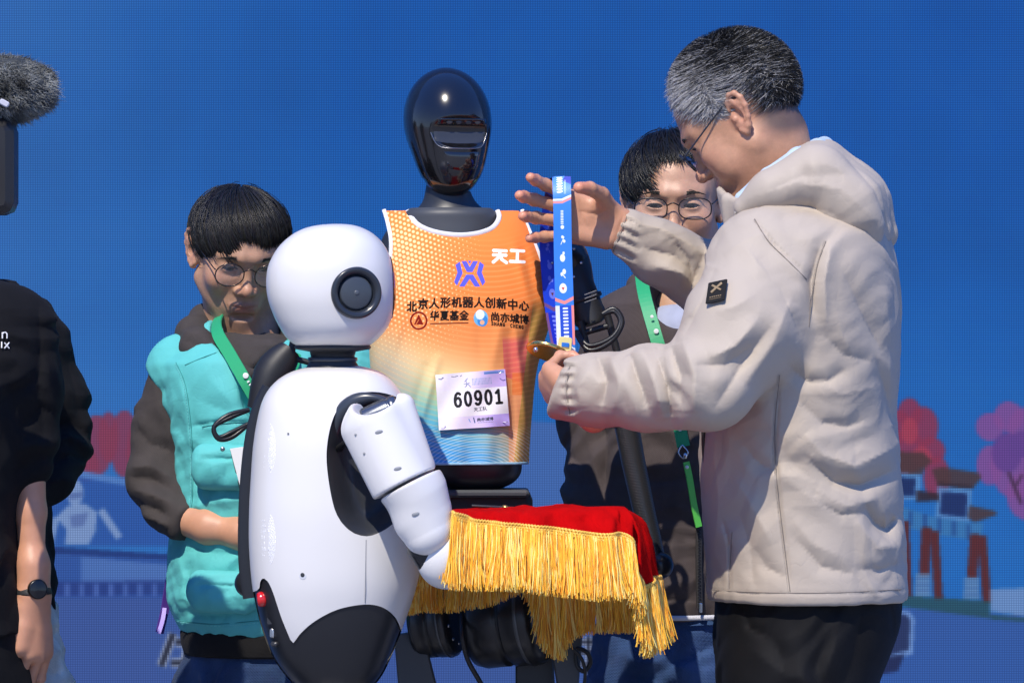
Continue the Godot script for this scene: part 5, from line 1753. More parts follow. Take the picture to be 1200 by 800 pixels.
# head in its own axes: x to the person's left, y up, z out of the face; eyes at y = 0
func head_solid(s: Sdf, o: Dictionary) -> void:
	var w: float = o.get("wide", 1.0)
	var tall: float = o.get("tall", 0.085)
	s.ell(Vector3(0, 0.032, -0.008), Vector3(0.076 * w, tall, 0.095), 0.01)
	s.ell(Vector3(0, -0.03, 0.030), Vector3(0.064 * w, 0.080, 0.056), 0.03)
	for k in [-1.0, 1.0]:
		s.cap(Vector3(k * 0.056 * w, -0.052, 0.004), Vector3(k * 0.014, -0.100, 0.064), 0.017, 0.013, 0.03)
		s.ball(Vector3(k * 0.043 * w, -0.027, 0.062), 0.020, 0.025)
		s.cap(Vector3(k * 0.012, 0.019, 0.085), Vector3(k * 0.042 * w, 0.019, 0.066), 0.009, 0.008, 0.018)
	s.ball(Vector3(0, -0.103, 0.070), 0.014, 0.022)
	s.ell(Vector3(0, -0.070, 0.076), Vector3(0.030, 0.022, 0.014), 0.02)
	for k in [-1.0, 1.0]: s.ell(Vector3(k * 0.031 * w, -0.001, 0.094), Vector3(0.019, 0.011, 0.013), 0.012, 1)
	# nose
	var nt: float = o.get("nose", 0.101)
	s.cap(Vector3(0, 0.002, 0.083), Vector3(0, -0.032, nt - 0.004), 0.0065, 0.0085, 0.012)
	s.ball(Vector3(0, -0.037, nt), 0.0090, 0.009)
	for k in [-1.0, 1.0]:
		s.ell(Vector3(k * 0.0125, -0.040, nt - 0.010), Vector3(0.0075, 0.0068, 0.010), 0.006)
		s.ball(Vector3(k * 0.006, -0.0465, nt - 0.004), 0.0030, 0.003, 1)
	# lids and the slit between them
	var open: float = o.get("open", 0.0034)
	for k in [-1.0, 1.0]:
		s.ell(Vector3(k * 0.031 * w, -0.001, 0.0722), Vector3(0.0158, 0.0122, 0.0140), 0.006)
		s.ell(Vector3(k * 0.031 * w, -0.0014, 0.0862), Vector3(0.0132, open, 0.0085), 0.0012, 1, Basis(Vector3.BACK, k * 0.06))
	# lips
	s.cap(Vector3(-0.020, -0.0668, 0.0850), Vector3(-0.005, -0.0645, 0.0915), 0.0022, 0.0032, 0.007)
	s.cap(Vector3(0.020, -0.0668, 0.0850), Vector3(0.005, -0.0645, 0.0915), 0.0022, 0.0032, 0.007)
	s.cap(Vector3(-0.013, -0.0728, 0.0858), Vector3(0.013, -0.0728, 0.0858), 0.0038, 0.0038, 0.008)
	s.cap(Vector3(-0.022, -0.0672, 0.0900), Vector3(0, -0.0688, 0.0985), 0.0012, 0.0014, 0.002, 1)
	s.cap(Vector3(0.022, -0.0672, 0.0900), Vector3(0, -0.0688, 0.0985), 0.0012, 0.0014, 0.002, 1)
	s.ell(Vector3(0, -0.087, 0.086), Vector3(0.018, 0.005, 0.008), 0.008, 1)
	# ears
	for k in [-1.0, 1.0]:
		var e := func(u: float, v: float, out := 0.0) -> Vector3:
			return Vector3(k * (0.0735 * w + 0.004), -0.004, -0.008) + Vector3(k * -0.40, 0.0, 0.917) * (u - v * 0.15) + Vector3(0, 1, 0) * v + Vector3(k * 0.917, 0, 0.40) * out
		var rim := [[0.012, 0.014, 0.0026], [0.009, 0.026, 0.0033], [-0.001, 0.032, 0.0036], [-0.011, 0.029, 0.0038], [-0.017, 0.018, 0.0038], [-0.0175, 0.004, 0.0035], [-0.012, -0.012, 0.0034], [-0.005, -0.023, 0.0042], [0.003, -0.028, 0.0050], [0.009, -0.022, 0.0042]]
		for q in rim.size() - 1: s.cap(e.call(rim[q][0], rim[q][1], 0.004), e.call(rim[q + 1][0], rim[q + 1][1], 0.004), rim[q][2], rim[q + 1][2], 0.004)
		s.cap(e.call(0.006, 0.022), e.call(-0.008, 0.012), 0.006, 0.007, 0.006)
		s.cap(e.call(-0.008, 0.012), e.call(0.002, -0.018), 0.0075, 0.006, 0.006)
		s.cap(e.call(0.010, 0.0, -0.003), e.call(0.010, -0.012, -0.003), 0.008, 0.008, 0.008)
		s.cap(e.call(-0.001, 0.022, 0.004), e.call(-0.0095, 0.004, 0.005), 0.0028, 0.0026, 0.003)
		s.cap(e.call(-0.0095, 0.004, 0.005), e.call(-0.005, -0.012, 0.005), 0.0026, 0.0026, 0.003)
		s.ell(e.call(0.001, -0.003, 0.008), Vector3(0.0055, 0.010, 0.0075), 0.003, 1)
		s.ball(e.call(0.0105, -0.003, 0.003), 0.0042, 0.004)

func paint_face(m: M, xf: Transform3D, o: Dictionary) -> void:
	var inv := xf.affine_inverse()
	var w: float = o.get("wide", 1.0)
	var base: Color = o.get("skin", SKIN)
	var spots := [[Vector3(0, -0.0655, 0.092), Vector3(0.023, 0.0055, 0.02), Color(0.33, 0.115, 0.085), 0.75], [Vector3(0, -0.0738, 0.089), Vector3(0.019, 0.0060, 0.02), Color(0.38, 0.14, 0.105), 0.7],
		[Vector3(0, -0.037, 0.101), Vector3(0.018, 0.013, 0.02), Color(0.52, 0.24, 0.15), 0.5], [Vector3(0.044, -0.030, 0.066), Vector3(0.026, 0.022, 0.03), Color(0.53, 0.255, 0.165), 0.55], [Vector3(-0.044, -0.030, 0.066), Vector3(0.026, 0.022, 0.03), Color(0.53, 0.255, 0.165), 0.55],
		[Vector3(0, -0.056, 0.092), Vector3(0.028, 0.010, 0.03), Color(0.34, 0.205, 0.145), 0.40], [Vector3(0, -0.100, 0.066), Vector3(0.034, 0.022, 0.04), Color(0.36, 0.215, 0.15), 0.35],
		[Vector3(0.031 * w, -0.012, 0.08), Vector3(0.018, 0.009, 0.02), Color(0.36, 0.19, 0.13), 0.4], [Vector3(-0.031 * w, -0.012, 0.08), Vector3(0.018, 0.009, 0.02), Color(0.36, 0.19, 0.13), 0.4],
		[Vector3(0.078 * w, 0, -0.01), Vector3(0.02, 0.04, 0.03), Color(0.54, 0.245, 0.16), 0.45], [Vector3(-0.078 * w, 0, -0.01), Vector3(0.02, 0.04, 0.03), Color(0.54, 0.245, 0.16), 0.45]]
	spots.append_array(o.get("spots", []))
	var nz := FastNoiseLite.new(); nz.seed = 9; nz.frequency = 60.0
	for k in m.v.size():
		var p := inv * m.v[k]
		var c := base
		for s in spots:
			var d: float = ((p - s[0]) / (s[1] as Vector3)).length()
			if d < 2.0: c = c.lerp(s[2], s[3] * smoothstep(1.25, 0.6, d))
		c = c * (1.0 + 0.12 * nz.get_noise_3dv(p) + 0.10 * nz.get_noise_3dv(p * 4.0))
		m.c[k] = Color(c.r, c.g, c.b)

func skin_mat() -> StandardMaterial3D:
	var m := vmat(0.47)
	m.normal_enabled = true; m.normal_texture = skin_n; m.normal_scale = 0.28
	m.uv1_triplanar = true; m.uv1_scale = Vector3.ONE * 16.0
	m.subsurf_scatter_enabled = true; m.subsurf_scatter_strength = 0.06
	return m

func eyes(root: Node3D, xf: Transform3D, o: Dictionary) -> void:
	var w: float = o.get("wide", 1.0)
	var look: Vector3 = (o.get("look", Vector3(0, -0.3, 1)) as Vector3).normalized()
	var em := vmat(0.12)
	for k in [-1.0, 1.0]:
		var c := Vector3(k * 0.031 * w, -0.001, 0.0722)
		var m := M.new().ball(Vector3.ZERO, Vector3.ONE * 0.0119, Basis(), 36, 24)
		for q in m.v.size():
			var a := m.v[q].normalized().dot(look)
			m.c[q] = Color(0.006, 0.005, 0.005) if a > 0.965 else (Color(0.022, 0.011, 0.007) if a > 0.82 else Color(0.28, 0.25, 0.235))
			m.v[q] = xf * (c + m.v[q]); m.n[q] = xf.basis * m.n[q]
		part("eye", m, em, root)
		var lash := []
		for t in 7:
			var f := lerpf(-1.0, 1.0, t / 6.0)
			lash.append(xf * (c + Vector3(f * 0.0128, -0.0004 + (o.get("open", 0.0034) + 0.0006) * (1.0 - f * f), 0.0140 - 0.0055 * f * f - 0.001 * f * k)))
		part("eyelashes", M.new().tube(curve(lash, 3), PackedFloat32Array([0.0013]), 6), mat(Color(0.012, 0.009, 0.008), 0.6), root)

# one hair: three-sided strip along points
func hair_strand(m: M, pts: PackedVector3Array, r: float) -> void:
	var base := m.v.size()
	var n := pts.size()
	for k in n:
		var t := (pts[mini(k + 1, n - 1)] - pts[maxi(k - 1, 0)]).normalized()
		var a := t.cross(Vector3(0.21, 0.35, 0.91)).normalized()
		var b := t.cross(a)
		var rr := r * (1.0 if k < n - 1 else 0.25)
		m.vert(pts[k] + a * rr, a); m.vert(pts[k] + (b * 0.87 - a * 0.5) * rr, (b * 0.87 - a * 0.5)); m.vert(pts[k] + (b * -0.87 - a * 0.5) * rr, (b * -0.87 - a * 0.5))
		if k:
			for s in 3:
				var x := base + (k - 1) * 3 + s; var y := base + (k - 1) * 3 + (s + 1) % 3
				m.quad(x, y, y + 3, x + 3)

# hair combed from a crown point; o: ctr, rad, tilt, edge (Callable phi -> angle), n, len, lift, thick, spike, tone (Callable)
func hair(root: Node3D, xf: Transform3D, o: Dictionary, seed_: int) -> void:
	var rng := RandomNumberGenerator.new(); rng.seed = seed_
	var ctr: Vector3 = o.ctr; var rad: Vector3 = o.rad
	var pole := Basis(Vector3.RIGHT, -float(o.tilt)) * Basis(Vector3.BACK, float(o.get("roll", 0.0)))
	var edge: Callable = o.edge
	var dirf := func(al: float, ph: float) -> Vector3: return pole * Vector3(sin(al) * sin(ph), cos(al), sin(al) * cos(ph))
	var hm := vmat(o.get("rough", 0.36))
	var tone: Callable = o.tone
	# scalp under the hair
	var cap := M.new()
	for r in 21:
		for s in 64:
			var ph := TAU * s / 64.0 - PI
			var al: float = (float(edge.call(ph)) - o.get("inset", 0.06)) * r / 20.0
			var dd: Vector3 = dirf.call(al, ph)
			cap.col = (o.get("scalp", Color(0.012, 0.011, 0.011)))
			cap.vert(xf * (ctr + dd * rad * o.get("under", 0.985)), (xf.basis * (dd / rad)).normalized())
	for r in 20:
		for s in 64:
			var a := r * 64 + s; var b := r * 64 + (s + 1) % 64
			cap.quad(a, b, b + 64, a + 64)
	var o1 := part("hair", cap, hm, root)
	var m := M.new()
	for k in int(o.n):
		var ph := rng.randf_range(-PI, PI)
		var tuft: float = o.get("tuft", 0.0)
		var home := ph
		var extra := 0.0
		if tuft > 0.0:
			var cellk := floorf(ph / tuft + 0.35 * sin(ph * 5.0))
			home = (cellk + 0.5 - 0.35 * sin(ph * 5.0) + 0.5 * sin(cellk * 12.9898)) * tuft
			extra = 0.15 * sin(cellk * 78.233 + 1.0) + 0.07 * sin(cellk * 39.4)
		var most: float = edge.call(ph) + extra + rng.randfn(0.0, o.get("ragged", 0.05))
		var a0 := acos(1.0 - rng.randf() * (1.0 - cos(most))) if o.spike > 0.0 else sqrt(rng.randf()) * most * 0.95
		var span: float = o.len * rng.randf_range(0.7, 1.15)
		if a0 + span > most: a0 = maxf(most - span, 0.0) if o.spike <= 0.0 else minf(a0, most)
		m.col = tone.call(a0, ph, rng)
		var pts := PackedVector3Array()
		var lift := rng.randf_range(0.0, o.lift)
		if rng.randf() < o.get("stray", 0.0): lift += rng.randf_range(0.02, 0.09)
		var dph := rng.randfn(0.0, o.get("wild", 0.06))
		var clump: float = o.get("clump", 0.0) * sin(ph * 23.0 + 2.0 * sin(ph * 7.0))
		var np := 6 if o.spike <= 0.0 else 4
		for e in np:
			var t := float(e) / (np - 1)
			var al := a0 + span * t
			var dd: Vector3
			if o.spike > 0.0:
				dd = dirf.call(a0 + span * t * (1.0 - o.spike), ph + dph * t)
				var up: float = 1.0 + o.spike * o.stand * t * (0.15 + 0.85 * smoothstep(0.0, 0.7, most - a0)) + 0.002
				pts.append(xf * (ctr + dd * rad * up))
			else:
				dd = dirf.call(al, lerpf(ph, home, 0.8 * t * t) + (dph + clump) * t + o.get("swirl", 0.0) * al)
				var up: float = 1.0 + lift + 0.02 * sin(PI * t) - o.get("tuck", 0.0) * t * t
				pts.append(xf * (ctr + dd * rad * up))
		hair_strand(m, pts, o.thick * rng.randf_range(0.7, 1.2))
	stuff(part("hair_strands", m, hm, o1))

func eyebrows(root: Node3D, xf: Transform3D, seed_: int, w := 1.0, lift := 0.0, tone := Color(0.016, 0.012, 0.010)) -> void:
	var rng := RandomNumberGenerator.new(); rng.seed = seed_
	for k in [-1.0, 1.0]:
		var m := M.new()
		m.col = tone
		for q in 150:
			var t := rng.randf()
			var x := lerpf(0.012, 0.048, t)
			var y := 0.0165 + 0.006 * sin(t * 2.3) - 0.003 * t + rng.randfn(0.0, 0.0017) * (1.1 - t) + lift
			var z := 0.0945 - 0.3 * maxf(x - 0.012, 0.0) * (0.35 + x * 9.0) - 0.002
			var p := Vector3(k * x * w, y, z)
			hair_strand(m, PackedVector3Array([xf * p, xf * (p + Vector3(k * 0.004, 0.0014 - 0.002 * t, 0.0005)), xf * (p + Vector3(k * 0.008, 0.0012 - 0.004 * t, -0.0015))]), 0.00055)
		stuff(part("eyebrow", m, vmat(0.6), root))

# a pair of spectacles in head axes; shape: half width, half height, roundness
func spectacles(called: String, label: String, xf: Transform3D, hw: float, hh: float, power: float, metal: Material, rimless_low := false, drop := 0.0, ear_at := Vector3(0.079, 0.016, -0.004), tint := Color(0.8, 0.85, 0.9, 0.06), front := 0.104, rim_r := 0.0011) -> void:
	var root := thing(called, label, "glasses", xf * Vector3(0, drop, front))
	var glass := StandardMaterial3D.new()
	glass.transparency = BaseMaterial3D.TRANSPARENCY_ALPHA
	glass.albedo_color = tint
	glass.roughness = 0.02
	for k in [-1.0, 1.0]:
		var pts := []
		var flat := PackedVector2Array()
		var cx: float = k * (hw + 0.0095)
		for s in 28:
			var a := TAU * s / 28.0
			var x := signf(cos(a)) * pow(absf(cos(a)), 2.0 / power) * hw
			var y := signf(sin(a)) * pow(absf(sin(a)), 2.0 / power) * hh
			var p := Vector3(cx + x, drop + y, front - 0.16 * pow(absf(cx + x), 1.5) + y * 0.12)
			pts.append(xf * p)
			flat.append(Vector2(x, y))
		var rim := []
		rim.assign(pts)
		part("rim", M.new().tube(curve(rim + [rim[0]], 2), PackedFloat32Array([rim_r]), 7), metal, root)
		var lens := M.new()
		var nn := (xf.basis * Vector3(k * 0.12, 0.1, 1)).normalized()
		var mid := Vector3.ZERO
		for q in pts: mid += q
		mid /= pts.size()
		for side in 2:
			var off := nn * (0.0009 if side == 0 else -0.0009)
			var cc := lens.vert(mid + off + nn * 0.0008, nn if side == 0 else -nn)
			for q in pts: lens.vert(q + off, nn if side == 0 else -nn)
			for q in pts.size(): lens.tri(cc, cc + 1 + q, cc + 1 + (q + 1) % pts.size())
		part("lens", lens, glass, root)
		var hinge := Vector3(k * (2.0 * hw + 0.0105), drop + hh * 0.45, front - 0.16 * pow(2.0 * hw + 0.0095, 1.5))
		part("temple", M.new().tube(curve([xf * hinge, xf * (hinge + Vector3(k * 0.003, 0.001, -0.006)), xf * Vector3(k * ear_at.x, ear_at.y, ear_at.z + 0.012), xf * Vector3(k * (ear_at.x - 0.001), ear_at.y - 0.004, ear_at.z - 0.004), xf * Vector3(k * (ear_at.x - 0.003), ear_at.y - 0.026, ear_at.z - 0.018)], 6), PackedFloat32Array([rim_r * 0.95]), 7), metal, root)
		part("nose_pad", M.new().ball(xf * Vector3(k * 0.0095, drop - 0.005, front - 0.009), Vector3(0.0018, 0.0035, 0.0022), Basis(), 12, 8), glass, root)
	part("bridge", M.new().tube(curve([xf * Vector3(-0.0105, drop + hh * 0.28, front - 0.001), xf * Vector3(0, drop + hh * 0.55, front + 0.001), xf * Vector3(0.0105, drop + hh * 0.28, front - 0.001)], 5), PackedFloat32Array([rim_r]), 7), metal, root)

# hand in its own axes: wrist at 0, fingers along +y, palm faces +z, thumb on the +x side
func hand_solid(s: Sdf, curl: Array, spread: Array, thumb: Array, k := 1.0) -> Dictionary:
	var kn := [Vector3(0.029, 0.086, 0.0), Vector3(0.0095, 0.092, -0.003), Vector3(-0.0105, 0.087, -0.003), Vector3(-0.029, 0.077, 0.0)]
	var ln := [[0.041, 0.024, 0.019], [0.045, 0.027, 0.020], [0.041, 0.026, 0.019], [0.032, 0.019, 0.018]]
	var rr := [0.0098, 0.0100, 0.0096, 0.0087]
	s.cap(Vector3(0, -0.048, 0), Vector3(0, -0.005, 0), 0.0245, 0.0235, 0.02)
	s.cap(Vector3(0.012, 0.0, 0), Vector3(0.022, 0.078, -0.002), 0.0165, 0.0125, 0.015)
	s.cap(Vector3(-0.012, 0.0, 0), Vector3(-0.022, 0.072, -0.001), 0.0165, 0.0115, 0.015)
	s.cap(Vector3(0, 0.0, 0), Vector3(0, 0.082, -0.003), 0.017, 0.0125, 0.015)
	s.cap(Vector3(-0.022, 0.018, 0.007), Vector3(-0.024, 0.055, 0.004), 0.0125, 0.010, 0.012)
	s.cap(Vector3(0.014, 0.010, 0.007), Vector3(0.026, 0.040, 0.010), 0.0145, 0.0130, 0.012)
	var tips := {}
	for f in 4:
		var p: Vector3 = kn[f]
		var dir := Basis(Vector3.BACK, -spread[f]) * Vector3.UP
		var side := Basis(Vector3.BACK, -spread[f]) * Vector3.RIGHT
		s.cap(Vector3(p.x * 0.75, p.y * 0.6, 0), p, 0.0115, rr[f] * 1.1, 0.012)
		for j in 3:
			var c: float = curl[f] if curl[f] is float else curl[f][j]
			dir = dir.rotated(side, c)
			var q: Vector3 = p + dir * ln[f][j]
			s.cap(p, q, rr[f] * (1.0 - 0.09 * j), rr[f] * (0.86 - 0.07 * j), 0.003)
			if j: s.ball(p - Vector3(0, 0, 0.001), rr[f] * (1.02 - 0.09 * j), 0.004)
			p = q
		tips[f] = [p, dir]
	var t: Vector3 = Vector3(0.020, 0.020, 0.006)
	for j in 3:
		var d: Vector3 = (thumb[j] as Vector3).normalized()
		var q: Vector3 = t + d * [0.046, 0.034, 0.026][j]
		s.cap(t, q, [0.0145, 0.0112, 0.0100][j], [0.0112, 0.0100, 0.0084][j], 0.009 if j == 0 else 0.004)
		t = q
	tips[4] = [t, (thumb[2] as Vector3).normalized()]
	return tips

func paint_hand(m: M, xf: Transform3D, tips: Dictionary, base := SKIN) -> void:
	var inv := xf.affine_inverse()
	var nz := FastNoiseLite.new(); nz.seed = 21; nz.frequency = 45.0
	for k in m.v.size():
		var p := inv * m.v[k]
		var c := base.lerp(Color(0.58, 0.265, 0.155), 0.55)
		for t in tips.values():
			c = c.lerp(Color(0.68, 0.25, 0.15), 0.65 * smoothstep(0.028, 0.006, p.distance_to(t[0])))
		c *= 1.0 + 0.10 * nz.get_noise_3dv(p)
		m.c[k] = Color(c.r, c.g, c.b)

func nails(root: Node3D, xf: Transform3D, tips: Dictionary, back: Vector3) -> void:
	for t in tips.keys():
		var d: Vector3 = tips[t][1]
		var nb := (back - d * back.dot(d)).normalized()
		var p: Vector3 = tips[t][0] + nb * 0.0058 - d * 0.001
		var b := xf.basis * Basis(d.cross(nb), nb, d)
		part("nail", M.new().ball(xf * p, Vector3(0.0048, 0.0014, 0.0066), b, 12, 8), mat(Color(0.62, 0.36, 0.27), 0.3), root)

# sections given as [row px, left px, right px, half depth px] -> stack for Sdf
func secs(rows: Array, z: float, grow := 0.0) -> Array:
	var o := []
	var u := U(z)
	for k in range(rows.size() - 1, -1, -1):
		var r: Array = rows[k]
		var c := P((r[1] + r[2]) / 2.0, r[0], z)
		var zz: float = z + (r[4] * u if r.size() > 4 else 0.0)
		o.append([c.y, c.x, zz, (r[2] - r[1]) / 2.0 * u + grow, r[3] * u + grow])
	return o

func folds(s: Sdf, list: Array, z: float, deep := 0.07) -> void:
	for f in list:
		var pts := []
		for k in range(0, f[0].size(), 2): pts.append(P(f[0][k], f[0][k + 1], f[3] if f.size() > 3 else z))
		s.fold(pts, f[1] * 0.001, f[2] * U(z), 1.0, deep)

func strap(root: Node3D, called: String, pts: Array, wpx: float, material: Material, facing := Vector3.BACK, thick := 0.0012) -> MeshInstance3D:
	var line := curve(pts, 8)
	var rings := []
	var w := wpx * U(pts[0].z) * 0.5
	for k in line.size():
		var t := (line[mini(k + 1, line.size() - 1)] - line[maxi(k - 1, 0)]).normalized()
		var sd := t.cross(facing).normalized()
		var nn := sd.cross(t).normalized()
		rings.append(PackedVector3Array([line[k] - sd * w + nn * thick, line[k] + sd * w + nn * thick, line[k] + sd * w - nn * thick, line[k] - sd * w - nn * thick]))
	var m := M.new().loft(rings)
	# flat shading for a tape
	var fm := M.new()
	for t in range(0, m.i.size(), 3):
		var a := m.v[m.i[t]]; var b := m.v[m.i[t + 1]]; var c := m.v[m.i[t + 2]]
		var nn := (b - a).cross(c - a).normalized()
		if nn.dot((m.n[m.i[t]] + m.n[m.i[t + 1]] + m.n[m.i[t + 2]])) < 0.0: nn = -nn
		fm.tri(fm.vert(a, nn, m.uv[m.i[t]]), fm.vert(b, nn, m.uv[m.i[t + 1]]), fm.vert(c, nn, m.uv[m.i[t + 2]]))
	return part(called, fm, material, root)
# ---------------------------------------------------------------- man in the beige jacket
func man_in_beige() -> void:
	var z := 0.14
	var u := U(z)
	var root := thing("person", "man in beige hooded jacket and glasses, hanging a medal, seen from the side", "person", P(940, 800, z) * Vector3(1, 0, 1))
	var o := {"wide": 1.0, "skin": Color(0.47, 0.245, 0.145), "nose": 0.104, "spots": [
		[Vector3(0.07, 0.035, 0.02), Vector3(0.03, 0.03, 0.045), Color(0.26, 0.19, 0.15), 0.5], [Vector3(0.030, -0.040, -0.072), Vector3(0.075, 0.040, 0.06), Color(0.055, 0.046, 0.042), 0.85], [Vector3(0.05, -0.07, 0.05), Vector3(0.03, 0.03, 0.04), Color(0.42, 0.20, 0.12), 0.4]]}
	var hx := Transform3D(Basis(Vector3.UP, -1.74) * Basis(Vector3.RIGHT, 0.66), P(868, 137, 0.13))
	var s := Sdf.new(); s.xf = hx
	head_solid(s, o)
	# fuller cheeks and jaw; cheek fold beside the mouth
	s.ball(Vector3(0.040, -0.055, 0.052), 0.024, 0.02)
	s.ball(Vector3(-0.040, -0.055, 0.052), 0.024, 0.02)
	s.cap(Vector3(0.024, -0.040, 0.088), Vector3(0.031, -0.070, 0.074), 0.0016, 0.0014, 0.006, 1)
	s.xf = Transform3D()
	s.cap(hx * Vector3(0, -0.055, -0.020), P(908, 222, 0.12), 0.055, 0.062, 0.03)
	s.cap(hx * Vector3(0, -0.09, 0.0), P(888, 235, 0.12), 0.045, 0.05, 0.03)
	s.start(0.0021)
	# right hand held up, palm to us, the ribbon across the fingers
	var skin := skin_mat()
	var fy := Vector3(-0.955, 0.235, 0.15).normalized()
	var fz := (Vector3(0.12, -0.05, 1.0) - fy * Vector3(0.12, -0.05, 1.0).dot(fy)).normalized()
	var wx := Transform3D(Basis(fy.cross(fz), fy, fz).scaled(Vector3.ONE * 1.07), P(727, 268, 0.02))
	var h := Sdf.new(); h.xf = wx
	var tips := hand_solid(h, [[0.30, 0.42, 0.25], [0.30, 0.50, 0.30], [0.30, 0.55, 0.30], [0.22, 0.45, 0.25]], [0.16, 0.02, -0.10, -0.30], [Vector3(0.45, 0.55, 0.70), Vector3(0.12, 0.66, 0.72), Vector3(-0.10, 0.70, 0.68)])
	h.fold([wx * Vector3(0.030, 0.018, 0.02), wx * Vector3(0.012, 0.040, 0.02), wx * Vector3(0.010, 0.070, 0.02)], -0.0016, 0.003, 1.0, 0.03)
	h.fold([wx * Vector3(0.030, 0.072, 0.015), wx * Vector3(0.000, 0.060, 0.015), wx * Vector3(-0.02, 0.040, 0.015)], -0.0012, 0.003, 1.0, 0.03)
	h.fold([wx * Vector3(0.02, 0.004, 0.02), wx * Vector3(-0.02, 0.006, 0.02)], -0.0014, 0.0025, 1.0, 0.03)
	var h1 := h.start(0.0026)
	# left hand closed on the medal
	var gy := Vector3(-0.50, 0.40, -0.77).normalized()
	var gz0 := Vector3(0.75, 0.45, -0.5)
	var gz := (gz0 - gy * gz0.dot(gy)).normalized()
	var lx := Transform3D(Basis(gy.cross(gz), gy, gz), P(677, 473, 0.215))
	h = Sdf.new(); h.xf = lx
	var t2 := hand_solid(h, [[0.9, 1.0, 0.7], [1.0, 1.1, 0.7], [1.05, 1.1, 0.7], [1.1, 1.1, 0.7]], [0.05, 0.0, -0.04, -0.10], [Vector3(0.75, 0.6, 0.5), Vector3(0.35, 0.8, 0.5), Vector3(0.0, 0.85, 0.5)])
	var h2 := h.start(0.0028)
	var core := Sdf.new()
	core.chain([[P(915, 225, 0.12), 0.06], [P(935, 350, z), 0.09], [P(945, 640, z), 0.09]], 0.03)
	core.chain([[P(905, 315, 0.28), 0.045], [P(830, 440, 0.37), 0.042], [P(700, 462, 0.22), 0.028]], 0.01)
	core.chain([[P(885, 318, 0.0), 0.04], [P(830, 332, -0.04), 0.036], [P(735, 270, 0.015), 0.026]], 0.01)
	core.start(0.012)
	nails(root, wx, {4: tips[4]}, Vector3(0.6, 0, 0.9))
	eyes(root, hx, o)
	eyebrows(root, hx, 5, 1.0, 0.002, Color(0.05, 0.04, 0.035))
	# short greying hair, longer on top
	hair(root, hx, {"ctr": Vector3(0, 0.034, -0.010), "rad": Vector3(0.0775, 0.0875, 0.0965), "tilt": 0.25, "n": 25000, "len": 0.30, "lift": 0.02, "thick": 0.00036, "spike": 0.62, "stand": 0.30, "wild": 0.25, "ragged": 0.06, "under": 0.985, "inset": 0.22, "rough": 0.45, "scalp": Color(0.035, 0.028, 0.024),
		"edge": func(ph: float) -> float:
			var a := absf(ph)
			var e := lerpf(1.12, 1.60, smoothstep(0.3, 0.95, a))
			e = lerpf(e, 2.0, smoothstep(0.95, 1.25, a)); e = lerpf(e, 1.58, smoothstep(1.30, 1.50, a)); e = lerpf(e, 2.1, smoothstep(1.8, 2.3, a)); e = lerpf(e, 2.5, smoothstep(2.2, 2.8, a))
			return e,
		"tone": func(al: float, ph: float, rng: RandomNumberGenerator) -> Color:
			var front := smoothstep(1.9, 0.5, absf(ph)) * smoothstep(0.35, 1.1, al)
			var sides := smoothstep(1.0, 1.5, al) * smoothstep(2.6, 1.6, absf(ph))
			var g := clampf(front * 0.85 + sides * 0.55 + 0.10, 0.0, 0.92)
			var k := rng.randf_range(0.30, 0.62) if rng.randf() < g else rng.randf_range(0.008, 0.035)
			return Color(k, k * 0.98, k * 0.97)}, 31)
	# ---- clothes
	var beige := nylon(Color(0.43, 0.367, 0.298), 0.56, 0.42)
	var rows := [[226, 884, 990, 84], [245, 872, 1018, 118], [275, 855, 1040, 158], [312, 838, 1051, 176], [360, 826, 1055, 176], [420, 821, 1054, 168], [480, 818, 1051, 160], [550, 820, 1055, 152], [620, 824, 1060, 150], [676, 828, 1063, 150], [692, 828, 1064, 151], [704, 830, 1063, 149]]
	var j := Sdf.new()
	j.stack(secs(rows, z), 0.0, 0.03)
	j.chain([[P(900, 312, 0.285), 70 * u], [P(868, 385, 0.35), 63 * u], [P(832, 446, 0.385), 54 * u]], 0.035)
	j.chain([[P(828, 450, 0.385), 52 * u], [P(760, 455, 0.325), 47 * u], [P(700, 457, 0.265), 40 * u], [P(660, 456, 0.235), 36 * u]], 0.02)
	j.chain([[P(888, 318, 0.0), 58 * u], [P(838, 332, -0.04), 45 * u], [P(775, 297, -0.01), 38 * u], [P(735, 273, 0.012), 29 * u]], 0.02)
	j.cut(P(940, 703, z), Vector3.DOWN, 0.006)
	j.cut(P(643, 455, 0.22), Vector3(-1, 0.06, 0).normalized(), 0.006)
	j.cut(P(722, 268, 0.018), Vector3(-0.93, 0.37, 0).normalized(), 0.006)
	# cuffs are gathered
	var k0 := []
	for q in 11:
		k0.append([[651 + q * 1.1, 424 + q * 6.2, 664 + q * 0.8, 423 + q * 6.4, 676, 424 + q * 6.2], 3.2 if q % 2 == 0 else -3.6, 2.6, 0.27])
	for q in 10:
		k0.append([[727 - q * 1.7, 250 + q * 5.6, 742 - q * 1.4, 255 + q * 6.0, 752 - q, 262 + q * 6.0], 3.0 if q % 2 == 0 else -3.4, 2.4, 0.03])
	folds(j, k0, 0.1, 0.05)
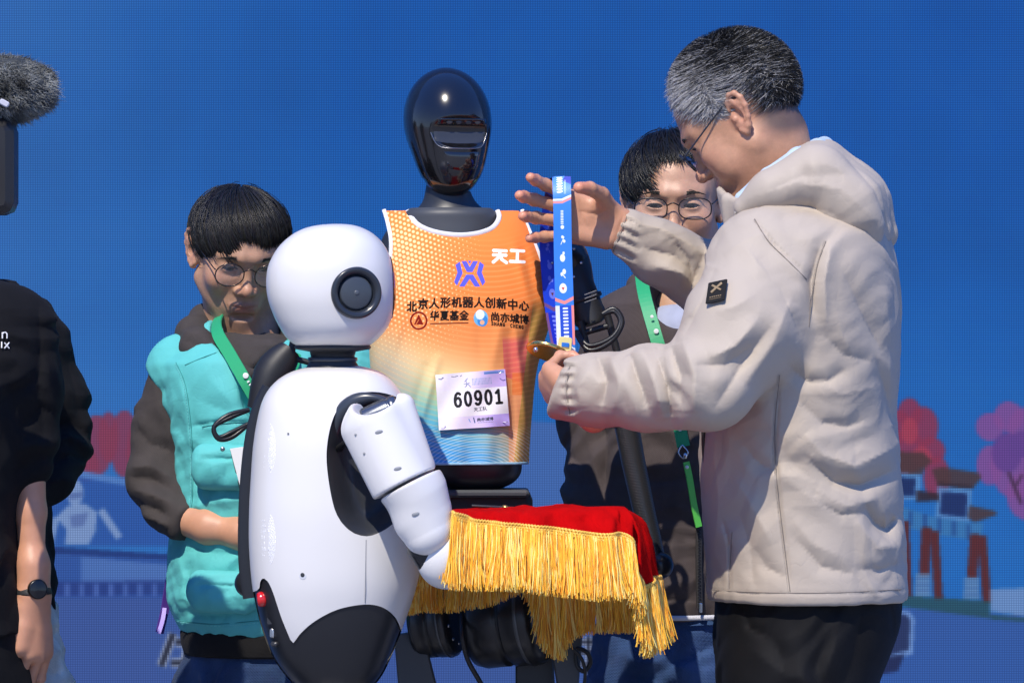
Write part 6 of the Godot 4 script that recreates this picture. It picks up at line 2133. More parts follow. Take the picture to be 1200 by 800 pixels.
	folds(j, [
		# forearm: pleats that run in from the elbow
		[[700, 418, 712, 446, 706, 476], -13.0, 7, 0.31], [[716, 420, 724, 448, 719, 482], 10.2, 8, 0.31], [[738, 414, 748, 446, 760, 478], -14.5, 7, 0.34], [[754, 414, 766, 452, 776, 486], 11.6, 8, 0.35], [[770, 418, 782, 452, 786, 490], -14.5, 7, 0.37], [[786, 404, 797, 440, 797, 482], -15.9, 8, 0.40], [[800, 398, 812, 440, 812, 486], 11.6, 10, 0.42], [[690, 430, 676, 455, 682, 480], 7.2, 8, 0.29], [[676, 428, 668, 452, 670, 478], -7.2, 6, 0.27],
		# upper arm
		[[838, 312, 822, 350, 800, 395], -10.2, 9, 0.35], [[870, 288, 905, 330, 930, 370], 7.2, 9, 0.36], [[884, 300, 915, 345, 935, 390], -7.2, 8, 0.36], [[830, 420, 862, 405, 890, 372], 10.2, 11, 0.45], [[815, 428, 850, 428, 884, 404], -8.7, 9, 0.45], [[838, 366, 862, 358, 885, 345], 4.3, 8, 0.45], [[905, 380, 868, 428, 838, 476], -10.2, 9, 0.42], [[926, 350, 905, 400, 870, 450], 8.7, 12, 0.38], [[960, 290, 948, 330, 950, 372], -10.2, 7, 0.33], [[972, 284, 964, 330, 966, 380], 7.2, 8, 0.33],
		[[884, 258, 905, 288, 940, 320], -4.3, 2.2, 0.33], [[845, 300, 872, 280, 900, 272], 4.3, 9, 0.34], [[806, 372, 822, 350, 836, 318], 4.3, 8, 0.38],
		# far arm
		[[740, 262, 775, 268, 815, 290], 7.9, 8, 0.03], [[752, 290, 790, 300, 812, 318], -11.2, 8, 0.03], [[765, 312, 800, 320, 822, 345], 9.6, 8, 0.02], [[790, 282, 808, 305, 812, 340], -9.6, 7, 0.02], [[826, 296, 815, 325, 806, 350], -14.3, 8, 0.02],
		# back and side of the body: long slack folds that hang from the armpit and gather at the waist
		[[922, 428, 944, 446, 968, 446, 990, 432], -9.0, 8, 0.30], [[940, 440, 985, 462, 1030, 452], 6.0, 16, 0.29], [[935, 470, 960, 494, 990, 500, 1012, 492], -6.0, 8, 0.29],
		[[938, 506, 962, 532, 1000, 545, 1052, 524], 12.0, 15, 0.28], [[945, 536, 975, 564, 1008, 568, 1050, 552], -13.5, 9, 0.28], [[952, 572, 990, 592, 1030, 584], 7.5, 13, 0.28], [[956, 586, 984, 602, 1012, 600], -6.0, 7, 0.28],
		[[1010, 588, 1024, 612, 1038, 620, 1052, 606], -18.0, 9, 0.25], [[1000, 604, 1026, 640, 1060, 640], 9.0, 14, 0.25], [[926, 606, 950, 636, 984, 650], 4.5, 11, 0.29], [[930, 628, 960, 662, 1000, 672], -6.0, 8, 0.29], [[1000, 664, 1030, 668, 1056, 660], -4.5, 7, 0.27],
		[[872, 520, 890, 542, 906, 552], -6.0, 8, 0.31], [[862, 560, 885, 600, 905, 640], 6.0, 13, 0.31], [[868, 600, 880, 640, 884, 684], -4.5, 8, 0.31], [[884, 640, 900, 665, 922, 676], -4.5, 7, 0.31], [[912, 440, 907, 520, 914, 600, 926, 690], -3.9, 2.2, 0.31], [[1032, 340, 1040, 400, 1040, 470], 6.0, 13, 0.2], [[1022, 420, 1036, 460, 1046, 500], -7.5, 9, 0.22],
		[[985, 320, 1008, 370, 1034, 415], -6.0, 10, 0.28], [[972, 350, 984, 395, 1004, 428], 6.0, 14, 0.28], [[962, 392, 985, 415, 1020, 424], -6.0, 8, 0.28], [[920, 300, 940, 340, 948, 372], 3.8, 14, 0.34], [[836, 520, 842, 580, 838, 650], 6.0, 9, 0.26], [[848, 610, 856, 640, 856, 690], -3.8, 2.0, 0.28]], z, 0.11)
	j.crumple(0.0046, 0.12, 8, 0.3)
	j.crumple(0.0012, 0.045, 15, -0.4)
	# hem seam line
	j.fold([P(826, 690, 0.2), P(940, 693, 0.3), P(1064, 691, 0.2)], -0.0012, 0.0025, 1.0, 0.2)
	j.start(0.0044)
	# hood lying on the back
	var hd := Sdf.new()
	for q in [0.27, 0.20, 0.13, 0.07, 0.01]:
		var sd: float = absf(q - 0.14) / 0.13
		hd.chain([[P(866 + 6 * sd, 240 + 3 * sd, q), 12 * u], [P(905, 222 + 2 * sd, q + 0.01), 19 * u], [P(962 - 6 * sd, 202 + 6 * sd, q), 32 * u], [P(1004 - 8 * sd, 236 + 6 * sd, q), 33 * u], [P(1034 - 18 * sd, 276 - 6 * sd, q), 20 * u]], 0.04)
	hd.ell(P(905, 190, 0.13), Vector3(64, 30, 62) * u, 0.015, 1, Basis(Vector3.BACK, 0.5))
	folds(hd, [[[880, 232, 930, 215, 985, 222, 1030, 262], 4, 9, 0.3], [[895, 226, 940, 206, 990, 205], -3, 7, 0.3], [[990, 188, 1022, 225, 1046, 282], -4, 4, 0.25], [[930, 238, 975, 250, 1020, 280], -3, 8, 0.3], [[1038, 300, 1050, 280, 1050, 262], -4, 4, 0.2], [[950, 190, 980, 200, 1000, 225], 3, 8, 0.25]], z, 0.12)
	hd.crumple(0.0036, 0.10, 4, 0.5)
	part_sdf("hood", hd, 0.0046, beige, root)
	# standing collar at the throat
	var co := Sdf.new()
	for q in 5: co.chain([[P(843 + q * 2, 222 + q * 9, 0.16 + q * 0.006), 3.6 * u], [P(852 + q, 232 + q * 8, 0.215), 4.0 * u], [P(870, 238 + q * 6, 0.25), 4.4 * u], [P(896, 226 + q * 6, 0.262), 5 * u]], 0.012)
	part_sdf("collar", co, 0.004, beige, root)
	part("cord_toggle", M.new().box(Transform3D(Basis(Vector3.BACK, 0.6), P(866, 247, 0.272)), Vector3(0.016, 0.006, 0.006), 0.002), mat(Color(0.42, 0.38, 0.32), 0.3), root)
	# shirt collar
	var blue := cloth(Color(0.50, 0.62, 0.72), 0.8, 0.2, 120.0, 0.1)
	var sc := Sdf.new()
	sc.chain([[P(868, 232, 0.235), 7 * u], [P(900, 206, 0.245), 9 * u], [P(935, 184, 0.225), 11 * u], [P(958, 174, 0.18), 11 * u], [P(966, 172, 0.12), 11 * u], [P(955, 176, 0.04), 10 * u]], 0.006)
	part_sdf("shirt_collar", sc, 0.0038, blue, root)
	# zip down the open front, pocket zip, arm patch
	part("front_zip", M.new().tube(curve([P(824, 492, 0.21), P(826, 540, 0.20), P(838, 590, 0.205), P(850, 622, 0.21)], 6), PackedFloat32Array([0.0032]), 8, 0.7, Vector3.BACK), mat(Color(0.02, 0.019, 0.018), 0.5), root)
	part("zip_pull", M.new().box(Transform3D(Basis(Vector3.BACK, 0.1), P(847, 634, 0.222)), Vector3(0.006, 0.017, 0.004), 0.0015), mat(Color(0.40, 0.36, 0.30), 0.35), root)
	# trousers
	var tr := Sdf.new()
	var tz := z
	tr.stack(secs([[676, 842, 1050, 128], [700, 838, 1056, 132], [745, 838, 1050, 134], [800, 842, 1030, 132], [850, 850, 1015, 128]], tz), 0.0, 0.02)
	for q in [0.075, -0.075]:
		tr.chain([[P(930, 800, tz + q), 0.092], [P(925, 1020, tz + q), 0.068], [Vector3(P(925, 0, tz).x + 0.01, 0.09, tz + q), 0.055]], 0.04)
	folds(tr, [[[872, 706, 880, 735, 900, 745], -5, 5, 0.3], [[985, 712, 975, 760, 960, 800], 6, 12, 0.28], [[1010, 715, 1000, 770, 985, 810], -6, 10, 0.28], [[905, 740, 915, 770, 918, 810], -4, 10, 0.3], [[880, 760, 920, 790, 960, 800], 4, 10, 0.3]], tz, 0.1)
	tr.crumple(0.011, 0.13, 5, 0.2)
	part_sdf("trousers", tr, 0.007, cloth(Color(0.006, 0.006, 0.007), 0.7, 0.3, 90.0, 0.04), root)
	for q in [0.075, -0.075]:
		var sh := Sdf.new()
		var ax := P(925, 0, tz).x
		sh.ell(Vector3(ax - 0.05, 0.045, tz + q), Vector3(0.14, 0.05, 0.048), 0.01)
		sh.cut(Vector3(0, 0.004, 0), Vector3.DOWN, 0.004)
		part_sdf("shoe", sh, 0.01, mat(Color(0.012, 0.011, 0.01), 0.4), root)
	var jm := j.take()
	part("jacket", jm, beige, root)
	var fm := front_map(jm)
	var line := mat(Color(0.20, 0.17, 0.145), 0.8); var thread := mat(Color(0.40, 0.35, 0.30), 0.7)
	for q in [[884, 256, 900, 282, 922, 304, 946, 328], [968, 282, 958, 310, 952, 345, 948, 384], [914, 438, 908, 500, 910, 560, 918, 630, 926, 694], [832, 691, 900, 694, 980, 694, 1058, 690], [858, 622, 856, 650, 855, 690], [668, 428, 664, 455, 668, 486], [735, 252, 728, 272, 718, 296]]:
		stitches(root, fm, q, line, thread)
	var patch_at := Vector3.ZERO
	var best := -1.0
	var nrm := Vector3.BACK
	for k in jm.v.size():
		var q := to_px(jm.v[k])
		if absf(q.x - 839) < 4.0 and absf(q.y - 341) < 4.0 and jm.v[k].z > best:
			best = jm.v[k].z; patch_at = jm.v[k]
	for k in jm.v.size():
		if jm.v[k].distance_to(patch_at) < 0.02: nrm += jm.n[k] * 0.3
	nrm = nrm.normalized()
	var px := Vector3(0.985, -0.17, 0); px = (px - nrm * px.dot(nrm)).normalized()
	var pxf := Transform3D(Basis(px, nrm.cross(px), nrm), patch_at + nrm * 0.005)
	pxf = pxf.translated_local(Vector3.ZERO)
	var pm := part("sleeve_patch", M.new().plate(M.rrect(0.0158, 0.0195, 0.002, 3), 0.0012, 0.0006, pxf), cloth(Color(0.014, 0.013, 0.012), 0.7, 0.3, 120.0, 0.1), root)
	var gold := mat(Color(0.55, 0.36, 0.16), 0.35, 0.6)
	for q in [[-0.0080, -0.0010, 0.0078, 0.0135, 0.0022], [-0.0085, 0.0128, 0.0080, 0.0005, 0.0016], [-0.001, 0.0062, 0.0088, 0.0118, 0.0016]]:
		var a := Vector2(q[0], q[1]); var b := Vector2(q[2], q[3])
		var dirv := (b - a).normalized(); var nn: Vector2 = dirv.orthogonal() * q[4]
		part("emblem_stroke", M.new().plate(PackedVector2Array([a + nn, b + nn * 0.8, b - nn * 0.8, a - nn]), 0.0004, 0.0001, pxf.translated_local(Vector3(0, 0, 0.0015 + 0.0002 * q[4] * 1000))), gold, pm)
	for q in 6: part("lettering", M.new().plate(M.rrect(0.0011, 0.0008, 0.0002, 1), 0.0003, 0.0001, pxf.translated_local(Vector3(-0.0085 + q * 0.0034, -0.0095, 0.0014))), gold, pm)
	part("lettering", M.new().plate(M.rrect(0.0100, 0.0005, 0.0002, 1), 0.0003, 0.0001, pxf.translated_local(Vector3(0, -0.0135, 0.0014))), mat(Color(0.25, 0.17, 0.08), 0.4, 0.4), pm)
	var m := s.take()
	paint_face(m, hx, o)
	var hm := h1.take()
	paint_hand(hm, wx, tips)
	m.add(hm)
	var lm := h2.take()
	paint_hand(lm, lx, t2)
	m.add(lm)
	m.add(core.take().paint(SKIN))
	part("body", m, skin, root)
	var steel := mat(Color(0.05, 0.055, 0.07), 0.3, 0.7)
	spectacles("eyeglasses", "dark thin framed glasses worn by the grey haired man in beige", hx, 0.025, 0.0165, 3.0, steel, false, -0.010, Vector3(0.080, 0.020, -0.004), Color(0.55, 0.62, 0.75, 0.18), 0.106, 0.0014)
# ---------------------------------------------------------------- young man in the teal vest
func man_in_vest() -> void:
	var z := -0.3
	var u := U(z)
	var root := thing("person", "young man in teal vest over dark hoodie, looking down behind the white robot", "person", P(300, 800, z) * Vector3(1, 0, 1))
	var o := {"skin": Color(0.47, 0.265, 0.165), "open": 0.0038, "look": Vector3(0.1, -0.35, 1), "nose": 0.100, "wide": 0.98, "tall": 0.064}
	var hx := Transform3D((Basis(Vector3.UP, 0.25) * Basis(Vector3.RIGHT, 0.42) * Basis(Vector3.BACK, -0.03)).scaled(Vector3.ONE * 0.95), P(280, 292, z))
	var s := Sdf.new(); s.xf = hx
	head_solid(s, o)
	s.xf = Transform3D()
	s.cap(hx * Vector3(0, -0.05, -0.035), P(290, 425, z - 0.03), 0.053, 0.064, 0.02)
	s.start(0.0022)
	# forearm across the body
	var f := Sdf.new()
	f.chain([[P(222, 610, z + 0.10), 18.5 * u], [P(245, 617, z + 0.12), 20 * u], [P(298, 628, z + 0.15), 15 * u]], 0.01)
	var wy := (P(330, 632, z + 0.17) - P(290, 626, z + 0.15)).normalized()
	var wz := (Vector3(0, -0.3, -1) - wy * wy.dot(Vector3(0, -0.3, -1))).normalized()
	var wx := Transform3D(Basis(wy.cross(wz), wy, wz), P(318, 630, z + 0.165))
	f.xf = wx
	var tips := hand_solid(f, [0.5, 0.55, 0.6, 0.6], [0.05, 0.0, -0.04, -0.1], [Vector3(0.6, 0.75, 0.3), Vector3(0.2, 0.9, 0.3), Vector3(0, 0.95, 0.3)])
	f.xf = Transform3D()
	f.start(0.0036)
	var core := Sdf.new()
	core.chain([[P(290, 425, z - 0.02), 0.06], [P(310, 520, z), 0.09], [P(315, 740, z), 0.09]], 0.03)
	core.chain([[P(228, 440, z), 0.036], [P(192, 560, z + 0.01), 0.024], [P(212, 603, z + 0.08), 0.022]], 0.01)
	core.start(0.012)
	eyes(root, hx, o)
	eyebrows(root, hx, 8, 0.98)
	hair(root, hx, {"ctr": Vector3(0, 0.028, -0.010), "rad": Vector3(0.0795, 0.0735, 0.0985), "tilt": 0.35, "n": 11000, "len": 0.95, "lift": 0.05, "thick": 0.00055, "spike": 0.0, "wild": 0.09, "ragged": 0.05, "tuft": 0.10, "under": 0.97, "inset": 0.40, "swirl": 0.30, "stray": 0.05, "tuck": 0.012, "rough": 0.42,
		"edge": func(ph: float) -> float:
			var a := absf(ph)
			var e := 1.60 + 0.14 * ph
			e = lerpf(e, 2.06, smoothstep(0.75, 1.1, a)); e = lerpf(e, 2.0, smoothstep(1.35, 1.7, a)); e = lerpf(e, 2.06, smoothstep(2.0, 2.8, a))
			return e,
		"tone": func(_al: float, _ph: float, rng: RandomNumberGenerator) -> Color:
			var k := rng.randf_range(0.006, 0.020)
			return Color(k, k * 0.92, k * 0.85)}, 41)
	# ---- hoodie
	var grey := cloth(Color(0.066, 0.057, 0.055), 0.9, 0.6, 70.0, 0.1)
	var rows := [[392, 244, 346, 52], [404, 224, 370, 70], [425, 208, 388, 82], [460, 206, 402, 92], [520, 208, 410, 95], [600, 210, 414, 95], [690, 212, 414, 96], [745, 214, 420, 102], [768, 218, 416, 98]]
	var hd := Sdf.new()
	hd.stack(secs(rows, z), 0.0, 0.02)
	hd.chain([[P(216, 436, z), 40 * u], [P(196, 500, z - 0.01), 37 * u], [P(186, 560, z + 0.01), 36 * u]], 0.03)
	hd.chain([[P(186, 562, z + 0.01), 36 * u], [P(200, 592, z + 0.05), 30 * u], [P(216, 610, z + 0.095), 25 * u]], 0.02)
	hd.chain([[P(405, 440, z), 40 * u], [P(425, 560, z), 36 * u]], 0.03)
	hd.cut(P(300, 766, z), Vector3.DOWN, 0.006)
	hd.cut(P(226, 612, z + 0.10), P(240, 616, z + 0.11) - P(200, 596, z + 0.06), 0.005)
	folds(hd, [[[160, 500, 175, 520, 200, 528], -6, 7, z + 0.05], [[152, 548, 175, 545, 205, 560], 8, 7, z + 0.06], [[150, 560, 178, 562, 206, 578], -8, 6, z + 0.08], [[152, 574, 180, 580, 205, 590], 8, 6, z + 0.09], [[156, 590, 182, 596, 200, 604], -7, 5, z + 0.09], [[164, 604, 184, 610, 200, 616], 6, 5, z + 0.09], [[180, 440, 186, 480, 206, 520], 5, 9, z + 0.05], [[208, 450, 214, 490, 222, 530], -5, 7, z + 0.06], [[196, 470, 200, 505, 216, 545], 4, 8, z + 0.06]], z, 0.09)
	hd.crumple(0.006, 0.075, 4, 0.6)
	part_sdf("hoodie", hd, 0.0056, grey, root)
	var hem := Sdf.new()
	hem.stack(secs([[736, 211, 422, 104], [752, 212, 421, 103], [766, 216, 418, 100]], z), 0.0, 0.02)
	part_sdf("hoodie_hem", hem, 0.007, cloth(Color(0.016, 0.015, 0.015), 0.9, 0.5, 80.0, 0.15), root)
	var hood := Sdf.new()
	hood.chain([[P(240, 376, z - 0.05), 15 * u], [P(228, 392, z - 0.01), 20 * u], [P(232, 408, z + 0.05), 19 * u], [P(262, 425, z + 0.10), 14 * u], [P(290, 440, z + 0.12), 9 * u]], 0.02)
	hood.chain([[P(340, 378, z - 0.05), 16 * u], [P(352, 396, z - 0.01), 20 * u], [P(340, 418, z + 0.06), 17 * u], [P(312, 436, z + 0.11), 10 * u]], 0.02)
	hood.chain([[P(240, 374, z - 0.06), 15 * u], [P(288, 366, z - 0.13), 26 * u], [P(340, 376, z - 0.06), 16 * u]], 0.03)
	folds(hood, [[[216, 398, 240, 408, 268, 424], -4, 5, z + 0.06], [[212, 388, 236, 390, 250, 402], 4, 5, z + 0.03]], z, 0.09)
	part_sdf("hood", hood, 0.005, grey, root)
	var tee := Sdf.new()
	tee.ell(P(292, 432, z + 0.03), Vector3(50, 34, 58) * u, 0.01)
	part_sdf("t_shirt", tee, 0.006, cloth(Color(0.012, 0.012, 0.013), 0.9, 0.4, 80.0, 0.1), root)
	# ---- vest
	var teal := nylon(Color(0.105, 0.475, 0.465), 0.66, 0.6)
	var v := Sdf.new()
	v.stack(secs([[398, 226, 372, 70], [404, 210, 386, 84], [425, 188, 402, 99], [460, 186, 416, 109], [520, 196, 426, 113], [600, 199, 430, 113], [660, 196, 430, 113], [705, 196, 428, 113], [728, 206, 424, 110], [742, 214, 420, 104]], z), 0.0, 0.015)
	v.chain([[P(256, 416, z), 42 * u], [P(214, 434, z), 43.5 * u]], 0.02)
	v.chain([[P(350, 416, z), 42 * u], [P(402, 438, z), 43.5 * u]], 0.02)
	v.cut(P(300, 741, z), Vector3.DOWN, 0.008)
	# neck opening and armhole
	v.ell(P(294, 386, z + 0.03), Vector3(45, 50, 130) * u, 0.006, 1)
	v.ell(P(298, 430, z + 0.16), Vector3(20, 62, 60) * u, 0.006, 1)
	v.ell(P(178, 532, z - 0.03), Vector3(38, 104, 120) * u, 0.006, 1, Basis(Vector3.BACK, 0.14))
	folds(v, [[[222, 500, 260, 494, 300, 496], -5, 3, z + 0.15], [[224, 560, 260, 554, 300, 552], -4, 3, z + 0.15], [[212, 600, 240, 590, 290, 585], 5, 8, z + 0.15], [[200, 716, 240, 722, 300, 716], -5, 5, z + 0.15], [[200, 702, 230, 706, 290, 700], 7, 8, z + 0.15], [[205, 650, 215, 680, 205, 712], 6, 8, z + 0.12], [[222, 650, 220, 680, 224, 705], -5, 6, z + 0.13],
		[[206, 430, 218, 480, 224, 560, 220, 600], 3, 5, z + 0.12], [[240, 440, 270, 470, 285, 520], 3, 10, z + 0.15], [[232, 520, 262, 530, 282, 548], 3, 8, z + 0.15], [[236, 470, 262, 480, 290, 478], -3, 8, z + 0.15], [[215, 640, 250, 648, 290, 650], -6, 8, z + 0.15]], z, 0.09)
	v.crumple(0.0065, 0.08, 14, -0.5)
	v.crumple(0.003, 0.035, 16, 0.6)
	v.start(0.0048)
	# pockets with flaps; piping at the armhole; seams
	for q in [[232, 520, 300, 568, 0.158], [228, 668, 288, 712, 0.160]]:
		var pk := Sdf.new()
		var hx2 := Vector3((q[2] - q[0]) * 0.5 * u, 0, 0)
		for row in 4:
			var py := lerpf(q[1] + 10, q[3] - 6, row / 3.0)
			pk.cap(P(q[0] + 8, py, z + q[4] - 0.012), P(q[2], py + 2, z + q[4] + 0.004), 9 * u, 9 * u, 0.03)
		folds(pk, [[[q[0], q[1] + 16, q[2], q[1] + 18], -4, 2.5, z + q[4]], [[q[0] + 16, q[1] + 18, q[0] + 22, q[3]], 3, 6, z + q[4]], [[q[0] + 36, q[1] + 18, q[0] + 32, q[3]], -3, 6, z + q[4]]], z, 0.06)
		pk.crumple(0.004, 0.04, 6, 0.4)
		part_sdf("pocket", pk, 0.0045, teal, root)
	part("snap_button", M.new().ball(P(261, 526, z + 0.168), Vector3(0.004, 0.004, 0.002), Basis(), 12, 8), mat(Color(0.3, 0.33, 0.34), 0.3, 0.9), root)
	# jeans and shoes
	jeans(root, "jeans", [[752, 222, 414, 92], [800, 216, 420, 98], [850, 214, 424, 98]], z, [258, 378], Color(0.022, 0.045, 0.11))
	var vm := v.take()
	part("vest", vm, teal, root)
	var front := front_map(vm)
	var line := mat(Color(0.03, 0.24, 0.235), 0.8); var thread := mat(Color(0.20, 0.62, 0.60), 0.7)
	for q in [[206, 424, 217, 450, 223, 490, 226, 540, 225, 590, 221, 620], [216, 428, 240, 418, 262, 410], [232, 556, 262, 551, 298, 548], [206, 726, 250, 731, 312, 726], [236, 500, 262, 496, 292, 494]]:
		stitches(root, front, q, line, thread, 2.4)
	var m := s.take()
	paint_face(m, hx, o)
	var fm := f.take()
	paint_hand(fm, wx, tips, Color(0.52, 0.30, 0.19))
	m.add(fm)
	m.add(core.take().paint(SKIN))
	part("body", m, skin_mat(), root)
	# ---- what he wears and holds
	var metal := mat(Color(0.10, 0.075, 0.06), 0.25, 0.9)
	spectacles("eyeglasses", "round thin metal glasses worn by the young man in the teal vest", hx, 0.0245, 0.0215, 2.1, metal, false, -0.005, Vector3(0.0775, 0.012, -0.002), Color(0.85, 0.88, 0.9, 0.02), 0.103, 0.0011)
	var green := lanyard_tape(Color(0.02, 0.36, 0.15))
	var ly := thing("lanyard", "green lanyard with white print round the neck of the man in teal", "lanyard", P(285, 450, z + 0.15))
	strap(ly, "tape", [P(264, 364, z - 0.02), P(255, 374, z + 0.04), P(255, 390, z + 0.10), P(270, 416, z + 0.138), P(285, 442, z + 0.165), P(300, 468, z + 0.17)], 15.0, green, Vector3(-0.35, 0.1, 1))
	strap(ly, "tape", [P(336, 378, z + 0.02), P(344, 400, z + 0.07), P(344, 425, z + 0.13), P(326, 448, z + 0.165), P(304, 470, z + 0.17)], 15.0, green, Vector3(0.35, 0.1, 1))
	for q in [[288, 440, 3.4], [259, 386, 2.4]]: part("printed_mark", M.new().ball(P(q[0], q[1], z + (0.171 if q[1] > 400 else 0.094)), Vector3(q[2] * u, q[2] * u, 0.0006)), mat(Color(0.8, 0.82, 0.8), 0.5), ly)
	for k in 4: part("printed_word", M.new().box(Transform3D(Basis(Vector3.BACK, -1.05), P(291 + k * 2.2, 447 + k * 3.4, z + 0.1725)), Vector3(0.0028, 0.0042, 0.0008), 0.0003), mat(Color(0.8, 0.82, 0.8), 0.5), ly)
	var bd := thing("name_badge", "white card badge hanging on the teal vest behind the white robot", "badge", P(288, 590, z + 0.17))
	part("card", M.new().plate(PackedVector2Array([Vector2(-0.028, 0.05), Vector2(0.05, 0.06), Vector2(0.05, -0.06), Vector2(-0.004, -0.048)]), 0.0016, 0.0005, Transform3D(Basis(Vector3.BACK, 0.02), P(291, 562, z + 0.178))), mat(Color(0.78, 0.78, 0.78), 0.45), bd)
	part("card_edge", M.new().tube(PackedVector3Array([P(271, 527, z + 0.176), P(288, 600, z + 0.176)]), PackedFloat32Array([0.0018]), 8), mat(Color(0.02, 0.05, 0.05), 0.5), bd)
	var rb := thing("ribbon_tail", "violet ribbon tail hanging behind the hem of the teal vest", "ribbon", P(195, 730, z - 0.04))
	var vio := mat(Color(0.07, 0.02, 0.22), 0.6)
	vio.rim_enabled = true; vio.rim = 0.2
	strap(rb, "tape", [P(212, 640, z + 0.03), P(203, 660, z - 0.01), P(197, 690, z - 0.02), P(193, 715, z - 0.02), P(187, 741, z - 0.01)], 10.0, vio, Vector3(0.5, 0, 1))
	strap(rb, "tape_end", [P(193, 712, z - 0.012), P(191, 725, z - 0.006), P(186, 742, z)], 5.0, mat(Color(0.36, 0.26, 0.72), 0.5), Vector3(-0.2, 0, 1))

func lanyard_tape(c: Color) -> StandardMaterial3D:
	var m := mat(c, 0.55)
	m.rim_enabled = true; m.rim = 0.15; m.rim_tint = 0.5
	return m

func jeans(root: Node3D, called: String, rows: Array, z: float, legs: Array, c: Color, folds_ := []) -> void:
	var u := U(z)
	var s := Sdf.new()
	s.stack(secs(rows, z), 0.0, 0.02)
	for lx in legs:
		s.chain([[P(lx, 815, z), 56 * u], [P(lx, 1030, z), 46 * u], [Vector3(P(lx, 0, z).x, 0.08, z), 40 * u]], 0.03)
	folds(s, folds_, z, 0.1)
	s.crumple(0.012, 0.09, 17, 0.35)
	var m := s.mesh(0.008)
	var nz := FastNoiseLite.new(); nz.seed = 6; nz.frequency = 9.0
	for k in m.v.size():
		var t := clampf(0.5 + 0.9 * nz.get_noise_3d(m.v[k].x, m.v[k].y * 0.5, m.v[k].z), 0.0, 1.0)
		var q := c.lerp(c * 1.9 + Color(0.012, 0.012, 0.012), t * t)
		m.c[k] = Color(q.r, q.g, q.b)
	var jm := cloth(Color(1, 1, 1), 0.85, 0.9, 55.0, 0.15, true)
	part(called, m, jm, root)
	for lx in legs:
		var sh := Sdf.new()
		var ax := P(lx, 0, z).x
		sh.ell(Vector3(ax, 0.045, z + 0.05), Vector3(0.048, 0.05, 0.135), 0.01)
		sh.cut(Vector3(0, 0.004, 0), Vector3.DOWN, 0.004)
		part_sdf("shoe", sh, 0.01, mat(Color(0.02, 0.02, 0.02), 0.5), root)

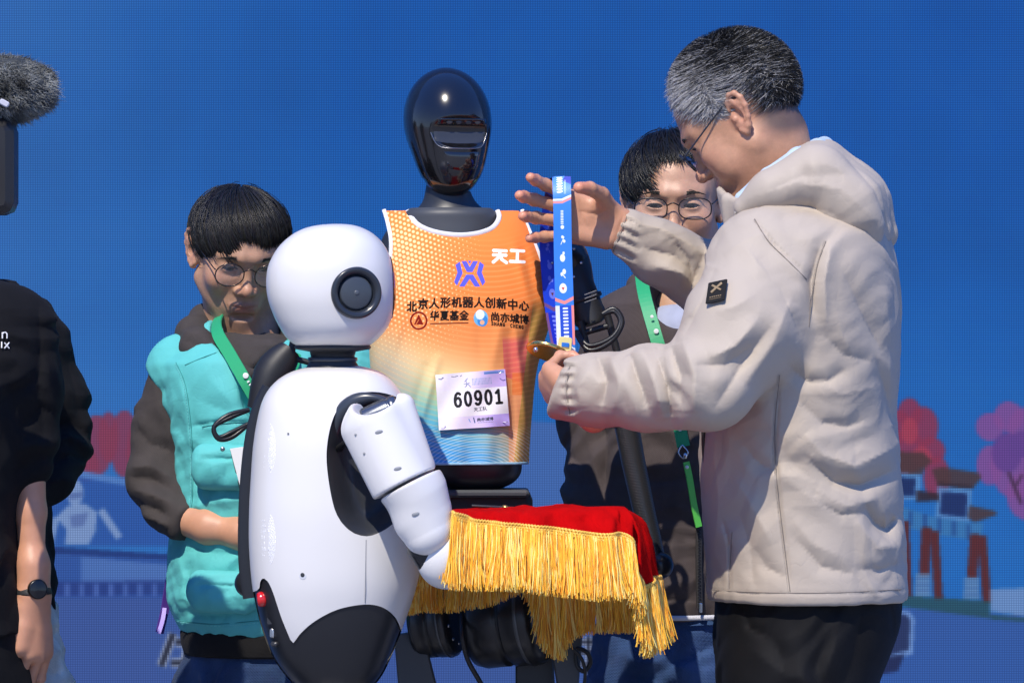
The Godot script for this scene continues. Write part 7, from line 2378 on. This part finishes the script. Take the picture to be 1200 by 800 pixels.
# ---------------------------------------------------------------- young man in the brown hoodie, behind
func man_in_hoodie() -> void:
	var z := -0.45
	var u := U(z)
	var root := thing("person", "young man in brown zip hoodie and rimmed glasses behind the beige sleeve", "person", P(795, 800, z) * Vector3(1, 0, 1))
	var o := {"skin": Color(0.50, 0.28, 0.175), "open": 0.0035, "look": Vector3(-0.1, -0.28, 1), "nose": 0.099, "wide": 0.97, "tall": 0.074}
	var hx := Transform3D(Basis(Vector3.UP, -0.05) * Basis(Vector3.RIGHT, 0.12), P(790, 235, z))
	var s := Sdf.new(); s.xf = hx
	head_solid(s, o)
	s.xf = Transform3D()
	s.cap(hx * Vector3(0, -0.06, -0.03), P(791, 362, z - 0.03), 0.053, 0.062, 0.02)
	s.start(0.0022)
	var core := Sdf.new()
	core.chain([[P(795, 362, z - 0.02), 0.06], [P(797, 500, z), 0.09], [P(800, 720, z), 0.09]], 0.03)
	core.chain([[P(722, 392, z), 0.04], [P(690, 490, z - 0.01), 0.03]], 0.01)
	core.start(0.012)
	eyes(root, hx, o)
	eyebrows(root, hx, 18, 0.97, 0.001)
	hair(root, hx, {"ctr": Vector3(0, 0.034, -0.010), "rad": Vector3(0.0800, 0.0790, 0.0990), "tilt": 0.30, "roll": 0.10, "n": 8000, "len": 0.70, "lift": 0.055, "thick": 0.0006, "spike": 0.0, "wild": 0.16, "ragged": 0.06, "tuft": 0.13, "under": 0.97, "inset": 0.30, "swirl": 0.25, "stray": 0.08, "rough": 0.35,
		"edge": func(ph: float) -> float:
			var a := absf(ph)
			var e := 1.22 + 0.03 * sin(ph * 17.0) - 0.10 * ph
			e = lerpf(e, 1.98, smoothstep(0.80, 1.12, a)); e = lerpf(e, 1.84, smoothstep(1.3, 1.7, a)); e = lerpf(e, 2.05, smoothstep(2.0, 2.8, a))
			return e,
		"tone": func(_al: float, _ph: float, rng: RandomNumberGenerator) -> Color:
			var k := rng.randf_range(0.005, 0.018)
			return Color(k, k * 0.95, k * 0.92)}, 43)
	var brown := cloth(Color(0.080, 0.064, 0.063), 0.9, 0.6, 70.0, 0.1)
	var j := Sdf.new()
	j.stack(secs([[326, 752, 846, 54], [338, 726, 868, 74], [356, 706, 890, 88], [400, 694, 904, 102], [500, 692, 908, 106], [620, 692, 908, 106], [700, 694, 906, 106], [722, 700, 902, 102]], z), 0.0, 0.02)
	j.chain([[P(724, 388, z), 38 * u], [P(690, 490, z - 0.01), 34 * u], [P(692, 585, z + 0.04), 28 * u], [P(712, 640, z + 0.08), 24 * u]], 0.03)
	j.chain([[P(880, 388, z), 38 * u], [P(915, 500, z), 34 * u], [P(905, 590, z + 0.05), 28 * u]], 0.03)
	j.cut(P(800, 722, z), Vector3.DOWN, 0.006)
	j.ell(P(796, 348, z + 0.09), Vector3(34, 42, 60) * u, 0.01, 1)
	folds(j, [[[660, 470, 680, 500, 705, 560], 6, 9, z + 0.04], [[655, 520, 680, 545, 700, 590], -7, 7, z + 0.05], [[705, 470, 712, 520, 708, 580], -8, 6, z + 0.09], [[740, 480, 745, 560, 738, 640], 4, 12, z + 0.14], [[728, 560, 760, 566, 800, 562], -2, 2.5, z + 0.15], [[690, 700, 760, 704, 830, 700], -4, 3, z + 0.14], [[745, 400, 740, 450, 752, 520], -4, 9, z + 0.13], [[760, 600, 765, 650, 758, 690], 4, 9, z + 0.14]], z, 0.09)
	j.crumple(0.010, 0.10, 19, 0.4)
	part_sdf("hoodie", j, 0.0058, brown, root)
	var hood := Sdf.new()
	hood.chain([[P(752, 338, z - 0.04), 14 * u], [P(745, 354, z + 0.03), 15 * u], [P(760, 388, z + 0.11), 10 * u]], 0.02)
	hood.chain([[P(838, 338, z - 0.04), 14 * u], [P(846, 354, z + 0.03), 15 * u], [P(832, 388, z + 0.11), 10 * u]], 0.02)
	hood.chain([[P(752, 336, z - 0.05), 14 * u], [P(795, 330, z - 0.12), 24 * u], [P(838, 336, z - 0.05), 14 * u]], 0.03)
	part_sdf("hood", hood, 0.0056, brown, root)
	var tee := Sdf.new()
	tee.ell(P(797, 412, z + 0.022), Vector3(62, 58, 42) * u, 0.01)
	part_sdf("t_shirt", tee, 0.006, cloth(Color(0.42, 0.46, 0.62), 0.85, 0.4, 80.0, 0.1), root)
	part("t_shirt_hem", M.new().tube(curve([P(700, 716, z + 0.09), P(740, 722, z + 0.135), P(800, 724, z + 0.15), P(860, 722, z + 0.14)], 6), PackedFloat32Array([0.0045]), 8), cloth(Color(0.62, 0.62, 0.66), 0.85, 0.4, 80.0, 0.1), root)
	# zip
	var zm := mat(Color(0.10, 0.10, 0.105), 0.3, 0.9)
	part("zip_tape", M.new().tube(curve([P(820, 600, z + 0.152), P(819, 650, z + 0.155), P(820, 712, z + 0.152)], 5), PackedFloat32Array([0.0055]), 8, 0.4, Vector3.BACK), mat(Color(0.02, 0.018, 0.018), 0.7), root)
	var teeth := M.new()
	for k in 52: teeth.box(Transform3D(Basis(), P(819.5 + (0.7 if k % 2 else -0.7), 604 + k * 2.05, z + 0.1575)), Vector3(0.0036, 0.0013, 0.002), 0.0003)
	stuff(part("zip_teeth", teeth, zm, root))
	part("zip_pull", M.new().box(Transform3D(Basis(), P(821, 712, z + 0.160)), Vector3(0.005, 0.016, 0.003), 0.001), mat(Color(0.6, 0.6, 0.6), 0.25, 1.0), root)
	jeans(root, "jeans", [[712, 702, 900, 92], [740, 696, 906, 98], [800, 694, 908, 100], [850, 694, 908, 98]], z, [742, 858], Color(0.022, 0.05, 0.13), [[[720, 740, 760, 760, 815, 752], -8, 9, z + 0.14], [[715, 770, 770, 775, 825, 790], 8, 9, z + 0.14], [[735, 790, 780, 800, 820, 820], -7, 8, z + 0.14]])
	var m := s.take()
	paint_face(m, hx, o)
	m.add(core.take().paint(SKIN))
	part("body", m, skin_mat(), root)
	var blackm := mat(Color(0.012, 0.012, 0.013), 0.3, 0.3)
	spectacles("eyeglasses", "black browline glasses on the young man behind the beige sleeve", hx, 0.0265, 0.0175, 2.7, blackm, false, -0.004, Vector3(0.0765, 0.008, -0.002), Color(0.85, 0.88, 0.9, 0.02), 0.1035, 0.0011)
	var green := lanyard_tape(Color(0.015, 0.33, 0.13))
	var ly := thing("lanyard", "green lanyard with bright green card strip on the brown hoodie", "lanyard", P(790, 520, z + 0.16))
	strap(ly, "tape", [P(751, 318, z + 0.03), P(755, 345, z + 0.11), P(766, 385, z + 0.15), P(779, 430, z + 0.165), P(792, 480, z + 0.17), P(801, 523, z + 0.172)], 15.0, green, Vector3(0, 0.05, 1))
	for q in [[769, 388, 2.9], [764, 371, 2.0], [793, 497, 2.6], [797, 503, 2.2]]: part("printed_mark", M.new().ball(P(q[0], q[1], z + (0.152 if q[1] < 376 else (0.158 if q[1] < 400 else 0.176))), Vector3(q[2] * u, q[2] * u, 0.0006)), mat(Color(0.8, 0.82, 0.8), 0.5), ly)
	var steel := mat(Color(0.6, 0.6, 0.62), 0.2, 1.0)
	part("hook", M.new().tube(curve([P(799, 522, z + 0.176), P(795, 530, z + 0.18), P(801, 537, z + 0.18), P(806, 530, z + 0.18), P(801, 523, z + 0.178)], 5, true), PackedFloat32Array([0.0013]), 7), steel, ly)
	part("swivel", M.new().ball(P(803, 534, z + 0.18), Vector3(0.0035, 0.005, 0.0035)), steel, ly)
	strap(ly, "card_strip", [P(804, 541, z + 0.178), P(808, 560, z + 0.178), P(813, 590, z + 0.174), P(819, 617, z + 0.170)], 8.0, lanyard_tape(Color(0.09, 0.48, 0.06)), Vector3(0.5, 0, 1))
	part("stud", M.new().ball(P(805, 547, z + 0.181), Vector3(0.003, 0.003, 0.001)), mat(Color(0.75, 0.75, 0.7), 0.4), ly)

# ---------------------------------------------------------------- two people in black at the left edge
func people_in_black() -> void:
	var black := cloth(Color(0.0085, 0.0085, 0.010), 0.88, 0.6, 70.0, 0.07)
	# nearer one: printed sweatshirt, watch on the bare forearm
	var z := 0.12
	var u := U(z)
	var root := thing("person", "person in black printed sweatshirt, cropped by the frame, with watch on bare forearm", "person", P(-60, 800, z) * Vector3(1, 0, 1))
	var o := {"skin": SKIN}
	var hx := Transform3D(Basis(Vector3.UP, 0.9) * Basis(Vector3.RIGHT, 0.1), P(-120, 195, z))
	var s := Sdf.new(); s.xf = hx
	head_solid(s, o)
	s.xf = Transform3D()
	s.cap(hx * Vector3(0, -0.06, -0.03), P(-125, 340, z - 0.02), 0.053, 0.058, 0.02)
	var m := s.mesh(0.004)
	paint_face(m, hx, o)
	# arm hanging, hand relaxed
	var f := Sdf.new()
	var fy := (P(36, 780, z + 0.02) - P(38, 690, z + 0.02)).normalized()
	var fz := Vector3(-0.75, 0.0, -0.66); fz = (fz - fy * fz.dot(fy)).normalized()
	var wx := Transform3D(Basis(fy.cross(fz), fy, fz), P(39, 700, z + 0.02))
	f.chain([[P(34, 540, z), 19 * u], [P(36, 600, z + 0.005), 18 * u], [P(38, 690, z + 0.02), 13 * u]], 0.01)
	f.xf = wx
	var tips := hand_solid(f, [[0.35, 0.6, 0.4], [0.45, 0.65, 0.4], [0.5, 0.7, 0.4], [0.55, 0.7, 0.4]], [0.03, 0.0, -0.02, -0.05], [Vector3(0.35, 0.9, 0.35), Vector3(0.05, 0.95, 0.3), Vector3(-0.1, 0.95, 0.2)], 1.0)
	f.xf = Transform3D()
	var fm := f.mesh(0.0032)
	paint_hand(fm, wx, tips, Color(0.47, 0.25, 0.155))
	m.add(fm)
	var core := Sdf.new()
	core.chain([[P(-122, 340, z), 0.055], [P(-70, 500, z), 0.10], [P(-70, 740, z), 0.10]], 0.03)
	core.chain([[P(20, 380, z), 0.04], [P(34, 560, z), 0.024]], 0.02)
	var cm := core.mesh(0.012); cm.paint(SKIN); m.add(cm)
	part("body", m, skin_mat(), root)
	eyes(root, hx, o)
	hair(root, hx, {"ctr": Vector3(0, 0.034, -0.010), "rad": Vector3(0.085, 0.094, 0.103), "tilt": 0.3, "n": 1500, "len": 0.8, "lift": 0.05, "thick": 0.0009, "spike": 0.0, "wild": 0.1, "under": 0.985, "inset": 0.0, "edge": func(ph: float) -> float: return lerpf(1.6, 2.0, smoothstep(0.6, 1.1, absf(ph))), "tone": func(_a: float, _b: float, rng: RandomNumberGenerator) -> Color: return Color(0.01, 0.009, 0.009)}, 47)
	var j := Sdf.new()
	j.stack(secs([[322, -130, -20, 60], [336, -160, 26, 80], [362, -175, 50, 95], [420, -180, 60, 108], [500, -178, 44, 112], [600, -175, 22, 112], [680, -172, 27, 112], [742, -170, 32, 108]], z), 0.0, 0.02)
	j.chain([[P(24, 385, z), 40 * u], [P(34, 460, z), 36 * u], [P(36, 520, z), 28 * u], [P(35, 548, z), 23 * u]], 0.03)
	j.cut(P(0, 742, z), Vector3.DOWN, 0.006)
	folds(j, [[[42, 352, 46, 400, 44, 460, 50, 520], -7, 6, z + 0.07], [[10, 440, 16, 500, 14, 560], -8, 9, z + 0.12], [[26, 470, 44, 450, 58, 456], 6, 7, z + 0.06], [[28, 500, 46, 478, 62, 486], -6, 6, z + 0.06], [[22, 530, 40, 520, 60, 525], 4, 5, z + 0.06], [[6, 600, 12, 660, 10, 720], -5, 9, z + 0.13]], z, 0.09)
	j.crumple(0.010, 0.11, 22, 0.3)
	var jm := j.mesh(0.0062)
	part("sweatshirt", jm, black, root)
	# print on the chest
	var ink := mat(Color(0.75, 0.75, 0.76), 0.6)
	for q in [["n", 1.0, 386.0, 9.0, 11.0], ["A", -9.0, 386.0, 9.0, 11.0], ["T", -7.0, 400.0, 7.0, 8.0], ["I", -0.5, 400.0, 5.0, 8.0], ["X", 4.0, 401.0, 8.0, 7.5]]:
		for st in (GL[q[0]] as String).split(";"):
			var pts := []
			for w in st.split(" "):
				var e := w.split_floats(",")
				var px: float = q[1] + e[0] * 0.1 * q[3]; var py: float = q[2] + e[1] * 0.1 * q[4]
				var zz := z + 0.08
				for k in range(0, jm.v.size(), 1):
					if absf(jm.v[k].x - P(px, py, zz).x) < 0.005 and absf(jm.v[k].y - P(px, py, zz).y) < 0.005: zz = maxf(zz, jm.v[k].z)
				pts.append(P(px, py, zz + 0.001))
			part("printed_letter", M.new().tube(PackedVector3Array(pts), PackedFloat32Array([0.0011]), 6), ink, root)
	var tr := Sdf.new()
	tr.stack(secs([[730, -160, 28, 96], [800, -160, 30, 96], [840, -160, 28, 94]], z), 0.0, 0.02)
	for q in [-112, -22]: tr.chain([[P(q, 815, z), 0.078], [P(q, 1030, z), 0.062], [Vector3(P(q, 0, z).x, 0.08, z), 0.052]], 0.03)
	tr.wrinkle(0.003, Vector3(8, 10, 8), Basis(), Vector3.ONE * -1e9, Vector3.ONE * 1e9, 25)
	part_sdf("trousers", tr, 0.009, black, root)
	for q in [-112, -22]:
		var sh := Sdf.new()
		sh.ell(Vector3(P(q, 0, z).x, 0.045, z + 0.05), Vector3(0.048, 0.05, 0.135), 0.01); sh.cut(Vector3(0, 0.004, 0), Vector3.DOWN, 0.004)
		part_sdf("shoe", sh, 0.01, mat(Color(0.02, 0.02, 0.02), 0.5), root)
	# watch
	var wt := thing("wristwatch", "black round wristwatch on the bare forearm at the left edge", "watch", P(42, 690, z + 0.05))
	var wn := Vector3(0.35, 0.05, 0.93).normalized()
	var wb := Basis(Quaternion(Vector3.UP, wn))
	part("case", M.new().lathe(PackedVector2Array([Vector2(0.0142, -0.006), Vector2(0.0155, -0.003), Vector2(0.0155, 0.002), Vector2(0.0145, 0.004), Vector2(0.0132, 0.0045)]), Transform3D(wb, P(44, 690, z + 0.046)), 40), mat(Color(0.03, 0.03, 0.032), 0.3, 0.8), wt)
	part("dial", M.new().lathe(PackedVector2Array([Vector2(0.0134, 0.0040), Vector2(0.012, 0.0048), Vector2(0.0005, 0.0050)]), Transform3D(wb, P(44, 690, z + 0.046)), 40), gloss(Color(0.006, 0.006, 0.007), 0.08), wt)
	var loop := []
	for k in 16:
		var a := TAU * k / 16.0
		loop.append(P(38, 690, z + 0.02) + Vector3(cos(a) * 0.0262, 0.001 * cos(a), sin(a) * 0.0262))
	part("strap", M.new().tube(curve(loop, 3, true) , PackedFloat32Array([0.009]), 10, 0.22, Vector3.ZERO), mat(Color(0.014, 0.014, 0.015), 0.6), wt)
	# the one behind: dark sleeve, pale jeans
	z = -0.12
	u = U(z)
	var r2 := thing("person", "person in black jacket and pale jeans behind the printed sweatshirt at left edge", "person", P(-20, 800, z) * Vector3(1, 0, 1))
	hx = Transform3D(Basis(Vector3.UP, 0.7), P(-95, 190, z - 0.1))
	s = Sdf.new(); s.xf = hx
	head_solid(s, o)
	s.xf = Transform3D()
	s.cap(hx * Vector3(0, -0.06, -0.03), P(-90, 350, z - 0.05), 0.053, 0.06, 0.02)
	var m2 := s.mesh(0.005)
	paint_face(m2, hx, o)
	core = Sdf.new()
	core.chain([[P(-85, 350, z), 0.06], [P(-25, 500, z), 0.09], [P(-25, 720, z), 0.09]], 0.03)
	core.chain([[P(40, 420, z), 0.04], [P(70, 540, z), 0.03], [P(40, 580, z + 0.06), 0.024]], 0.02)
	cm = core.mesh(0.012); cm.paint(SKIN); m2.add(cm)
	part("body", m2, skin_mat(), r2)
	hair(r2, hx, {"ctr": Vector3(0, 0.034, -0.010), "rad": Vector3(0.085, 0.094, 0.103), "tilt": 0.3, "n": 1500, "len": 0.8, "lift": 0.05, "thick": 0.0009, "spike": 0.0, "wild": 0.1, "under": 0.985, "inset": 0.0, "edge": func(ph: float) -> float: return lerpf(1.6, 2.0, smoothstep(0.6, 1.1, absf(ph))), "tone": func(_a: float, _b: float, rng: RandomNumberGenerator) -> Color: return Color(0.01, 0.009, 0.009)}, 48)
	var k2 := Sdf.new()
	k2.stack(secs([[330, -90, 20, 60], [352, -110, 52, 84], [400, -115, 66, 98], [480, -115, 66, 104], [580, -112, 60, 104], [660, -112, 62, 104], [718, -110, 62, 100]], z), 0.0, 0.02)
	k2.chain([[P(46, 405, z), 38 * u], [P(64, 470, z), 36 * u], [P(74, 525, z + 0.01), 29 * u], [P(60, 560, z + 0.06), 24 * u], [P(40, 575, z + 0.10), 20 * u]], 0.03)
	k2.cut(P(0, 716, z), Vector3.DOWN, 0.006)
	folds(k2, [[[62, 500, 80, 496, 100, 512], -9, 6, z + 0.08], [[58, 520, 80, 512, 102, 524], 9, 6, z + 0.08], [[60, 545, 80, 534, 98, 540], -8, 5, z + 0.08], [[76, 420, 88, 460, 92, 500], -5, 7, z + 0.04], [[58, 566, 74, 560, 86, 566], 5, 5, z + 0.08], [[52, 600, 58, 650, 54, 700], -5, 7, z + 0.1]], z, 0.09)
	k2.crumple(0.012, 0.09, 29, 0.6)
	part_sdf("jacket", k2, 0.0062, black, r2)
	jeans(r2, "jeans", [[704, -104, 64, 90], [730, -106, 70, 95], [800, -106, 76, 96], [850, -106, 78, 95]], z, [-70, 28], Color(0.46, 0.51, 0.52), [[[50, 735, 60, 745, 72, 742], -7, 6, z + 0.06], [[48, 760, 60, 766, 74, 760], 7, 6, z + 0.06], [[50, 780, 62, 790, 74, 786], -6, 6, z + 0.06]])

# ---------------------------------------------------------------- furry microphone on a camera, near the lens
func microphone() -> void:
	var z := 0.5
	var u := U(z)
	var root := thing("microphone", "grey furry windshield microphone on a black camera at the upper left edge", "microphone", P(0, 250, z))
	var rng := RandomNumberGenerator.new(); rng.seed = 12
	var c := P(6, 104, z)
	var rad := Vector3(58, 36, 44) * u
	var core := Sdf.new()
	core.ell(c, rad, 0.01)
	core.wrinkle(0.012, Vector3(16, 16, 16), Basis(), Vector3.ONE * -1e9, Vector3.ONE * 1e9, 2, false)
	var cm := core.mesh(0.006)
	cm.paint(Color(0.03, 0.034, 0.034))
	var fur := vmat(0.75)
	part("windshield", cm, fur, root)
	var fm := M.new()
	var nz := FastNoiseLite.new(); nz.seed = 5; nz.frequency = 26.0
	for k in 16000:
		var d := Vector3(rng.randfn(), rng.randfn(), rng.randfn()).normalized()
		var p := c + d * rad * (0.97 + 0.12 * nz.get_noise_3dv(d * 0.06))
		var g := clampf(0.5 + 0.9 * nz.get_noise_3dv(p), 0.0, 1.0)
		var v := lerpf(0.04, 0.42, g) * rng.randf_range(0.7, 1.2)
		fm.col = Color(v, v * 1.04, v * 1.02)
		var comb := Vector3(0.5, -0.35, 0.1) + Vector3(rng.randfn(), rng.randfn(), rng.randfn()) * 0.5
		var l := rng.randf_range(0.004, 0.009)
		hair_strand(fm, PackedVector3Array([p, p + d * l * 0.6 + comb * l * 0.3, p + d * l * 0.8 + comb * l * 0.9]), 0.00045)
	stuff(part("fur", fm, fur, root))
	var bm := mat(Color(0.012, 0.012, 0.014), 0.45)
	part("camera_body", M.new().box(Transform3D(Basis(), P(-14, 196, z)), Vector3(66 * u, 112 * u, 0.09), 0.012), bm, root)
	part("shock_mount", M.new().lathe(PackedVector2Array([Vector2(15 * u, -12 * u), Vector2(16 * u, -10 * u), Vector2(16 * u, 8 * u), Vector2(10 * u, 12 * u)]), Transform3D(Basis(), P(-4, 136, z)), 24), bm, root)
	part("focus_tab", M.new().box(Transform3D(Basis(Vector3.BACK, -0.5), P(5, 121, z + 0.062)), Vector3(12 * u, 7 * u, 0.006), 0.002), mat(Color(0.5, 0.5, 0.56), 0.4), root)
	# the camera rides on a shoulder rig and a monopod down to the floor
	part("lens_barrel", M.new().tube(PackedVector3Array([P(-60, 200, z), P(-60, 200, z + 0.22)]), PackedFloat32Array([0.05, 0.046]), 28), bm, root)
	part("monopod", M.new().tube(PackedVector3Array([P(-60, 240, z), Vector3(P(-60, 0, z).x, 0.0, z)]), PackedFloat32Array([0.016, 0.012]), 14), bm, root)
